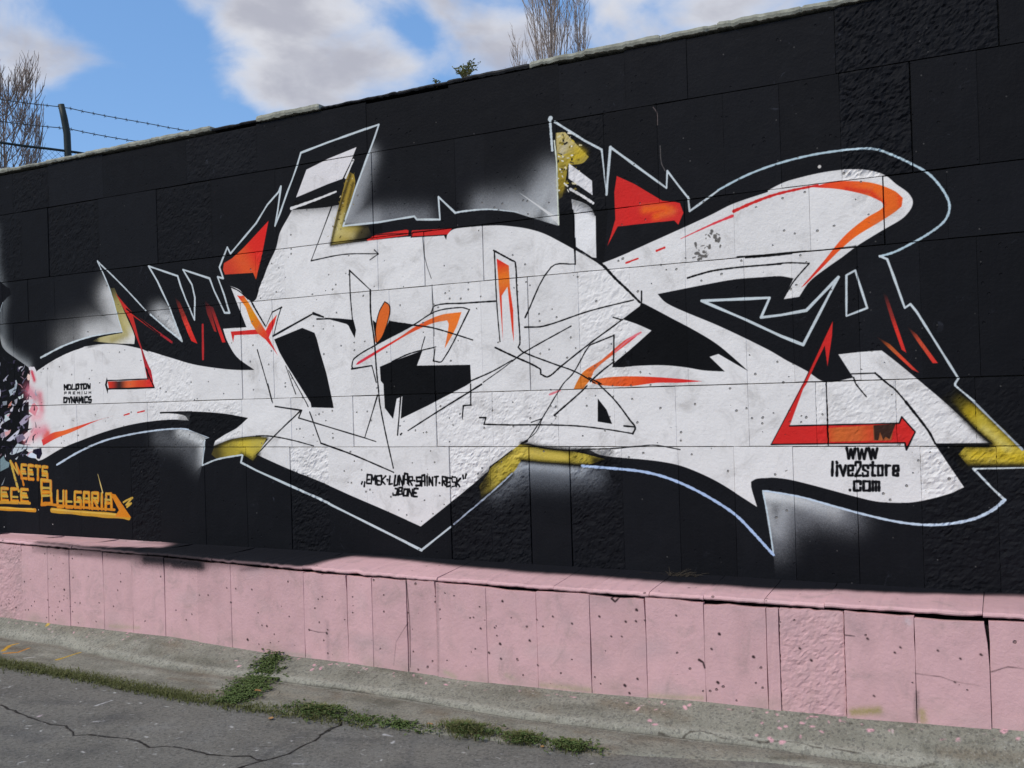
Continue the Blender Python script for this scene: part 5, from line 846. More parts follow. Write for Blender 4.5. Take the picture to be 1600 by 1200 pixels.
('S',(186,120,34),[(-6.8197,0.8426),(-6.3822,0.8267),(-5.9951,0.8174)],0.0189,0.0189,1),
('S',(186,150,60),[(-5.8988,0.8764),(-5.8514,0.8973),(-5.8045,0.9116),(-5.8715,0.8573),(-5.8153,0.8719),(-5.8628,0.841)],0.0144,0.0144,0),
('S',(206,180,110),[(-6.1189,0.9445),(-6.1665,1.0847)],0.0117,0.0039,1),
('P',(11,12,15),[(-6.9817,1.0184),(-6.8336,1.0207),(-6.8179,0.8881),(-6.8309,0.8248),(-6.9266,0.8011),(-6.9498,0.885)],0,None),
('S',(190,186,182),[(-6.536,1.5569),(-6.536,1.5569)],0.008,0.008,1),
('S',(190,186,182),[(-6.8531,0.7927),(-6.8531,0.7927)],0.0082,0.0082,1),
('S',(190,186,182),[(-6.6911,0.6829),(-6.6911,0.6829)],0.0081,0.0081,1),
('S',(190,186,182),[(-7.2844,0.6402),(-7.2844,0.6402)],0.0084,0.0084,1),
('S',(190,186,182),[(-4.4302,1.7199),(-4.4302,1.7199)],0.007,0.007,1),
('S',(190,186,182),[(-0.7903,2.7221),(-0.7903,2.7221)],0.0163,0.0163,1),
('S',(96,94,92),[(-1.3737,2.3619),(-1.3723,2.3746)],0.014,0.014,1),
('S',(96,94,92),[(-1.4208,2.3751),(-1.4024,2.3774)],0.0051,0.0051,1),
('S',(96,94,92),[(-1.3933,2.342),(-1.3929,2.3447)],0.005,0.005,1),
('S',(96,94,92),[(-1.4452,2.3875),(-1.4506,2.3755)],0.0045,0.0045,1),
('S',(96,94,92),[(-1.3799,2.366),(-1.3885,2.3716)],0.006,0.006,1),
('S',(96,94,92),[(-1.3971,2.3669),(-1.4005,2.3599)],0.0042,0.0042,1),
('S',(96,94,92),[(-1.3963,2.3374),(-1.407,2.3429)],0.0062,0.0062,1),
('S',(96,94,92),[(-1.4476,2.3807),(-1.4503,2.3935)],0.0134,0.0134,1),
('S',(96,94,92),[(-1.4456,2.3653),(-1.4484,2.3777)],0.0047,0.0047,1),
('S',(96,94,92),[(-1.4319,2.3508),(-1.432,2.357)],0.0058,0.0058,1),
('S',(96,94,92),[(-1.4187,2.3218),(-1.4094,2.3133)],0.0059,0.0059,1),
('S',(96,94,92),[(-1.452,2.3199),(-1.4682,2.3158)],0.0066,0.0066,1),
('S',(96,94,92),[(-1.4185,2.3159),(-1.4207,2.3039)],0.0086,0.0086,1),
('S',(96,94,92),[(-1.4397,2.3386),(-1.4518,2.3384)],0.0155,0.0155,1),
('S',(96,94,92),[(-1.4279,2.3094),(-1.4369,2.304)],0.0149,0.0149,1),
('S',(96,94,92),[(-1.4264,2.3239),(-1.4154,2.3232)],0.0111,0.0111,1),
('S',(96,94,92),[(-1.4241,2.3296),(-1.4367,2.321)],0.008,0.008,1),
('S',(96,94,92),[(-1.4414,2.3409),(-1.4338,2.3353)],0.0159,0.0159,1),
('S',(96,94,92),[(-1.3973,2.3167),(-1.3971,2.3229)],0.0148,0.0148,1),
('S',(96,94,92),[(-1.3995,2.3141),(-1.4125,2.3171)],0.0045,0.0045,1),
('S',(96,94,92),[(-1.4087,2.3247),(-1.4136,2.3258)],0.0047,0.0047,1),
('S',(96,94,92),[(-1.39,2.315),(-1.4054,2.3175)],0.0094,0.0094,1),
('S',(96,94,92),[(-1.3993,2.3221),(-1.3888,2.3201)],0.0045,0.0045,1),
('S',(96,94,92),[(-1.389,2.3353),(-1.3916,2.3304)],0.0042,0.0042,1),
('S',(96,94,92),[(-1.4028,2.321),(-1.4093,2.3181)],0.0102,0.0102,1),
('S',(96,94,92),[(-1.3934,2.3198),(-1.3816,2.3246)],0.0044,0.0044,1),
('S',(96,94,92),[(-1.406,2.3428),(-1.4039,2.3405)],0.0159,0.0159,1),
('S',(96,94,92),[(-1.345,2.4164),(-1.3394,2.4193)],0.0156,0.0156,1),
('S',(96,94,92),[(-1.335,2.394),(-1.3279,2.3971)],0.0135,0.0135,1),
('S',(96,94,92),[(-1.3337,2.4115),(-1.3313,2.4095)],0.0053,0.0053,1),
('S',(96,94,92),[(-1.3378,2.4253),(-1.3454,2.4254)],0.0128,0.0128,1),
('S',(96,94,92),[(-1.3168,2.407),(-1.3237,2.3995)],0.0152,0.0152,1),
('S',(96,94,92),[(-1.3242,2.4054),(-1.3317,2.3985)],0.0074,0.0074,1),
('S',(96,94,92),[(-1.3192,2.409),(-1.3193,2.4145)],0.0042,0.0042,1),
('S',(96,94,92),[(-1.3344,2.4019),(-1.3413,2.4022)],0.0045,0.0045,1),
('S',(96,94,92),[(-1.3329,2.4352),(-1.3173,2.425)],0.0058,0.0058,1),
('S',(96,94,92),[(-1.3439,2.4084),(-1.3365,2.4121)],0.0044,0.0044,1),
('S',(96,94,92),[(-1.3401,2.4176),(-1.3405,2.4177)],0.0041,0.0041,1),
('S',(96,94,92),[(-1.3455,2.413),(-1.3366,2.4076)],0.0083,0.0083,1),
('S',(96,94,92),[(-1.3911,2.4123),(-1.3916,2.4166)],0.0059,0.0059,1),
('S',(96,94,92),[(-1.3932,2.433),(-1.3875,2.4362)],0.005,0.005,1),
('S',(96,94,92),[(-1.3612,2.436),(-1.3674,2.4397)],0.0102,0.0102,1),
('S',(96,94,92),[(-1.3371,2.4129),(-1.3377,2.4167)],0.0041,0.0041,1),
('S',(96,94,92),[(-1.3579,2.4494),(-1.3589,2.4516)],0.0162,0.0162,1),
('S',(96,94,92),[(-1.3744,2.4276),(-1.3681,2.4177)],0.0068,0.0068,1),
('S',(96,94,92),[(-1.3785,2.4315),(-1.3752,2.4256)],0.0066,0.0066,1),
('S',(96,94,92),[(-1.3122,2.3671),(-1.315,2.3656)],0.0073,0.0073,1),
('S',(96,94,92),[(-1.3144,2.3961),(-1.317,2.3916)],0.0042,0.0042,1),
('S',(96,94,92),[(-1.3142,2.371),(-1.3163,2.3595)],0.0072,0.0072,1),
('S',(96,94,92),[(-1.3262,2.3959),(-1.3239,2.3909)],0.0118,0.0118,1),
('S',(40,40,42),[(-3.1893,2.6033),(-3.1814,2.4924),(-3.1608,2.4106),(-3.134,2.3385)],0.0044,0.0044,0),
('S',(60,60,60),[(-3.1296,2.2983),(-3.1228,2.1584),(-3.1232,1.9793)],0.004,0.004,0),
('S',(90,80,80),[(-1.6645,3.1684),(-1.6449,3.1347),(-1.6443,3.0681)],0.0049,0.0049,1),
('S',(80,76,76),[(-1.6325,2.9513),(-1.6287,2.8579),(-1.6096,2.8111)],0.0049,0.0049,1)
]
LEDGE_PAINT=[('P',(20,21,26),[(-8.1814,-0.0548),(-7.4433,0.2562),(-7.2471,0.0625),(-7.0311,-0.2127),(-6.2733,-0.2073),(-5.8088,-0.1054),(-5.3563,0.0414),(-5.3117,0.2013),(-5.5013,0.3136),(-5.936,0.386),(-6.3444,0.3892),(-6.3602,0.4287),(-5.9484,0.4459),(-5.4318,0.4558),(-5.0669,0.4628),(-4.776,0.4557),(-4.5515,0.4435),(-4.3348,0.4522),(-4.0728,0.4457),(-3.8701,0.4343),(-3.8,0.3937),(-3.7961,0.208),(-3.7472,0.0724),(-3.5015,0.0695),(-3.1889,0.112),(-2.8942,0.1521),(-2.5356,0.1846),(-2.3344,0.1803),(-2.1395,0.1761),(-1.8491,0.1948),(-1.5744,0.2125),(-1.3182,0.2138),(-1.0736,0.215),(-0.7723,0.1617),(-0.4793,0.1402),(-0.201,0.0905),(0.1721,0.0353),(0.7848,0.1259),(1.0014,-1.1952),(-2.8684,-0.4697),(-8.831,-1.0449)],1,None),
('G',(20,21,26),0.8,[(-6.3444,0.3892),(-5.4939,0.4413),(-4.7757,0.4472),(-4.228,0.4301)],0.04,None),
('G',(20,21,26),0.8,[(-4.1237,0.4285),(-3.7504,-0.001),(-3.448,0.0051),(-2.7462,0.1053)],0.03,None),
('G',(20,21,26),0.6,[(-5.6518,0.0065),(-4.8961,0.1336),(-4.3432,0.179)],0.05,None),
('G',(20,21,26),0.4,[(-6.84,0.0188),(-5.8557,0.003)],0.05,None),
('B',8),
('G',(190,150,160),0.5,[(-6.7424,0.2567),(-6.5648,-0.0579),(-5.9655,-0.0933)],0.05,None),
('G',(20,21,26),0.95,[(-5.2166,0.46),(-4.9784,0.4612),(-4.7196,0.4631)],0.05,None),
('G',(20,21,26),0.8,[(-4.9501,0.4864),(-4.6921,0.4825)],0.03,None),
('G',(20,21,26),0.5,[(-5.2937,0.4836),(-4.664,0.4809)],0.06,None),
('G',(20,21,26),0.35,[(-6.3605,0.46),(-5.7497,0.46)],0.02,None),
('G',(20,21,26),0.5,[(-4.3627,0.4844),(-4.229,0.46)],0.02,None),
('G',(20,21,26),0.4,[(-6.0155,0.46),(-5.3688,0.46)],0.02,None),
('S',(52,40,42),[(-6.0348,0.7185),(-6.0308,0.7215)],0.015,0.012,0),
('S',(52,40,42),[(-6.0892,0.8085),(-6.0852,0.8115)],0.0091,0.0073,0),
('S',(52,40,42),[(-6.0663,0.8723),(-6.0623,0.8753)],0.0106,0.0085,0),
('S',(52,40,42),[(-6.1401,0.8872),(-6.1361,0.8902)],0.007,0.0056,0),
('S',(52,40,42),[(-5.9567,0.8707),(-5.9527,0.8737)],0.0085,0.0068,0),
('S',(52,40,42),[(-5.9291,0.8048),(-5.9251,0.8078)],0.0077,0.0062,0),
('S',(52,40,42),[(-5.9014,0.9459),(-5.8974,0.9489)],0.0075,0.006,0),
('S',(52,40,42),[(-5.7201,0.922),(-5.7161,0.925)],0.0079,0.0063,0),
('S',(52,40,42),[(-4.6498,0.6625),(-4.6458,0.6655)],0.0087,0.007,0),
('S',(52,40,42),[(-4.4143,0.6052),(-4.4103,0.6082)],0.009,0.0072,0),
('S',(52,40,42),[(-4.2805,0.6014),(-4.2765,0.6044)],0.0097,0.0078,0),
('S',(52,40,42),[(-4.8548,0.8406),(-4.8508,0.8436)],0.0091,0.0073,0),
('S',(52,40,42),[(-4.3255,0.9248),(-4.3215,0.9278)],0.015,0.012,0),
('S',(52,40,42),[(-4.4582,0.6955),(-4.4542,0.6985)],0.0104,0.0083,0),
('S',(52,40,42),[(-4.4889,0.605),(-4.4849,0.608)],0.008,0.0064,0),
('S',(52,40,42),[(-6.4683,0.6885),(-6.4643,0.6915)],0.0114,0.0091,0),
('S',(52,40,42),[(-6.2026,0.8572),(-6.1986,0.8602)],0.0071,0.0057,0),
('S',(52,40,42),[(-6.5753,0.8888),(-6.5713,0.8918)],0.0104,0.0083,0),
('S',(52,40,42),[(-6.2179,0.8062),(-6.2139,0.8092)],0.0091,0.0073,0),
('S',(52,40,42),[(-5.5394,0.8019),(-5.5354,0.8049)],0.0098,0.0078,0),
('S',(52,40,42),[(-4.7272,0.6679),(-4.7232,0.6709)],0.0077,0.0062,0),
('S',(52,40,42),[(-4.8031,0.7996),(-4.7991,0.8026)],0.008,0.0064,0),
('S',(52,40,42),[(-3.6942,0.8289),(-3.6902,0.8319)],0.015,0.012,0),
('S',(52,40,42),[(-3.8282,0.8191),(-3.8242,0.8221)],0.011,0.0088,0),
('S',(52,40,42),[(-2.4791,0.547),(-2.4751,0.55)],0.0118,0.0095,0),
('S',(52,40,42),[(-2.5341,0.6965),(-2.5301,0.6995)],0.0086,0.0069,0),
('S',(52,40,42),[(-2.6202,0.7083),(-2.6162,0.7113)],0.0105,0.0084,0),
('S',(52,40,42),[(-2.5021,0.7835),(-2.4981,0.7865)],0.015,0.012,0),
('S',(52,40,42),[(-2.5741,0.8389),(-2.5701,0.8419)],0.0114,0.0091,0),
('S',(52,40,42),[(-2.4999,0.8651),(-2.4959,0.8681)],0.0115,0.0092,0),
('S',(52,40,42),[(-2.6641,0.6496),(-2.6601,0.6526)],0.0074,0.0059,0),
('S',(52,40,42),[(-4.2337,0.9438),(-4.2297,0.9468)],0.0072,0.0058,0),
('S',(52,40,42),[(-4.2031,0.8231),(-4.1991,0.8261)],0.0078,0.0063,0),
('S',(52,40,42),[(-4.1641,0.8248),(-4.1601,0.8278)],0.0114,0.0091,0),
('S',(52,40,42),[(-2.2723,0.6312),(-2.2683,0.6342)],0.0075,0.006,0),
('S',(52,40,42),[(-2.2759,0.8773),(-2.2719,0.8803)],0.0091,0.0073,0),
('S',(52,40,42),[(-2.3196,0.7493),(-2.3156,0.7523)],0.0118,0.0094,0),
('S',(52,40,42),[(-2.1766,0.6063),(-2.1726,0.6093)],0.0097,0.0077,0),
('S',(52,40,42),[(-2.0657,0.6356),(-2.0617,0.6386)],0.0105,0.0084,0),
('S',(52,40,42),[(-1.8456,0.6838),(-1.8416,0.6868)],0.0086,0.0069,0),
('S',(52,40,42),[(-1.7006,0.5357),(-1.6966,0.5387)],0.015,0.012,0),
('S',(52,40,42),[(-1.7068,0.5935),(-1.7028,0.5965)],0.0104,0.0083,0),
('S',(52,40,42),[(-1.7635,0.5998),(-1.7595,0.6028)],0.0112,0.0089,0),
('S',(52,40,42),[(-1.6592,0.5856),(-1.6552,0.5886)],0.0071,0.0057,0),
('S',(52,40,42),[(-1.7079,0.8903),(-1.7039,0.8933)],0.0108,0.0086,0),
('S',(52,40,42),[(-1.7789,0.9311),(-1.7749,0.9341)],0.015,0.012,0),
('S',(52,40,42),[(-1.7556,0.9679),(-1.7516,0.9709)],0.0119,0.0096,0),
('S',(52,40,42),[(-1.2757,0.6228),(-1.2717,0.6258)],0.015,0.012,0),
('S',(52,40,42),[(-1.3183,0.7001),(-1.3143,0.7031)],0.0107,0.0086,0),
('S',(52,40,42),[(-1.11,0.719),(-1.106,0.722)],0.015,0.012,0),
('S',(52,40,42),[(-1.2915,0.863),(-1.2875,0.866)],0.015,0.012,0),
('S',(52,40,42),[(-1.4932,0.5479),(-1.4892,0.5509)],0.0084,0.0067,0),
('S',(52,40,42),[(-1.9092,0.585),(-1.9052,0.588)],0.0109,0.0088,0),
('S',(52,40,42),[(-1.788,0.6787),(-1.784,0.6817)],0.0075,0.006,0),
('S',(52,40,42),[(-0.8889,0.657),(-0.8849,0.66)],0.0092,0.0074,0),
('S',(52,40,42),[(-0.839,0.7088),(-0.835,0.7118)],0.0115,0.0092,0),
('S',(52,40,42),[(-0.442,0.6096),(-0.438,0.6126)],0.0085,0.0068,0),
('S',(52,40,42),[(-0.4665,0.6351),(-0.4625,0.6381)],0.0084,0.0068,0),
('S',(52,40,42),[(-0.5621,0.843),(-0.5581,0.846)],0.0077,0.0061,0),
('S',(52,40,42),[(-0.2218,0.7423),(-0.2178,0.7453)],0.0071,0.0057,0),
('S',(52,40,42),[(-0.1126,0.61),(-0.1086,0.613)],0.0104,0.0083,0),
('S',(52,40,42),[(-0.196,0.6358),(-0.192,0.6388)],0.0081,0.0064,0),
('S',(52,40,42),[(-0.2858,0.6091),(-0.2818,0.6121)],0.0083,0.0067,0),
('S',(52,40,42),[(-0.5817,0.5823),(-0.5777,0.5853)],0.0095,0.0076,0),
('S',(52,40,42),[(-3.8221,0.8205),(-3.761,0.8279),(-3.6941,0.826)],0.004,0.0024,0),
('S',(52,40,42),[(-3.1092,0.4583),(-3.0979,0.6057),(-3.0917,0.7439),(-3.0965,0.9753)],0.006,0.0036,0),
('S',(52,40,42),[(-3.1018,0.717),(-3.1539,0.7863),(-3.1891,0.8359),(-3.2108,0.9778)],0.003,0.0018,0),
('S',(52,40,42),[(-1.3809,0.7617),(-1.3609,0.7716),(-1.3537,0.7986)],0.012,0.0072,0),
('S',(52,40,42),[(-0.6798,0.5748),(-0.6374,0.5762)],0.006,0.0036,0),
('S',(52,40,42),[(-0.3818,0.7226),(-0.2764,0.7256),(-0.2185,0.742),(-0.1231,0.7475)],0.003,0.0018,0),
('S',(52,40,42),[(-0.0741,0.6842),(-0.0081,0.6551),(0.053,0.657)],0.004,0.0024,0),
('S',(52,40,42),[(-1.8346,0.4878),(-1.8175,0.5032),(-1.7992,0.4853)],0.012,0.0072,0),
('G',(150,146,108),0.6,[(-2.2556,0.9828),(-1.9764,0.9767)],0.02,None),
('G',(150,146,108),0.6,[(-1.6419,0.9711),(-1.3749,0.9517)],0.018,None),
('G',(140,132,70),0.8,[(-0.6556,0.9294),(-0.5434,0.9081)],0.025,None),
('G',(140,132,70),0.7,[(-0.3605,0.8926),(-0.3549,0.9278)],0.025,None),
('G',(150,150,120),0.6,[(-2.8574,0.9777),(-2.7951,0.9981)],0.02,None),
('G',(140,140,128),0.6,[(-4.0284,0.9825),(-3.828,0.9826)],0.02,None),
('G',(146,142,110),0.5,[(-5.5765,0.9436),(-5.2955,0.9309)],0.02,None),
('G',(150,146,120),0.5,[(-2.4682,0.954),(-2.4292,0.9673)],0.02,None),
('G',(90,80,80),0.5,[(-2.8932,0.4814),(-2.905,0.9737)],0.012,None),
('G',(120,110,112),0.4,[(-0.6765,0.4721),(-0.6221,0.5343)],0.05,None),
('G',(120,104,108),0.5,[(-3.6858,0.7652),(-3.6875,0.9785)],0.02,None),
('G',(96,84,84),0.7,[(-0.3778,0.8085),(-0.3847,0.9244)],0.014,None),
('G',(140,120,126),0.35,[(-2.1631,0.4856),(-2.1015,0.6004)],0.05,None),
('G',(176,176,182),0.5,[(-0.4079,0.4872),(-0.4014,0.4939)],0.02,None)]
GROUND_PAINT=[('G',(158,157,146),0.75,[(-6.5916,-0.5186),(-5.9092,-0.5121),(-5.5895,-0.5868),(-4.6399,-0.6735),(-3.9127,-0.6212),(-3.1344,-0.6149),(-2.3001,-0.6701),(-1.8459,-0.6504),(-1.4274,-0.624),(-1.0067,-0.6043),(-0.7218,-0.6132),(-0.2532,-0.5765)],0.035,None),
('G',(104,96,84),0.5,[(-6.5916,-0.5886),(-5.9092,-0.5821),(-5.5895,-0.6568),(-4.6399,-0.7435),(-3.9127,-0.6912),(-3.1344,-0.6849),(-2.3001,-0.7401),(-1.8459,-0.7204),(-1.4274,-0.694),(-1.0067,-0.6743),(-0.7218,-0.6832),(-0.2532,-0.6465)],0.04,None),
('S',(70,66,58),[(-3.9127,-0.6532),(-3.1344,-0.6469),(-2.3001,-0.7021),(-1.8459,-0.6824),(-1.4274,-0.656),(-1.0067,-0.6363),(-0.7218,-0.6452),(-0.2532,-0.6085)],0.006,0.004,1),
('S',(34,31,28),[(-5.1236,-1.5622),(-5.071,-1.5729)],0.0113,0.009,0),
('S',(34,31,28),[(-5.071,-1.5729),(-5.0102,-1.596)],0.0147,0.0118,0),
('S',(34,31,28),[(-5.0102,-1.596),(-4.9534,-1.5968)],0.0115,0.0092,0),
('S',(34,31,28),[(-4.9534,-1.5968),(-4.9044,-1.6163)],0.016,0.0128,0),
('S',(34,31,28),[(-4.9044,-1.6163),(-4.8588,-1.6218)],0.0132,0.0106,0),
('S',(34,31,28),[(-4.8588,-1.6218),(-4.8157,-1.6305)],0.0076,0.0061,0),
('S',(34,31,28),[(-4.8157,-1.6305),(-4.7794,-1.6412)],0.0099,0.0079,0),
('S',(34,31,28),[(-4.7794,-1.6412),(-4.7325,-1.646)],0.0154,0.0123,0),
('S',(34,31,28),[(-4.7325,-1.646),(-4.6687,-1.6578)],0.0098,0.0078,0),
('S',(34,31,28),[(-4.6687,-1.6578),(-4.6201,-1.6621)],0.008,0.0064,0),
('S',(34,31,28),[(-4.6201,-1.6621),(-4.5573,-1.6727)],0.0111,0.0089,0),
('S',(34,31,28),[(-4.5573,-1.6727),(-4.4582,-1.6557)],0.0102,0.0082,0),
('S',(34,31,28),[(-4.4582,-1.6557),(-4.4169,-1.6783)],0.0127,0.0101,0),
('S',(34,31,28),[(-4.4169,-1.6783),(-4.3733,-1.6946)],0.0107,0.0086,0),
('S',(34,31,28),[(-4.3733,-1.6946),(-4.3387,-1.7072)],0.0088,0.0071,0),
('S',(34,31,28),[(-4.3387,-1.7072),(-4.2892,-1.7438)],0.0105,0.0084,0),
('S',(34,31,28),[(-4.2892,-1.7438),(-4.2172,-1.7039)],0.0105,0.0084,0),
('S',(34,31,28),[(-4.2172,-1.7039),(-4.1389,-1.6968)],0.0157,0.0126,0),
('S',(34,31,28),[(-4.1389,-1.6968),(-4.0884,-1.6907)],0.0166,0.0133,0),
('S',(34,31,28),[(-4.0884,-1.6907),(-4.041,-1.6773)],0.0127,0.0102,0),
('S',(34,31,28),[(-4.041,-1.6773),(-3.9903,-1.665)],0.0069,0.0055,0),
('S',(34,31,28),[(-3.9903,-1.665),(-3.9096,-1.667)],0.0139,0.0111,0),
('S',(34,31,28),[(-3.9096,-1.667),(-3.8476,-1.6866)],0.0133,0.0107,0),
('S',(34,31,28),[(-3.8476,-1.6866),(-3.7842,-1.7101)],0.0149,0.0119,0),
('S',(34,31,28),[(-3.7842,-1.7101),(-3.7224,-1.6653)],0.0098,0.0078,0),
('S',(34,31,28),[(-3.7224,-1.6653),(-3.6793,-1.6543)],0.0066,0.0053,0),
('S',(34,31,28),[(-3.6793,-1.6543),(-3.6366,-1.6519)],0.0126,0.0101,0),
('S',(34,31,28),[(-3.6366,-1.6519),(-3.5923,-1.6532)],0.0073,0.0059,0),
('S',(34,31,28),[(-3.5923,-1.6532),(-3.5348,-1.6576)],0.0142,0.0114,0),
('S',(34,31,28),[(-3.5348,-1.6576),(-3.4772,-1.6605)],0.0146,0.0117,0),
('S',(34,31,28),[(-3.4772,-1.6605),(-3.4416,-1.6691)],0.0104,0.0083,0),
('S',(34,31,28),[(-3.4416,-1.6691),(-3.3781,-1.6557)],0.0162,0.013,0),
('S',(34,31,28),[(-3.3781,-1.6557),(-3.3109,-1.6396)],0.0079,0.0063,0),
('S',(34,31,28),[(-3.3109,-1.6396),(-3.2368,-1.6047)],0.0162,0.0129,0),
('S',(34,31,28),[(-3.2368,-1.6047),(-3.1674,-1.6303)],0.011,0.0088,0),
('S',(34,31,28),[(-3.1674,-1.6303),(-3.1234,-1.6217)],0.0142,0.0114,0),
('S',(34,31,28),[(-3.2094,-1.9032),(-3.209,-1.8238)],0.0246,0.0197,0),
('S',(34,31,28),[(-3.209,-1.8238),(-3.1779,-1.7671)],0.0204,0.0163,0),
('S',(34,31,28),[(-3.1779,-1.7671),(-3.1751,-1.7181)],0.0258,0.0207,0),
('S',(34,31,28),[(-3.1751,-1.7181),(-3.1524,-1.6582)],0.0121,0.0097,0),
('S',(34,31,28),[(-3.1524,-1.6582),(-3.1087,-1.5886)],0.0133,0.0106,0),
('S',(34,31,28),[(-3.1087,-1.5886),(-3.0752,-1.5175)],0.0152,0.0121,0),
('S',(34,31,28),[(-3.0752,-1.5175),(-3.0812,-1.4198)],0.0139,0.0111,0),
('S',(34,31,28),[(-3.0812,-1.4198),(-3.0799,-1.3861)],0.0148,0.0119,0),
('S',(34,31,28),[(-3.0799,-1.3861),(-3.0696,-1.3288)],0.0115,0.0092,0),
('S',(34,31,28),[(-3.0696,-1.3288),(-3.0787,-1.2812)],0.0159,0.0127,0),
('S',(34,31,28),[(-3.0787,-1.2812),(-3.0943,-1.2511)],0.01,0.008,0),
('S',(34,31,28),[(-3.0943,-1.2511),(-3.0946,-1.1982)],0.0187,0.015,0),
('S',(34,31,28),[(-3.0946,-1.1982),(-3.1009,-1.1556)],0.0257,0.0205,0),
('S',(34,31,28),[(-3.1009,-1.1556),(-3.0844,-1.1024)],0.0171,0.0137,0),
('S',(34,31,28),[(-3.0844,-1.1024),(-3.12,-1.05)],0.0202,0.0161,0),
('S',(66,61,54),[(-3.2718,-1.4945),(-3.2193,-1.4656)],0.0059,0.0047,0),
('S',(66,61,54),[(-3.0737,-1.6287),(-3.0123,-1.6317)],0.0029,0.0023,0),
('S',(66,61,54),[(-3.0123,-1.6317),(-2.9508,-1.6344)],0.0025,0.002,0),
('S',(66,61,54),[(-1.0108,-0.6099),(-0.9471,-0.6004)],0.0061,0.0049,0),
('S',(66,61,54),[(-0.9471,-0.6004),(-0.8771,-0.5934)],0.0037,0.0029,0),
('S',(66,61,54),[(-0.8771,-0.5934),(-0.8158,-0.6077)],0.0037,0.0029,0),
('S',(66,61,54),[(-0.8158,-0.6077),(-0.7681,-0.6112)],0.0051,0.0041,0),
('S',(66,61,54),[(-0.7199,-0.6054),(-0.659,-0.6065)],0.0052,0.0041,0),
('S',(66,61,54),[(-0.659,-0.6065),(-0.613,-0.6082)],0.0064,0.0051,0),
('S',(66,61,54),[(-0.3927,-0.6193),(-0.3491,-0.6068)],0.0055,0.0044,0),
('S',(66,61,54),[(-0.3491,-0.6068),(-0.2989,-0.5914)],0.0046,0.0037,0),
('S',(66,61,54),[(-0.197,-0.5949),(-0.1418,-0.6061)],0.0047,0.0038,0),
('S',(66,61,54),[(-1.5221,-0.6515),(-1.4546,-0.6577)],0.0064,0.0052,0),
('S',(66,61,54),[(-1.4093,-0.6576),(-1.3747,-0.6234)],0.0058,0.0047,0),
('S',(66,61,54),[(-1.3747,-0.6234),(-1.3249,-0.6094)],0.0061,0.0049,0),
('S',(66,61,54),[(-1.3249,-0.6094),(-1.2752,-0.6149)],0.0053,0.0042,0),
('S',(66,61,54),[(-1.2752,-0.6149),(-1.2291,-0.6265)],0.0033,0.0027,0),
('S',(66,61,54),[(-1.2291,-0.6265),(-1.1812,-0.6258)],0.0047,0.0037,0),
('S',(66,61,54),[(-1.1244,-0.6114),(-1.0532,-0.6173)],0.0042,0.0033,0),
('S',(66,61,54),[(-1.0532,-0.6173),(-1.0088,-0.6144)],0.0071,0.0057,0),
('S',(66,61,54),[(-3.8909,-0.6796),(-3.8034,-0.6853)],0.0052,0.0042,0),
('S',(66,61,54),[(-3.8034,-0.6853),(-3.7608,-0.6781)],0.0029,0.0023,0),
('S',(66,61,54),[(-3.7608,-0.6781),(-3.7174,-0.6793)],0.0039,0.0031,0),
('S',(66,61,54),[(-3.7174,-0.6793),(-3.6646,-0.6692)],0.0045,0.0036,0),
('S',(66,61,54),[(-3.6646,-0.6692),(-3.6179,-0.6772)],0.004,0.0032,0),
('S',(66,61,54),[(-3.5772,-0.6677),(-3.5277,-0.6687)],0.0034,0.0027,0),
('S',(66,61,54),[(-3.5277,-0.6687),(-3.4733,-0.6644)],0.0061,0.0049,0),
('S',(66,61,54),[(-3.4733,-0.6644),(-3.4316,-0.6621)],0.0033,0.0026,0),
('S',(66,61,54),[(-3.4316,-0.6621),(-3.3781,-0.6579)],0.0028,0.0023,0),
('S',(66,61,54),[(-3.3584,-0.2434),(-3.3394,-0.2966)],0.0037,0.0029,0),
('S',(66,61,54),[(-3.3394,-0.2966),(-3.3067,-0.3438)],0.0024,0.0019,0),
('S',(66,61,54),[(-3.3067,-0.3438),(-3.3132,-0.3728)],0.0033,0.0026,0),
('S',(66,61,54),[(-3.3132,-0.3728),(-3.2804,-0.4302)],0.0037,0.0029,0),
('S',(66,61,54),[(-3.2804,-0.4302),(-3.271,-0.4975)],0.0028,0.0023,0),
('S',(66,61,54),[(-3.271,-0.4975),(-3.2842,-0.5622)],0.0041,0.0032,0),
('S',(66,61,54),[(-1.3392,-0.7777),(-1.3052,-0.8266)],0.0023,0.0019,0),
('S',(66,61,54),[(-1.3052,-0.8266),(-1.2767,-0.8409)],0.0033,0.0027,0),
('S',(206,160,168),[(-2.4383,-0.3099),(-2.437,-0.2998)],0.0128,0.0102,0),
('S',(206,160,168),[(-2.4254,-0.3656),(-2.4161,-0.3764)],0.0155,0.0124,0),
('S',(206,160,168),[(-2.2953,-0.2995),(-2.2867,-0.2932)],0.0171,0.0137,0),
('S',(206,160,168),[(-2.0771,-0.2496),(-2.0717,-0.242)],0.0212,0.017,0),
('S',(206,160,168),[(-1.5728,-0.4428),(-1.5726,-0.4533)],0.0132,0.0106,0),
('S',(206,160,168),[(-1.479,-0.3538),(-1.4707,-0.3545)],0.0104,0.0083,0),
('S',(206,160,168),[(-1.4507,-0.4618),(-1.4374,-0.4803)],0.0175,0.014,0),
('S',(206,160,168),[(-1.4288,-0.453),(-1.4258,-0.445)],0.0181,0.0145,0),
('S',(206,160,168),[(-1.288,-0.3914),(-1.2861,-0.3871)],0.0133,0.0107,0),
('S',(206,160,168),[(-1.6764,-0.5225),(-1.6727,-0.503)],0.0147,0.0118,0),
('S',(206,160,168),[(-1.5913,-0.5873),(-1.585,-0.5897)],0.02,0.016,0),
('S',(206,160,168),[(-1.5589,-0.6103),(-1.5471,-0.606)],0.0173,0.0138,0),
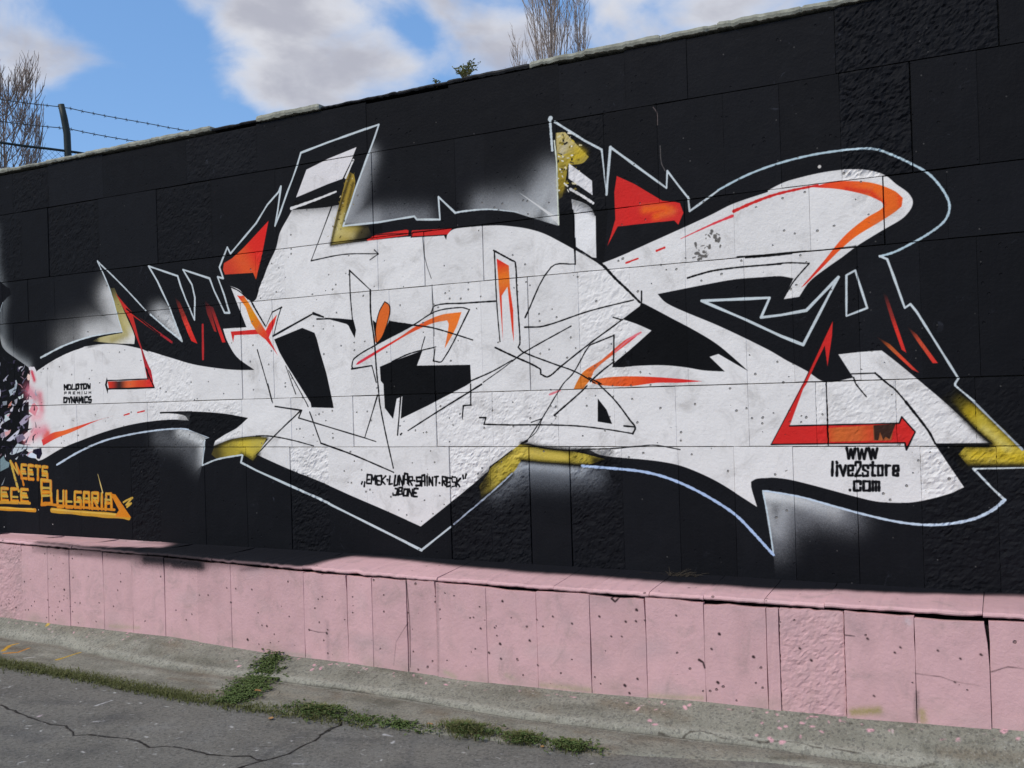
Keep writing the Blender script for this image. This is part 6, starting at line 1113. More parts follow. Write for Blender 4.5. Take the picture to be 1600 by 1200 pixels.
('S',(206,160,168),[(-1.0569,-0.5119),(-1.054,-0.5145)],0.0112,0.009,0),
('S',(206,160,168),[(-1.0673,-0.5835),(-1.066,-0.5818)],0.0152,0.0122,0),
('S',(206,160,168),[(-1.9358,-0.2526),(-1.9224,-0.2467)],0.0215,0.0172,0),
('S',(206,160,168),[(-2.4376,-0.4003),(-2.4359,-0.4049)],0.0187,0.015,0),
('S',(206,160,168),[(-3.952,-0.3035),(-3.9417,-0.3133)],0.0125,0.01,0),
('S',(206,160,168),[(-3.9005,-0.4433),(-3.8926,-0.4304)],0.0107,0.0085,0),
('S',(206,160,168),[(-3.7473,-0.4806),(-3.739,-0.4867)],0.0189,0.0151,0),
('S',(206,160,168),[(-3.683,-0.501),(-3.6756,-0.5105)],0.0188,0.0151,0),
('S',(206,160,168),[(-3.7272,-0.5284),(-3.7244,-0.5183)],0.0189,0.0152,0),
('S',(206,160,168),[(-3.7156,-0.3975),(-3.7108,-0.3913)],0.0205,0.0164,0),
('S',(206,160,168),[(-3.694,-0.3388),(-3.6846,-0.3349)],0.0209,0.0167,0),
('S',(206,160,168),[(-3.6473,-0.2549),(-3.6425,-0.2535)],0.0165,0.0132,0),
('S',(206,160,168),[(-3.6241,-0.2534),(-3.6162,-0.2538)],0.0133,0.0106,0),
('S',(206,160,168),[(-3.4934,-0.2511),(-3.4855,-0.2481)],0.014,0.0112,0),
('S',(206,160,168),[(-3.4848,-0.2296),(-3.4801,-0.2328)],0.0119,0.0095,0),
('S',(206,160,168),[(-2.9075,-0.3833),(-2.8961,-0.4062)],0.0207,0.0166,0),
('S',(206,160,168),[(-2.8209,-0.4905),(-2.8056,-0.4915)],0.015,0.012,0),
('S',(206,160,168),[(-2.7647,-0.3596),(-2.7513,-0.3495)],0.0115,0.0092,0),
('S',(206,160,168),[(-2.7585,-0.3887),(-2.7477,-0.3767)],0.0207,0.0165,0),
('S',(206,160,168),[(-3.5187,-0.4444),(-3.5162,-0.4397)],0.0127,0.0102,0),
('S',(206,160,168),[(-3.2464,-0.3733),(-3.2339,-0.3631)],0.0206,0.0165,0),
('S',(206,160,168),[(-4.0834,-0.2608),(-4.0781,-0.2794)],0.012,0.0096,0),
('S',(206,160,168),[(-3.8406,-0.1961),(-3.8284,-0.1927)],0.0179,0.0143,0),
('S',(206,160,168),[(-3.3064,-0.1976),(-3.3034,-0.1895)],0.0194,0.0155,0),
('S',(206,160,168),[(-0.945,-0.3973),(-0.9293,-0.3966)],0.0183,0.0147,0),
('S',(206,160,168),[(-0.9046,-0.381),(-0.8973,-0.3799)],0.0206,0.0165,0),
('S',(206,160,168),[(-0.9752,-0.5282),(-0.965,-0.5333)],0.0131,0.0105,0),
('S',(206,160,168),[(-0.948,-0.5171),(-0.9386,-0.5162)],0.0125,0.01,0),
('S',(206,160,168),[(-0.8712,-0.5581),(-0.8702,-0.5672)],0.0098,0.0079,0),
('S',(206,160,168),[(-0.8807,-0.4852),(-0.8699,-0.4882)],0.0144,0.0115,0),
('S',(206,160,168),[(-0.6484,-0.3232),(-0.6481,-0.3241)],0.0151,0.0121,0),
('S',(206,160,168),[(-0.5906,-0.311),(-0.5835,-0.3094)],0.0091,0.0073,0),
('S',(206,160,168),[(-0.5799,-0.4858),(-0.565,-0.4829)],0.0201,0.016,0),
('S',(206,160,168),[(-0.9489,-0.605),(-0.9363,-0.6022)],0.0209,0.0167,0),
('S',(206,160,168),[(-1.0063,-0.5916),(-0.9932,-0.6031)],0.0199,0.0159,0),
('S',(206,160,168),[(-0.8346,-0.4996),(-0.82,-0.4978)],0.0108,0.0086,0),
('S',(206,160,168),[(-0.0328,-0.4286),(-0.0234,-0.4217)],0.0209,0.0167,0),
('S',(206,160,168),[(-0.0389,-0.4273),(-0.0232,-0.4118)],0.0183,0.0146,0),
('S',(206,160,168),[(-0.8625,-0.2005),(-0.8613,-0.1983)],0.0147,0.0117,0),
('S',(206,160,168),[(-0.9789,-0.2794),(-0.9772,-0.2855)],0.0098,0.0078,0),
('S',(206,160,168),[(-0.5167,-0.1056),(-0.5017,-0.1082)],0.0205,0.0164,0),
('S',(206,160,168),[(-0.6464,-0.281),(-0.6317,-0.2845)],0.0219,0.0175,0),
('S',(206,160,168),[(-5.6197,-0.3564),(-5.6121,-0.357)],0.0172,0.0137,0),
('S',(206,160,168),[(-5.5265,-0.2989),(-5.5142,-0.2842)],0.0217,0.0173,0),
('S',(206,160,168),[(-5.3933,-0.4295),(-5.3915,-0.4356)],0.0173,0.0138,0),
('S',(206,160,168),[(-4.315,-0.547),(-4.3012,-0.5435)],0.0109,0.0087,0),
('S',(206,160,168),[(-4.2454,-0.5936),(-4.2364,-0.5853)],0.0165,0.0132,0),
('S',(206,160,168),[(-6.8068,-0.1876),(-6.8058,-0.1828)],0.0213,0.017,0),
('S',(206,160,168),[(-6.427,-0.2108),(-6.4258,-0.2105)],0.0095,0.0076,0),
('S',(206,160,168),[(-1.4378,-0.2503),(-1.3432,-0.2286),(-1.231,-0.2155),(-1.1078,-0.1872)],0.03,0.018,0),
('S',(206,160,168),[(-0.1618,-0.1143),(-0.0849,-0.0672),(0.0358,-0.0046)],0.02,0.012,0),
('S',(206,160,168),[(-0.4371,-0.0614),(-0.4482,-0.1495),(-0.4573,-0.2113)],0.02,0.012,0),
('S',(206,160,168),[(-4.3664,-0.256),(-4.2922,-0.2483)],0.015,0.009,0),
('S',(206,160,168),[(-3.6962,-0.255),(-3.6035,-0.2566)],0.03,0.018,0),
('S',(206,160,168),[(-3.5183,-0.2497),(-3.4957,-0.197)],0.03,0.018,0),
('S',(110,50,50),[(-0.44,0.0238),(-0.4266,-0.0572)],0.03,0.018,0),
('S',(196,150,50),[(-6.1928,-0.7936),(-6.2719,-0.6893),(-6.2698,-0.6291)],0.035,0.021,0),
('S',(190,130,50),[(-6.1215,-0.8319),(-6.0536,-0.7849),(-6.0755,-0.6837)],0.03,0.018,0),
('S',(190,160,80),[(-6.2081,-0.4319),(-6.2311,-0.3279)],0.03,0.018,0),
('S',(186,156,66),[(-5.6172,-0.8091),(-5.6141,-0.7258),(-5.6182,-0.6347)],0.03,0.018,0),
('S',(190,190,186),[(-5.8761,-0.8659),(-5.8273,-0.8185)],0.014,0.0084,0),
('S',(176,176,176),[(-4.5841,-1.3662),(-4.5813,-1.3201),(-4.5774,-1.2575)],0.016,0.0096,0),
('S',(160,160,160),[(-4.372,-1.5516),(-4.3291,-1.5209)],0.014,0.0084,0),
('S',(180,165,170),[(-4.7321,-1.613),(-4.7395,-1.5877)],0.02,0.012,0),
('S',(150,150,150),[(-2.9792,-1.6004),(-2.9136,-1.5775)],0.016,0.0096,0),
('S',(170,170,170),[(-2.6969,-1.2018),(-2.702,-1.1805)],0.02,0.012,0),
('S',(165,165,165),[(-2.7979,-1.1236),(-2.7473,-1.1274)],0.02,0.012,0),
('S',(160,160,160),[(-5.4125,-1.3422),(-5.4078,-1.2824)],0.01,0.006,0)]
JOINTS={'c0':[-7.065,-6.638,-6.022,-5.164,-4.507,-3.588,-2.971,-2.23,-1.824,-1.467,-0.696,0.044],'c1':[-6.656,-6.076,-5.472,-4.937,-4.355,-3.557,-2.94,-2.735,-2.255,-1.962,-1.647,-1.278,-0.982,-0.683,-0.35,-0.055],'c2':[-6.601,-5.785,-5.137,-4.546,-4.292,-3.532,-3.18,-2.762,-2.416,-2.164,-1.825,-1.506,-1.237,-0.847,-0.49,-0.201],'c3':[-6.081,-5.636,-5.159,-4.695,-4.411,-3.769,-3.452,-3.13,-2.789,-2.47,-2.148,-1.834,-1.514,-1.194,-0.947,-0.623,-0.334,-0.081],'c4':[-7.059,-6.382,-5.623,-5.395,-4.706,-4.272,-3.759,-3.127,-2.73,-2.298,-1.95,-1.591,-1.193,-0.847,-0.793,-0.464,-0.109],'c5':[-6.85,-6.367,-5.81,-5.512,-5.072,-4.684,-4.293,-3.969,-3.664,-3.367,-3.042,-2.759,-2.495,-2.235,-1.914,-1.587,-1.279,-0.971,-0.66,-0.361,-0.027],'base':[-6.495,-6.209,-5.977,-5.633,-5.347,-5.042,-4.742,-4.454,-4.153,-3.862,-3.533,-3.351,-3.108,-2.907,-2.582,-2.274,-1.962,-1.653,-1.352,-1.043,-0.982,-0.683,-0.379,-0.079]}
WIDE={'c0':[0.044],'c1':[-3.557,-0.35,-6.656],'c2':[-3.18,-2.762,-0.49],'c3':[-3.13,-4.695,-2.47],'c4':[-3.127,-0.793,-3.759],'c5':[-3.042,-2.495,-2.235,-4.293],'base':[-6.209,-5.633,-5.042,-3.533,-3.108,-1.962,-1.043,-0.982,-0.683,-0.079]}
ROUGH={'c0':[-0.32,-6.91,-4.919],'c1':[-0.51,-2.12,-7.008,-6.366,-5.185],'c2':[-4.42],'c3':[-1.99,-5.372],'c4':[-2.929,-2.514,-5.051,-0.645,-0.29,-0.012,-0.822,-5.506],'c5':[-4.12,-5.66,-2.64,-2.083,-0.197,0.049,-2.904],'base':[-0.827,-6.606]}
NOSE=[(-7.6,0.6),(-6.7,0.598),(-6,0.59),(-5,0.575),(-4.5,0.566),(-3.5,0.55),(-2.8,0.546),(-1.9,0.546),(-1,0.553),(0.1,0.566),(2.5,0.57)]
FOOT=[(-7.6,0.04),(-6.7,0.038),(-5.6,0.042),(-5,0.048),(-4.2,0.02),(-3.5,0.022),(-2.76,0.005),(-2,0.02),(-1.4,0.045),(-0.7,0.055),(-0.1,0.083),(0.6,0.1),(2.5,0.12)]
SEAM=[(-9,-0.56),(-6.5916,-0.5386),(-5.9092,-0.5321),(-5.5895,-0.6068),(-4.6399,-0.6935),(-3.9127,-0.6412),(-3.1344,-0.6349),(-2.3001,-0.6901),(-1.8459,-0.6704),(-1.4274,-0.644),(-1.0067,-0.6243),(-0.7218,-0.6332),(-0.2532,-0.5965),(1,-0.56),(3,-0.5)]
EDGE=[(-9,-0.93),(-5.9608,-0.9796),(-5.0208,-0.9996),(-4.0094,-1.0643),(-3.2552,-1.0506),(-2.5281,-1.0144),(-2.0571,-0.9644),(-1.7428,-0.9255),(-1.5314,-0.8993),(-0.9788,-0.7553),(-0.3,-0.7),(1,-0.66),(3,-0.62)]
# ------------------------------------------------------------------ helpers
rnd = random.Random(11)
def mesh_obj(name, verts, faces, mat, parent=None, uv=None, loc=(0, 0, 0), smooth=False):
    me = bpy.data.meshes.new(name); me.from_pydata([tuple(v) for v in verts], [], faces)
    if uv:
        ul = me.uv_layers.new(name='paint')
        for lp in me.loops: ul.data[lp.index].uv = uv[lp.vertex_index]
    if mat: me.materials.append(mat)
    if smooth: me.polygons.foreach_set('use_smooth', [True]*len(me.polygons))
    me.update()
    o = bpy.data.objects.new(name, me); col.objects.link(o); o.location = loc
    if parent: o.parent = parent
    return o
def empty(name, label, cat, loc=(0, 0, 0), group=None):
    o = bpy.data.objects.new(name, None); col.objects.link(o); o.location = loc; o.empty_display_size = .2
    o['label'] = label; o['category'] = cat
    if group: o['group'] = group
    return o
def interp(tab, x):
    return float(np.interp(x, [p[0] for p in tab], [p[1] for p in tab]))
def tube(path, radii, n=6, cap=True):
    """a tapered tube along a path"""
    V, Fc = [], []
    P = [Vector(p) for p in path]
    t0 = (P[1]-P[0]).normalized(); ref = Vector((1, 0, 0)) if abs(t0.x) < .8 else Vector((0, 1, 0))
    for i, p in enumerate(P):
        t = (P[min(i+1, len(P)-1)]-P[max(i-1, 0)]).normalized()
        a = t.cross(ref).normalized(); b = t.cross(a)
        for k in range(n):
            an = 2*math.pi*k/n; V.append(p+(a*math.cos(an)+b*math.sin(an))*radii[i])
    for i in range(len(P)-1):
        for k in range(n):
            Fc.append((i*n+k, i*n+(k+1) % n, (i+1)*n+(k+1) % n, (i+1)*n+k))
    if cap: Fc += [tuple(range(n-1, -1, -1)), tuple(range((len(P)-1)*n, len(P)*n))]
    return V, Fc
class Bag:
    def __init__(s): s.v, s.f = [], []
    def add(s, vf):
        k = len(s.v); s.v += vf[0]; s.f += [tuple(i+k for i in f) for f in vf[1]]
    def obj(s, name, mat, parent=None, **kw): return mesh_obj(name, s.v, s.f, mat, parent, **kw)
def hash2(x, y, s=0):
    v = math.sin(x*127.1+y*311.7+s*74.7)*43758.5453; return v-math.floor(v)
def vnoise(x, y, s=0):
    i, j = math.floor(x), math.floor(y); f, g = x-i, y-j; f = f*f*(3-2*f); g = g*g*(3-2*g)
    return (hash2(i, j, s)*(1-f)+hash2(i+1, j, s)*f)*(1-g)+(hash2(i, j+1, s)*(1-f)+hash2(i+1, j+1, s)*f)*g
def fbm(x, y, s=0):
    return (vnoise(x, y, s)*.5+vnoise(x*2.1, y*2.1, s+3)*.3+vnoise(x*4.3, y*4.3, s+7)*.2)*2-1

# ------------------------------------------------------------------ paint on the walls and marks on the ground
def image_of(name, cv, gain, mask=None):
    im = bpy.data.images.new(name, cv.w, cv.h, alpha=mask is not None, float_buffer=False)
    a = np.clip(cv.a*gain, 0, 1); a = np.where(a <= .0031308, a*12.92, 1.055*a**(1/2.4)-.055)
    px = np.ones((cv.h, cv.w, 4), np.float32); px[..., :3] = a
    if mask is not None: px[..., 3] = mask
    im.pixels.foreach_set(px.ravel()); im.update(); im.pack(); return im
def draw(cv, ops):
    for o in ops:
        if o[0] == 'P': cv.poly(*o[1:])
        elif o[0] == 'S': cv.stroke(*o[1:])
        elif o[0] == 'B': cv.blur(o[1])
        else: cv.spray(*o[1:])
WALL = Canvas(-7.7, .5, .6, 3.7, 420, (17, 18, 22)); draw(WALL, PAINT)
wall_img = image_of('mural', WALL, WALL_GAIN)
PINK = (189, 153, 156)
LEDGE = Canvas(-7.7, 0, .6, 1.06, 300, PINK)
def ledge_dirt(cv):
    r = random.Random(9)
    for i in range(150):                                   # splash dirt and bare patches along the foot
        u = -7.5+8*r.random(); v = .435+.58-interp(FOOT, u)-abs(r.gauss(0, .03))
        cv.spray(r.choice([(150, 138, 128), (138, 132, 116), (160, 136, 134)]), .3+.5*r.random(), [(u, v), (u+.1*r.random(), v+.01*r.gauss(0, 1))], .01+.02*r.random())
    for i in range(90):                                    # streaks running down
        u = -7.5+8*r.random(); v = .45+.1*r.random(); l = .05+.35*r.random()
        cv.spray(r.choice([(160, 130, 134), (206, 166, 172), (150, 122, 126), (176, 150, 152)]), .25+.3*r.random(), [(u, v), (u+.006*r.gauss(0, 1), v+l)], .006+.022*r.random())
    for i in range(130):                                   # greyish scuffs, on the top too
        u = -7.5+8*r.random(); v = r.random()
        cv.spray(r.choice([(170, 150, 152), (198, 162, 166), (160, 138, 142)]), .3+.4*r.random(), [(u, v), (u+.12*r.gauss(0, 1), v+.02*r.gauss(0, 1))], .01+.04*r.random())
    for i in range(60):                                    # chips
        u = -7.5+8*r.random(); v = .44+.03*r.random()
        cv.stroke(r.choice([(96, 84, 80), (150, 146, 138), (120, 104, 100)]), [(u, v), (u+.02*r.gauss(0, 1), v+.006*r.random())], .003+.008*r.random(), .002, 0)
ledge_dirt(LEDGE); draw(LEDGE, LEDGE_PAINT)
ledge_img = image_of('ledge_paint', LEDGE, PINK_GAIN)
CON, ASP = (131, 130, 119), (112, 110, 104)
def ground_marks(cv):
    r = random.Random(4)
    for i in range(260):
        u = -7.5+8*r.random(); v = -.43-.55*r.random()
        cv.spray(r.choice([(106, 103, 92), (150, 149, 138), (96, 94, 82), (134, 130, 118), (112, 100, 84)]), .4+.4*r.random(), [(u, v), (u+.15*r.gauss(0, 1), v+.03*r.gauss(0, 1))], .02+.05*r.random())
    for i in range(170):
        u = -6.5+7*r.random(); v = -1.05-1.5*r.random()
        cv.spray(r.choice([(80, 80, 80), (120, 120, 117), (74, 74, 74), (108, 106, 101)]), .3+.3*r.random(), [(u, v), (u+.2*r.gauss(0, 1), v+.15*r.gauss(0, 1))], .03+.1*r.random())
    for i in range(700):
        u = -6.5+7*r.random(); v = -1.0-1.6*r.random(); g = int(120+70*r.random()); w_ = .004+.011*r.random()**2
        cv.stroke((g, g, g-3), [(u, v), (u+.012*r.gauss(0, 1), v+.008*r.gauss(0, 1))], w_, w_*.8, 0)
    for i in range(260):
        u = -7+7.5*r.random(); v = -.44-abs(r.gauss(0, .035)); w_ = .003+.009*r.random()**2
        cv.stroke(r.choice([(200, 158, 164), (190, 170, 170), (150, 148, 138), (90, 88, 80), (206, 160, 168)]), [(u, v), (u+.012*r.gauss(0, 1), v+.006*r.gauss(0, 1))], w_, w_*.7, 0)
    for i in range(60):
        u = -6.5+7*r.random(); v = -1.1-1.3*r.random(); g = int(128+36*r.random()); a = r.random()*3
        cv.stroke((g, g, g), [(u, v), (u+.05*math.cos(a), v+.05*math.sin(a))], .006, .002, 0, .7)
    for i in range(260):
        u = -7+7.5*r.random(); v = -.46-.5*r.random(); g = int(90+90*r.random()); w_ = .003+.006*r.random()**2
        cv.stroke((g, g, g-8), [(u, v), (u+.02*r.gauss(0, 1), v+.006*r.gauss(0, 1))], w_, w_*.7, 0)
class MarkCanvas(Canvas):
    def __init__(s, *a): super().__init__(*a); s.m = np.zeros((s.h, s.w), np.float32)
    def mix(s, bx, al, c):
        super().mix(bx, al, c); t = s.m[bx[2]:bx[3], bx[0]:bx[1]]; t += (1-t)*al
def ground_image(name, base):
    cv = MarkCanvas(-7.7, -2.6, .6, -.4, 240, base)
    ground_marks(cv); draw(cv, GROUND_PAINT); cv.a[...] = cv.a
    return image_of(name, cv, GROUND_GAIN)
apron_img = ground_image('apron_marks', CON); road_img = ground_image('road_marks', ASP)
def guv(x, y): return ((x+7.7)/8.3, (y+2.6)/2.2)
def wuv(x, z): return ((x+7.7)/8.3, (z-.5)/3.2)
def luv(x, s): return ((x+7.7)/8.3, s/1.06)

# ------------------------------------------------------------------ materials
def material(name):
    m = bpy.data.materials.new(name); m.use_nodes = True; t = NT(m.node_tree); t.n.clear()
    bs = t.add('ShaderNodeBsdfPrincipled'); t.l.new(bs.outputs[0], t.add('ShaderNodeOutputMaterial').inputs[0])
    return m, t, bs
def simple(name, c, rough=.8, var=.15, scale=8, bump=.0, spec=.3, metal=0):
    m, t, bs = material(name)
    g = t.add('ShaderNodeNewGeometry').outputs['Position']
    n = t.noise(g, scale, 5, .6)
    c2 = t.mix(n, tuple(v*(1-var*2) for v in c), tuple(min(1, v*(1+var*2)) for v in c))
    t.put(bs.inputs['Base Color'], c2); bs.inputs['Roughness'].default_value = rough
    bs.inputs['Specular IOR Level'].default_value = spec; bs.inputs['Metallic'].default_value = metal
    if bump:
        t.put(bs.inputs['Normal'], t.add('ShaderNodeBump', {'Height': n, 'Strength': 1.0, 'Distance': bump}))
    return m
def painted(name, img, rough, spec, pit_scale, pit_cut, dark_pit, speck=0, grain=.003, tone=.07, extend='EXTEND'):
    """paint on stone: the colours of the paint, stone grain, pin holes and worn spots"""
    m, t, bs = material(name)
    P = t.add('ShaderNodeNewGeometry').outputs['Position']
    tx = t.add('ShaderNodeTexImage', image=img, extension=extend, interpolation='Cubic')
    uvn = t.add('ShaderNodeUVMap', uv_map='paint'); t.l.new(uvn.outputs[0], tx.inputs[0])
    c = tx.outputs['Color']
    lum = t.add('ShaderNodeRGBToBW', {0: c}).outputs[0]
    # uneven tone from panel to panel and across each panel
    oi = t.add('ShaderNodeObjectInfo').outputs['Random']
    big = t.noise(P, 2.3, 5, .6, .4); mid = t.noise(P, 14, 4, .6)
    k = t.math('ADD', t.math('ADD', 1-tone*1.5, t.math('MULTIPLY', oi, tone)), t.math('ADD', t.math('MULTIPLY', t.math('SUBTRACT', big, .5), .22), t.math('MULTIPLY', t.math('ADD', mid, 0.0), tone*1.6)))
    c = t.mix(1.0, c, t.add('ShaderNodeCombineColor', {0: k, 1: k, 2: k}).outputs[0], 'MULTIPLY')
    # grime
    gr = t.ramp(t.noise(P, 5.5, 7, .7, .8), .48, .78, 0, .42)
    c = t.mix(t.math('MULTIPLY', gr, t.ramp(lum, .1, .4)), c, (.22, .20, .18))
    # pin holes: only some of the cells have one
    vo = t.add('ShaderNodeTexVoronoi', {'Vector': t.add('ShaderNodeVectorMath', {0: t.add('ShaderNodeVectorMath', {0: P, 1: (0, .015, 0)}, operation='ADD').outputs[0], 1: t.math('MULTIPLY', mid, .02)}, operation='ADD').outputs[0], 'Scale': pit_scale, 'Randomness': 1.0})
    sepc = t.add('ShaderNodeSeparateColor', {0: vo.outputs['Color']})
    zone = t.ramp(t.noise(P, 1.7, 3, .5), .38, .66, -.10, .12)
    has = t.math('LESS_THAN', sepc.outputs[0], t.math('ADD', pit_cut, zone))
    size = t.math('ADD', .07, t.math('MULTIPLY', t.math('POWER', sepc.outputs[1], 2.0), .26))
    pit = t.math('MULTIPLY', has, t.ramp(vo.outputs['Distance'], t.math('MULTIPLY', size, .55), size, 1, 0))
    c = t.mix(t.math('MULTIPLY', pit, t.ramp(lum, .06, .3, 0, .8)), c, dark_pit)
    if speck:
        v2 = t.add('ShaderNodeTexVoronoi', {'Vector': t.add('ShaderNodeVectorMath', {0: P, 1: (0, .0167, 0)}, operation='ADD').outputs[0], 'Scale': 30.0}); s2 = t.add('ShaderNodeSeparateColor', {0: v2.outputs['Color']})
        sx = t.add('ShaderNodeSeparateXYZ', {0: P})
        where = t.math('ADD', t.ramp(sx.outputs[0], -2.2, -.2, .012, .07), t.ramp(t.noise(P, 1.3, 3), .5, .7, 0, .05))
        sp = t.math('MULTIPLY', t.math('LESS_THAN', s2.outputs[0], where), t.ramp(v2.outputs['Distance'], .05, .17, 1, 0))
        c = t.mix(t.math('MULTIPLY', t.math('MULTIPLY', sp, s2.outputs[1]), t.ramp(lum, .02, .05, .5, 0)), c, (.26, .25, .24))
        # dusty film on the black paint
        c = t.mix(t.math('MULTIPLY', t.ramp(t.noise(P, 3.1, 8, .72, 1.0), .42, .8, 0, .008), t.ramp(lum, .02, .08, 1, 0)), c, (.3, .3, .34))
    if speck:
        st = t.noise(t.add('ShaderNodeVectorMath', {0: P, 1: (26.0, 1.0, 1.1)}, operation='MULTIPLY').outputs[0], 1.0, 5, .65)
        cl_ = t.noise(P, 1.1, 4, .6)
        wear = t.math('ADD', t.math('MULTIPLY', t.ramp(st, .45, .75), .003), t.math('MULTIPLY', t.ramp(cl_, .4, .7), .0025))
        wear = t.math('ADD', wear, t.math('MULTIPLY', t.math('POWER', oi, 3.0), .006))
        sc2 = t.math('MULTIPLY', t.ramp(t.noise(P, 8.0, 9, .78, 1.5), .60, .70), t.ramp(t.noise(P, 1.9, 3, .5), .48, .62, 0, .10))
        c = t.mix(t.math('MULTIPLY', t.math('ADD', wear, sc2), t.ramp(lum, .02, .08, 1, 0)), c, (.30, .33, .44))
    t.put(bs.inputs['Base Color'], c)
    t.put(bs.inputs['Roughness'], t.math('ADD', rough-.1, t.math('MULTIPLY', mid, .2)))
    bs.inputs['Specular IOR Level'].default_value = spec
    h = t.math('SUBTRACT', t.math('ADD', t.math('MULTIPLY', t.noise(P, 60, 4, .6), grain), t.math('MULTIPLY', t.noise(P, 9, 3), grain*1.2)), t.math('MULTIPLY', pit, .006))
    t.put(bs.inputs['Normal'], t.add('ShaderNodeBump', {'Height': h, 'Strength': .9, 'Distance': 1.0}))
    return m
mat_wall = painted('painted stone', wall_img, .64, .06, 36.0, .13, (.19, .18, .17), speck=1)
mat_ledge = painted('pink painted stone', ledge_img, .78, .12, 31.0, .09, (.16, .10, .10), tone=.11)
mat_core = simple('dark joint mortar', (.03, .028, .026), .95, .2, 20)
mat_coping = simple('weathered coping concrete', (.31, .315, .265), .95, .42, 17, .006)
mat_black = simple('black painted edge', (.014, .015, .018), .7, .3, 12, .003)

# ------------------------------------------------------------------ wall
COURSES = [('c0', 3.182, 3.515), ('c1', 2.635, 3.182), ('c2', 2.295, 2.635), ('c3', 1.6226, 2.295), ('c4', 1.291, 1.6226), ('c5', .57, 1.291)]
U0, U1 = -10.4, 2.3
def spread(js, lo, hi, step=.32, seed=0):
    r = random.Random(seed); js = sorted(js); out = list(js)
    x = js[0]
    while x > lo: x -= step*r.choice([1, 1, 1.25, 2]); out.append(x)
    x = js[-1]
    while x < hi: x += step*r.choice([1, 1, 1, 2]); out.append(x)
    out = sorted(out)
    return [lo]+[v for v in out if lo+.1 < v < hi-.1]+[hi]
def panel(name, u0, u1, z0, z1, y, depth, mat, parent, uvf, rough=False, zlo=None, zhi=None, seed=0, notch=None, tilt=0.0, amp=1.0, ragged=.0016):
    """one stone slab: bevelled front with uneven arrises, sides and a recess round it"""
    r = random.Random(seed); V, Fc = [], []
    nx, nz = (max(8, int((u1-u0)/.012)), max(8, int((z1-z0)/.012))) if rough else (5, 7)
    zl = zlo or (lambda u: z0); zh = zhi or (lambda u: z1)
    bev = .003
    for j in range(nz+1):
        for i in range(nx+1):
            fx, fz = i/nx, j/nz
            u = u0+(u1-u0)*fx; a, b = zl(u), zh(u); z = a+(b-a)*fz; yy = y+tilt*(fx-.5)
            ed = i in (0, nx) or j in (0, nz)
            if rough:
                m_ = min(fx*(u1-u0), (1-fx)*(u1-u0), fz*(z1-z0), (1-fz)*(z1-z0)); k = min(1, .35+m_/.03)
                yy -= (.002+amp*((.007+.003*hash2(seed, 1))*fbm(u*(22+16*hash2(seed, 2)), z*(26+22*hash2(seed, 3)), seed)+.007*fbm(u*76, z*80, seed+2)+.003*fbm(u*5, z*5, seed+4)))*k-.002
                if not ed: u += .004*(hash2(i, j, seed)-.5); z += .004*(hash2(j, i, seed)-.5)
            else:
                if not ed: yy += .0012*(r.random()-.5)
            if ed:
                j1, j2 = ragged*(hash2(u*31, z*29, seed)-.35), .0016*(hash2(u*37, z*41, seed+1)-.3)
                if i == 0: u += max(0, j1)
                if i == nx: u -= max(0, j1)
                if j == 0: z += max(0, j2)
                if j == nz: z -= max(0, j2)
            if notch and i == nx and fz > .72: u -= notch*(.35+.65*hash2(j, 3, seed))*((fz-.72)/.28)**1.5
            V.append((u, yy, z))
    W = nx+1
    for j in range(nz):
        for i in range(nx): Fc.append((j*W+i, j*W+i+1, (j+1)*W+i+1, (j+1)*W+i))
    ring = [i for i in range(W)]+[j*W+nx for j in range(1, nz+1)]+[nz*W+i for i in range(nx-1, -1, -1)]+[j*W for j in range(nz-1, 0, -1)]
    # arris: a small chamfer, then the side
    for step, (dy, out) in enumerate(((bev, .0008), (depth, .0008))):
        base = len(V)
        for q in ring:
            x, yy, z = V[q][:3]
            if step == 0:
                ox = -out if q % W == 0 else out if q % W == nx else 0; oz = -out if q < W else out if q >= nz*W else 0
                V.append((x+ox, yy+dy, z+oz))
            else:
                V.append((x, y+dy, z))
        n = len(ring); prev = ring if step == 0 else list(range(base-n, base))
        for k in range(n):
            Fc.append((prev[k], base+k, base+(k+1) % n, prev[(k+1) % n])[::-1])
        if step == 0: ring2 = list(range(base, base+n))
        ring = ring2
    uv = [uvf(v[0], v[2]) for v in V]
    c = Vector((u0, y, z0))
    o = mesh_obj(name, [Vector(v)-c for v in V], Fc, mat, parent, uv, c)
    return o
wall = empty('wall', 'long stone slab retaining wall painted black with a big white, red and yellow graffiti piece', 'wall', (-3.5, 0, .5))
wall_off = -Vector(wall.location)
def under(parent, o): o.location = Vector(o.location)-Vector(parent.location); return o
def box(x0, x1, y0, y1, z0, z1):
    return [(x0, y0, z0), (x1, y0, z0), (x1, y1, z0), (x0, y1, z0), (x0, y0, z1), (x1, y0, z1), (x1, y1, z1), (x0, y1, z1)], [(0, 3, 2, 1), (4, 5, 6, 7), (0, 1, 5, 4), (1, 2, 6, 5), (2, 3, 7, 6), (3, 0, 4, 7)]
bg_ = Bag(); bg_.add(box(U0-3.5, U1+5, .022, .42, -.3, 3.505)); under(wall, bg_.obj('backing', mat_core, wall))
bg_ = Bag(); bg_.add(box(U0-3.5, U0-.01, -.003, .024, .55, 3.515)); bg_.add(box(U1+.01, U1+5, -.003, .024, .55, 3.515))
under(wall, mesh_obj('rendered_end', bg_.v, bg_.f, mat_wall, wall, [(0, 0)]*len(bg_.v)))
sd_ = 1
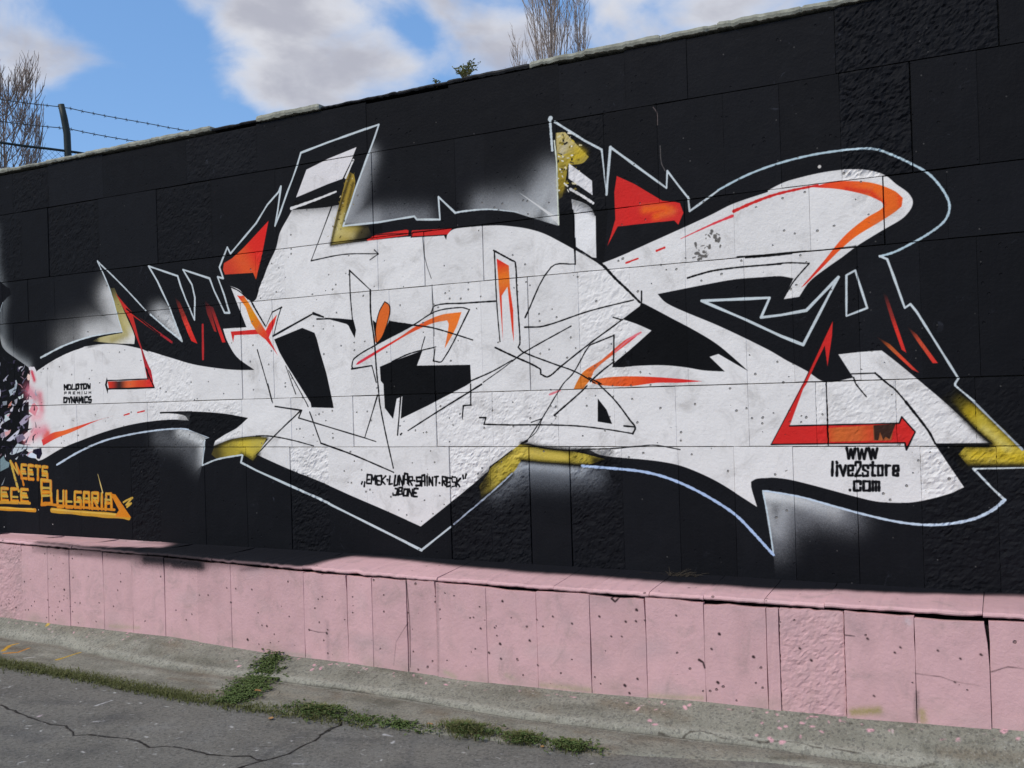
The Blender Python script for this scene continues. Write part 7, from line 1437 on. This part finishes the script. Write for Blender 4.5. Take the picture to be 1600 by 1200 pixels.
for ci, (cn, z0, z1) in enumerate(COURSES):
    js = spread(JOINTS[cn], U0, U1, .315, ci)
    for a, b in zip(js, js[1:]):
        sd_ += 1
        ga = .0026 if any(abs(a-x) < .01 for x in WIDE[cn]) else rnd.choice([-.0008, -.0006, -.0002, .0004])
        gb = .0026 if any(abs(b-x) < .01 for x in WIDE[cn]) else rnd.choice([-.0008, -.0006, -.0002, .0004])
        rgh = any(a < x < b for x in ROUGH[cn])
        hg = rnd.choice([.0008, .0014, .002, .0028]); lg = rnd.choice([.0008, .0014, .002])
        y = rnd.uniform(-.0018, .0018)
        top = z1 if ci else z1+rnd.uniform(-.012, .004)
        under(wall, panel('panel', a+ga+.0008, b-gb-.0008, z0+lg+.001, top-hg-.001, y, .03, mat_wall, wall, wuv, rgh, seed=sd_, tilt=rnd.uniform(-.002, .002), amp=(1.3 if a > -1.2 else .45) if ci < 2 else .9 if ci == 5 else .42, ragged=.004 if rgh else .0016))
# coping: thin ragged slabs of concrete bedded on the top course
def coping(u0, u1, thick, over, mat, seed, name='coping_slab'):
    n = max(8, int((u1-u0)/.012)); V, Fc = [], []
    for i in range(n+1):
        u = u0+(u1-u0)*i/n; e = .5+.5*fbm(u*6, seed*3.1, seed); e2 = fbm(u*24, seed*1.7, seed+4); e3 = fbm(u*60, seed*.7, seed+9)
        bite = max(0, fbm(u*9, 4.4+seed, 6)-.3)*.05
        f = -over-.008*e-.003*e2+bite; zb = 3.524+.006*e2+.006*e3+bite*.3; zt = 3.528+.62*thick*(.8+.35*e)+.002*e2-bite*.15
        zm = zb+(.25+.35*e)*(zt-zb)
        if i in (0, n): zt -= thick*.12; f += .004
        V += [(u, f+.030, zb+.004), (u, f+.006-.003*e3, zb), (u, f, zm), (u, f+.003, zt-.005), (u, f+.012, zt), (u, .40, zt+.004), (u, .40, zb)]
    m_ = 7
    for i in range(n):
        for k in range(m_): Fc.append((i*m_+k, (i+1)*m_+k, (i+1)*m_+(k+1) % m_, i*m_+(k+1) % m_)[::-1])
    Fc += [tuple(range(m_)), tuple(range(n*m_+m_-1, n*m_-1, -1))]
    return mesh_obj(name, V, Fc, mat, wall, [(0, 0)]*len(V), -Vector(wall.location))
for i, (a, b, th, ov, mt) in enumerate([(-10.4, -9.2, .045, .01, 0), (-9.19, -8.1, .04, .02, 0), (-8.09, -7.1, .05, .012, 0), (-7.09, -6.66, .03, .016, 0), (-6.64, -6.2, .038, .02, 0), (-6.19, -5.5, .045, .024, 0), (-5.49, -4.92, .05, .022, 0), (-4.91, -4.50, .026, .004, 1), (-4.49, -3.96, .055, .022, 0),
        (-3.95, -3.36, .024, .002, 1), (-3.35, -2.99, .028, .002, 1), (-2.98, -2.42, .034, .004, 1), (-2.41, -2.07, .05, .012, 0), (-2.06, -1.62, .05, .020, 0), (-1.61, -1.30, .045, .018, 0), (-1.29, -.86, .05, .022, 0), (-.85, -.46, .05, .02, 0), (-.45, .1, .05, .02, 0), (.11, .9, .05, .02, 0), (.91, 2.3, .05, .02, 0)]):
    coping(a, b+.0096, th, ov, (mat_coping, mat_black)[mt], i+1)

# ------------------------------------------------------------------ painted ledge along the foot of the wall
ledge = empty('ledge', 'low pink painted ledge of upright stone panels along the foot of the graffiti wall', 'ledge', (-3.5, -.2, 0))
bg_ = Bag(); bg_.add(box(U0-2, U1+3, -.385, .02, -.35, .52)); under(ledge, bg_.obj('backing', mat_core, ledge))
js = spread(JOINTS['base'], U0, U1, .305, 77)
YF = -.42
fuv = lambda x, z: luv(x, .435+(.58-z))
for i, (a, b) in enumerate(zip(js, js[1:])):
    wide = lambda x: any(abs(x-q) < .01 for q in WIDE['base'])
    ga = .0008 if wide(a) else rnd.choice([-.0009, -.0008, -.0007, -.0004, .0002]); gb = .0008 if wide(b) else rnd.choice([-.0009, -.0008, -.0007, -.0004, .0002])
    rgh = any(a < x < b for x in ROUGH['base'])
    gap = rnd.choice([.002, .005, .009, .013]) if a > -3.2 else rnd.choice([.0015, .004, .006])
    nt = .035 if abs(b-JOINTS['base'][-1]) < .01 else (.012 if rnd.random() < .2 else None)
    under(ledge, panel('facing_panel', a+ga+.0008, b-gb-.0008, -.12, .55, YF+rnd.uniform(-.003, .003), .03, mat_ledge, ledge, fuv, rgh, zhi=lambda u, g=gap: interp(NOSE, u)-max(0, g+.006*fbm(u*26, 1, i)+.016*max(0, fbm(u*1.7, 5, 2))), seed=900+i, notch=nt, tilt=rnd.uniform(-.003, .003), amp=.5, ragged=.005 if (wide(a) or wide(b)) else .0024))
def cap_slab(u0, u1, seed):
    n = max(4, int((u1-u0)/.02)); V, Fc, UV = [], [], []
    over = rnd.uniform(-.005, .005); lift = rnd.uniform(-.001, .004)
    for i in range(n+1):
        u = u0+(u1-u0)*i/n; e = fbm(u*8, seed*2.3, seed); e2 = fbm(u*27, seed*1.1, seed+5)
        chip = max(0, fbm(u*5.5, 9.1+seed, 3)-.35)*.05
        f = YF-over-.004*e-.003*e2+chip; zb = interp(NOSE, u)+.002+.006*e2+lift+chip*.2; zt = zb+.021+.003*e
        back = .592+.004*fbm(u*2, 3, 1)
        prof = [(YF+.03, zb+.002), (f+.006, zb), (f, zb+.007), (f+.002, zt-.007), (f+.011, zt), (f+.07, zt+.004+.002*e), (-.2, .5*(zt+.004)+.5*back+.003*e), (-.04, back+.002*e2), (.015, back+.006)]
        for q_, (y, z) in enumerate(prof):
            V.append((u, y, z)); UV.append(luv(u, -y if q_ > 3 else .435+max(0, .58-z)))
    m_ = len(prof)
    for i in range(n):
        for k in range(m_-1): Fc.append((i*m_+k, i*m_+k+1, (i+1)*m_+k+1, (i+1)*m_+k)[::-1])
    Fc += [tuple(range(m_)), tuple(range(n*m_+m_-1, n*m_-1, -1))]
    under(ledge, mesh_obj('cap_slab', V, Fc, mat_ledge, ledge, UV))
cj = [U0, -9.6, -8.7, -7.9, -7.2, -6.55, -5.95, -5.2, -4.62, -3.87, -2.9, -2.17, -1.94, -1.63, -1.35, -1.05, -.77, -.1, .7, 1.5, U1]
for i, (a, b) in enumerate(zip(cj, cj[1:])): cap_slab(a+.0012, b-.0012, i+1)

# ------------------------------------------------------------------ ground
def ground_mat(name, img, base, grain, big):
    m, t, bs = material(name)
    P = t.add('ShaderNodeNewGeometry').outputs['Position']
    uvn = t.add('ShaderNodeUVMap', uv_map='paint')
    tx = t.add('ShaderNodeTexImage', image=img, extension='CLIP', interpolation='Cubic'); t.l.new(uvn.outputs[0], tx.inputs[0])
    b_ = tuple(float(v)*GROUND_GAIN for v in lin(base))
    c = t.mix(tx.outputs['Alpha'], b_, tx.outputs['Color'])
    f = t.math('ADD', t.math('MULTIPLY', t.noise(P, grain, 3, .7), .5), t.math('MULTIPLY', t.noise(P, grain*.42, 3, .7), .5)); g = t.noise(P, 38, 5, .7, .5); h = t.noise(P, big, 6, .62, .6)
    k = t.math('ADD', t.math('ADD', t.math('MULTIPLY', f, .85), t.math('MULTIPLY', g, .40)), t.math('MULTIPLY', h, .5))
    k = t.math('ADD', t.math('MULTIPLY', t.math('SUBTRACT', k, .87), 1.7), 1.0)
    c = t.mix(1.0, c, t.add('ShaderNodeCombineColor', {0: k, 1: k, 2: k}).outputs[0], 'MULTIPLY')
    vo = t.add('ShaderNodeTexVoronoi', {'Vector': P, 'Scale': grain*.55}); sc_ = t.add('ShaderNodeSeparateColor', {0: vo.outputs['Color']})
    st = t.math('MULTIPLY', t.math('LESS_THAN', sc_.outputs[0], .22), t.ramp(vo.outputs['Distance'], .1, .5, .6, 0))
    c = t.mix(t.math('MULTIPLY', st, sc_.outputs[1]), c, (.34, .33, .31))
    c = t.mix(t.math('MULTIPLY', t.math('GREATER_THAN', sc_.outputs[2], .8), .35), c, (.05, .05, .05))
    t.put(bs.inputs['Base Color'], c); bs.inputs['Roughness'].default_value = .92; bs.inputs['Specular IOR Level'].default_value = .25
    lum = t.add('ShaderNodeRGBToBW', {0: tx.outputs['Color']}).outputs[0]
    crack = t.ramp(lum, .018, .06, 1, 0)
    hh = t.math('SUBTRACT', t.math('ADD', t.math('MULTIPLY', f, .006), t.math('MULTIPLY', g, .008)), t.math('MULTIPLY', crack, .012))
    t.put(bs.inputs['Normal'], t.add('ShaderNodeBump', {'Height': hh, 'Strength': .8, 'Distance': 1.0}))
    return m
mat_con = ground_mat('worn concrete', apron_img, CON, 170.0, 3.0)
mat_asp = ground_mat('old asphalt', road_img, ASP, 150.0, 1.6)
def strip(name, us, prof, mat):
    V, Fc, UV = [], [], []
    m_ = None
    for u in us:
        p = prof(u); m_ = len(p)
        for y, z in p: V.append((u, y, z)); UV.append(guv(u, y))
    for i in range(len(us)-1):
        for k in range(m_-1): Fc.append((i*m_+k, (i+1)*m_+k, (i+1)*m_+k+1, i*m_+k+1))
    o = mesh_obj(name, V, Fc, mat, None, UV, smooth=True); o['kind'] = 'structure'; return o
us = [-13+i*.04 for i in range(int(18/.04)+1)]
def apron(u):
    f = interp(FOOT, u); s = interp(SEAM, u); e = interp(EDGE, u)
    out = [(-.405, f+.008)]
    for k in range(11):
        t = k/10; y = -.42+(s+.42)*t
        z = f+(-.05-f)*(t*.75+.25*t*t)+.004*fbm(u*5, y*9, 2)*(t > 0)
        if t > .82: z += .006*(1-(abs(t-.91)/.09))
        out.append((y, z))
    out.append((s-.008, -.062))
    for k in range(1, 9):
        t = k/8; y = s-.008+(e-s+.008)*t; out.append((y, -.060-.006*t+.003*fbm(u*4, y*7, 5)))
    out += [(e-.015, -.074), (e-.03, -.12)]
    return out
strip('pavement', us, apron, mat_con)
def road(u):
    e = interp(EDGE, u)
    ys = [0, .02, .05, .1, .2, .35, .5, .7, .9, 1.1, 1.3, 1.5, 1.8, 2.2, 3, 5, 9, 20, 60, 150]
    return [(e+.02-d, -.072-.004*min(1, d*6)+.005*fbm(u*2.2, d*2.2, 8)*min(1, d*4)) for d in ys]
strip('road', [-120, -60, -30, -20, -15]+us+[6, 10, 20, 40, 120], road, mat_asp)
mat_soil = simple('bank soil and dry grass', (.09, .08, .05), 1, .3, 3, .02)
bk = Bag(); gx = [-400, -150, -60, -30, -15, -10, -6, -3, 0, 3, 8, 20, 60, 200, 400]; gy = [.43, 1.5, 3, 6, 10, 18, 30, 60, 150, 400, 900]
V = [(x, y, 2.35+.25*fbm(x*.3, y*.3, 6)) for y in gy for x in gx]
Fc = [(j*15+i, j*15+i+1, (j+1)*15+i+1, (j+1)*15+i) for j in range(len(gy)-1) for i in range(14)]
o = mesh_obj('terrain', V, Fc, mat_soil, smooth=True); o['kind'] = 'structure'

# ------------------------------------------------------------------ grass and weeds in the joint
def leaf_mat(name, c, t_=.35):
    m, t, bs = material(name)
    oi = t.add('ShaderNodeNewGeometry').outputs['Position']
    n = t.noise(oi, 45, 3, .6)
    t.put(bs.inputs['Base Color'], t.mix(n, tuple(v*.5 for v in c), tuple(v*1.5 for v in c))); bs.inputs['Roughness'].default_value = .7; bs.inputs['Specular IOR Level'].default_value = .25
    return m
mat_grass = leaf_mat('grass', (.115, .125, .042)); mat_weed = leaf_mat('weed leaf', (.085, .125, .036)); mat_dry = leaf_mat('dry leaf', (.36, .20, .08))
mat_straw = leaf_mat('straw', (.22, .19, .09))
def blade(bag, x, y, z, h, lean, az, w_):
    d = Vector((math.cos(az), math.sin(az), 0)); s = Vector((-d.y, d.x, 0))*w_
    p0 = Vector((x, y, z)); p1 = p0+d*lean*.35*h+Vector((0, 0, h*.62)); p2 = p0+d*lean*h+Vector((0, 0, h*(1-.35*lean)))
    bag.add(([p0-s, p0+s, p1+s*.7, p1-s*.7, p2], [(0, 1, 2, 3), (3, 2, 4)]))
def rosette(bag, x, y, z, n, L, r, steep=.9):
    for k in range(n):
        az = r.random()*6.28; up = r.uniform(.08, steep); l = L*r.uniform(.5, 1.1); d = Vector((math.cos(az)*math.cos(up), math.sin(az)*math.cos(up), math.sin(up)))
        s = Vector((-math.sin(az), math.cos(az), 0))*l*.28; p = Vector((x, y, z))
        bag.add(([p, p+d*l*.5-s+Vector((0, 0, .003)), p+d*l-Vector((0, 0, l*.25)), p+d*l*.5+s+Vector((0, 0, .003))], [(0, 1, 2, 3)]))
r = random.Random(3)
gb = Bag()
for i in range(17000):
    u = -9.5+6.6*r.random()**.9; dens = .35+.9*vnoise(u*3.1, 2.2, 5)
    if u > -4.15: dens *= .75 if u < -3.6 else .4
    if u < -4.2: dens += .35
    if r.random() > dens: continue
    wdt = .042 if u > -4.6 else .046
    y = interp(EDGE, u)-.012+r.gauss(0, wdt*.8)
    blade(gb, u, y, -.078, r.uniform(.014, .048), r.uniform(.3, 1.5), r.random()*6.28, r.uniform(.0012, .0026))
    if r.random() < .22: rosette(gb, u, y, -.07, 3, r.uniform(.012, .022), r)
o = gb.obj('grass', mat_grass); o['kind'] = 'stuff'; o['label'] = 'strip of short grass growing in the joint between pavement and asphalt'
def stuff(o): o['kind'] = 'stuff'; return o
def tuft(name, x, y, n, R, h, label, cat, weedy=.4, mat=None, stretch=1.0):
    e = empty(name, label, cat, (x, y, -.072)); g1 = Bag(); g2 = Bag(); g3 = Bag()
    for i in range(n):
        a = r.random()*6.28; q = abs(r.gauss(0, .5))*R
        bx, by = q*math.cos(a)*stretch, q*math.sin(a)*.6
        hh = h*r.uniform(.35, 1)*(1-.5*min(1, q/R))
        if r.random() < weedy: rosette(g2, bx, by, hh*.5, 4, r.uniform(.014, .03), r)
        else: blade(g3 if r.random() < .1 else g1, bx, by, 0, hh, r.uniform(.2, 1.2), a+r.gauss(0, .8), r.uniform(.0012, .0028))
    if g1.f: stuff(mesh_obj('blades', g1.v, g1.f, mat_grass, e))
    if g2.f: stuff(mesh_obj('leaves', g2.v, g2.f, mat_weed, e))
    if g3.f: stuff(mesh_obj('dry_blades', g3.v, g3.f, mat_straw, e))
    return e
tuft('grass_tuft', -3.30, -1.0, 900, .21, .075, 'loose weedy tuft where the long asphalt crack meets the pavement edge', 'grass tuft', .35, stretch=1.3)
tuft('grass_tuft', -2.99, -1.01, 260, .15, .04, 'low thin strip of weeds just right of the crack tuft', 'grass tuft', .4, stretch=1.6)
tuft('grass_tuft', -2.78, -1.0, 330, .13, .04, 'small flat tuft with reddish dry bits left of the dense tuft', 'grass tuft', .4, stretch=1.4)
tuft('grass_tuft', -2.42, -.955, 1100, .18, .085, 'dense bright grass tuft at the pavement edge, fullest of the row', 'grass tuft', .2, stretch=1.2)
tuft('grass_tuft', -2.11, -.945, 800, .13, .07, 'upright grass tuft between the dense tuft and the last tuft', 'grass tuft', .25)
tuft('grass_tuft', -1.86, -.945, 700, .14, .055, 'last flat tuft at the right end of the grass row', 'grass tuft', .3, stretch=1.2)
e = empty('weed_patch', 'leafy green weed patch spreading up the pavement slope from the grass strip', 'weed', (-4.0, -.80, -.058))
g1 = Bag(); g2 = Bag()
for i in range(1500):
    t = r.random(); wd = .035+.03*math.sin(t*3.1); bx = .13-.22*t+r.gauss(0, wd*1.1); by = -.26+.60*t+r.gauss(0, wd*.9)
    wz = interp(SEAM, -4+bx); z = max(0, (-.8+by-wz))*.38
    if r.random() < .7: rosette(g2, bx, by, z+r.uniform(-.004, .016), 4, r.uniform(.014, .030), r, .4)
    else: blade(g1, bx, by, z-.01, r.uniform(.015, .04), r.uniform(.3, 1.3), r.random()*6.28, .002)
stuff(mesh_obj('leaves', g2.v, g2.f, mat_weed, e)); stuff(mesh_obj('blades', g1.v, g1.f, mat_grass, e))
def fallen_leaf(x, y, z, s, az, label, mat=None):
    V = []; Fc = []
    out = [(0, -1), (.35, -.7), (.62, -.2), (.55, .3), (.3, .7), (0, 1), (-.3, .7), (-.55, .3), (-.62, -.2), (-.35, -.7)]
    for k, (a, b) in enumerate(out): V.append((a*s, b*s, s*(.25*a*a+.1*math.sin(b*3)+.15)))
    V += [(0, -1.0*s, .1*s), (0, 0, .08*s), (0, 1*s, .2*s)]
    for k in range(10): Fc.append((k, (k+1) % 10, 11))
    o = mesh_obj('fallen_leaf', V, Fc, mat or mat_dry, loc=(x, y, z)); o.rotation_euler = (r.gauss(0, .2), r.gauss(0, .2), az)
    o['label'] = label; o['category'] = 'leaf'; o['group'] = 'dry leaves on the ground'; return o
fallen_leaf(-3.49, -1.166, -.07, .022, 1.3, 'curled brown leaf lying on the asphalt left of the crack')
fallen_leaf(-3.10, -.60, -.045, .028, .4, 'orange leaf alone on the pavement slope under the pink ledge')
fallen_leaf(-2.64, -.945, -.06, .018, 2.1, 'small brown leaf beside the thin flat tuft')
fallen_leaf(-3.84, -.87, -.05, .024, 2.6, 'tan leaf at the lower edge of the weed patch')
fallen_leaf(-1.99, -.985, -.07, .016, .9, 'yellow leaf between the last two tufts')

# ------------------------------------------------------------------ things behind the wall
mat_steel = simple('green painted steel', (.010, .02, .02), .55, .15, 12, 0, .4)
mat_wire = simple('rusty wire', (.05, .055, .06), .6, .2, 30, 0, .4)
fence = empty('barbed_wire_fence', 'green steel post fence with two strands of barbed wire behind the left wall end', 'fence', (-7.72, 1.05, 2.3))
FD = Vector((.36885, .92949, 0)); FO = Vector(fence.location)
def fpost(s):
    b = FD*s; side = Vector((-FD.y, FD.x, 0))
    path = [b, b+Vector((0, 0, 1.62)), b+Vector((0, 0, 1.86))-FD*.004, b+Vector((0, 0, 2.0))-FD*.025, b+Vector((0, 0, 2.13))-FD*.05]
    v, f = tube(path, [.032, .032, .032, .031, .028], 8); mesh_obj('post', v, f, mat_steel, fence, smooth=True)
for s in (0, 2.6, 5.2, -2.3): fpost(s)
def wire(z, sag, a=-1.0, b=5.2, rad=.004, barbs=True, name='barbed_wire'):
    g = Bag(); n = 60; path = []
    for i in range(n+1):
        s = a+(b-a)*i/n; ph = (s % 2.6)/2.6; path.append(FD*s+Vector((0, 0, z-FO.z-sag*4*ph*(1-ph)+.006*fbm(s*3, z, 2))))
    g.add(tube(path, [rad]*(n+1), 5))
    if barbs:
        s = a
        while s < b:
            i = int((s-a)/(b-a)*n); p = path[i]; t = Vector((.6, -.3, .7)).normalized()*.02
            for d in (t, Vector((-t.x, t.y, t.z)), Vector((t.x*.3, t.y, -t.z))): g.add(tube([p-d, p+d], [.0034, .001], 3))
            s += .1
    g.obj(name, mat_wire if barbs else mat_steel, fence)
wire(4.405, .03); wire(4.21, .035); wire(3.997, .004, -2.3, 5.2, .012, False, 'top_rail')
g = Bag()
for k in range(-60, 110):
    for sg in (1, -1):
        s = k*.055; p = FD*s+Vector((0, 0, 1.2 if sg > 0 else 1.69)); q = FD*(s+.49)+Vector((0, 0, 1.69 if sg > 0 else 1.2)); g.add(tube([p, q], [.0014, .0014], 3, False))
o = g.obj('chain_link', mat_wire, fence); o['kind'] = 'stuff'

mat_bark = simple('grey brown bark', (.24, .19, .165), .95, .25, 14, .004)
mat_pale = simple('pale poplar bark', (.34, .285, .255), .95, .22, 10, .004)
def bare_tree(name, label, base, H, spread_, stems, seed, lean=(0, 0), leafy=0, low=.0, twig_r=.006, lens=(.25, .6), bark=None):
    bark = bark or mat_bark
    r = random.Random(seed); e = empty(name, label, 'tree', base)
    tr = Bag(); path = [Vector((lean[0]*H*t, lean[1]*H*t, H*t))+Vector((r.gauss(0, .02), r.gauss(0, .02), 0))*H*.12*t for t in [0, .1, .2, .35, .5, .65, .8, .92, 1]]
    R0 = .008*H+.012
    tr.add(tube(path, [R0*(1-.93*t) for t in [0, .1, .2, .35, .5, .65, .8, .92, 1]], 7)); tr.obj('trunk', bark, e, smooth=True)
    tw = Bag()
    def at(t):
        t = min(.999, max(0, t))*(len(path)-1); i = int(t); return path[i].lerp(path[i+1], t-i)
    for k in range(stems):
        t0 = low+(.86-low)*((k+r.random())/stems); p = at(t0); az = k*2.399+r.gauss(0, .5)
        L = H*(1.02-t0)*r.uniform(.55, .95); out = spread_*r.uniform(.5, 1.1)*(1-.35*t0)
        pts = []; m_ = 7
        for i in range(m_+1):
            q = i/m_; o_ = out*(1-(1-q)**2.0)
            pts.append(p+Vector((math.cos(az)*o_, math.sin(az)*o_, L*q**1.12))+Vector((r.gauss(0, .012), r.gauss(0, .012), 0))*H*.13*q)
        rb = R0*(1-.8*t0)*.42
        b = Bag(); b.add(tube(pts, [max(twig_r*.8, rb*(1-.92*i/m_)) for i in range(m_+1)], 5)); b.obj('branch', bark, e, smooth=True)
        for s in range(int(7+5*r.random())):
            q = r.uniform(.12, .97)*m_; i = min(m_-1, int(q)); p2 = pts[i].lerp(pts[i+1], q-i); a2 = az+r.gauss(0, 1.3)
            l2 = H*.12*r.uniform(*lens)*2.2*(1-.4*q/m_); oo = l2*r.uniform(.15, .55)
            t2 = [p2+Vector((math.cos(a2)*oo*(1-(1-w_)**2), math.sin(a2)*oo*(1-(1-w_)**2), l2*w_)) for w_ in (0, .3, .65, 1)]
            tw.add(tube(t2, [twig_r*1.2, twig_r, twig_r*.8, twig_r*.4], 4, False))
            for s3 in range(3):
                w_ = r.uniform(.2, .9); i3 = min(2, int(w_*3)); p3 = t2[i3].lerp(t2[i3+1], w_*3-i3); a3 = a2+r.gauss(0, 1.2); l3 = l2*r.uniform(.25, .55)
                d3 = Vector((math.cos(a3)*.42, math.sin(a3)*.42, .9))*l3
                tw.add(tube([p3, p3+d3*.5+Vector((r.gauss(0, .01), 0, 0)), p3+d3], [twig_r*.7, twig_r*.6, twig_r*.3], 3, False))
    stuff(tw.obj('twigs', bark, e))
    return e
bare_tree('bare_poplar', 'bare many stemmed young poplar behind the left end of the wall by the fence post', (-13.75, 4.7, 2.35), 4.45, .68, 64, 5, low=.02, twig_r=.006)
bare_tree('bare_poplar', 'second bare sapling of the left clump, at the very edge of the frame', (-13.95, 3.9, 2.35), 3.3, .45, 24, 8, low=.02, twig_r=.005)
bare_tree('bare_poplar', 'tall bare poplar standing far behind the middle of the wall top', (-15.5, 29.7, 2.4), 17.5, 1.0, 40, 12, low=.35, twig_r=.010, lens=(.15, .45), bark=mat_pale)
bare_tree('bare_poplar', 'thin bare sapling just left of the tall poplar behind the wall', (-16.75, 29.2, 2.4), 13.0, .25, 7, 15, low=.4, twig_r=.009, lens=(.12, .3), bark=mat_pale)
bare_tree('bare_poplar', 'slim bare stem just right of the tall poplar behind the wall', (-14.45, 30.2, 2.4), 15.0, .35, 14, 21, low=.35, twig_r=.009, lens=(.12, .3), bark=mat_pale)

mat_plant = leaf_mat('wall plant leaf', (.26, .27, .09))
def wall_plant(x, z, n, R, h, label, seed):
    r = random.Random(seed); e = empty('wall_plant', label, 'plant', (x, .03, z)); st = Bag(); lf = Bag()
    for k in range(n):
        az = r.random()*6.28; o_ = R*r.uniform(.2, 1); hh = h*r.uniform(.45, 1)
        p = [Vector((0, 0, -.01)), Vector((math.cos(az)*o_*.5, math.sin(az)*o_*.3, hh*.6)), Vector((math.cos(az)*o_, math.sin(az)*o_*.6, hh))]
        st.add(tube(p, [.0028, .002, .0012], 4))
        for q in range(4):
            w_ = r.uniform(.45, 1); c = p[1].lerp(p[2], max(0, w_*2-1)) if w_ > .5 else p[0].lerp(p[1], w_*2)
            rosette(lf, c.x, c.y, c.z, 2, r.uniform(.018, .032), r)
    stuff(mesh_obj('stems', st.v, st.f, mat_straw, e)); stuff(mesh_obj('leaves', lf.v, lf.f, mat_plant, e))
wall_plant(-2.87, 3.54, 30, .13, .105, 'yellow green leafy plant rooted on the bare wall top', 4)
wall_plant(-3.07, 3.535, 5, .025, .04, 'tiny green sprig on the wall top left of the leafy plant', 6)

e = empty('dry_weed', 'dry brown weed lying on the black ledge top right of the lower white spike', 'weed', (-1.58, -.04, .590))
g = Bag()
for i in range(46):
    a = r.random()*6.28; l = r.uniform(.03, .10); p = Vector((r.gauss(0, .05), r.gauss(0, .012), 0)); d = Vector((math.cos(a), math.sin(a)*.35, r.uniform(.05, .5)))*l
    g.add(tube([p, p+d*.6+Vector((0, 0, .006)), p+d], [.0012, .001, .0005], 3, False))
stuff(g.obj('stalks', simple('dead stalk', (.045, .036, .026), .95, .3, 30), e))
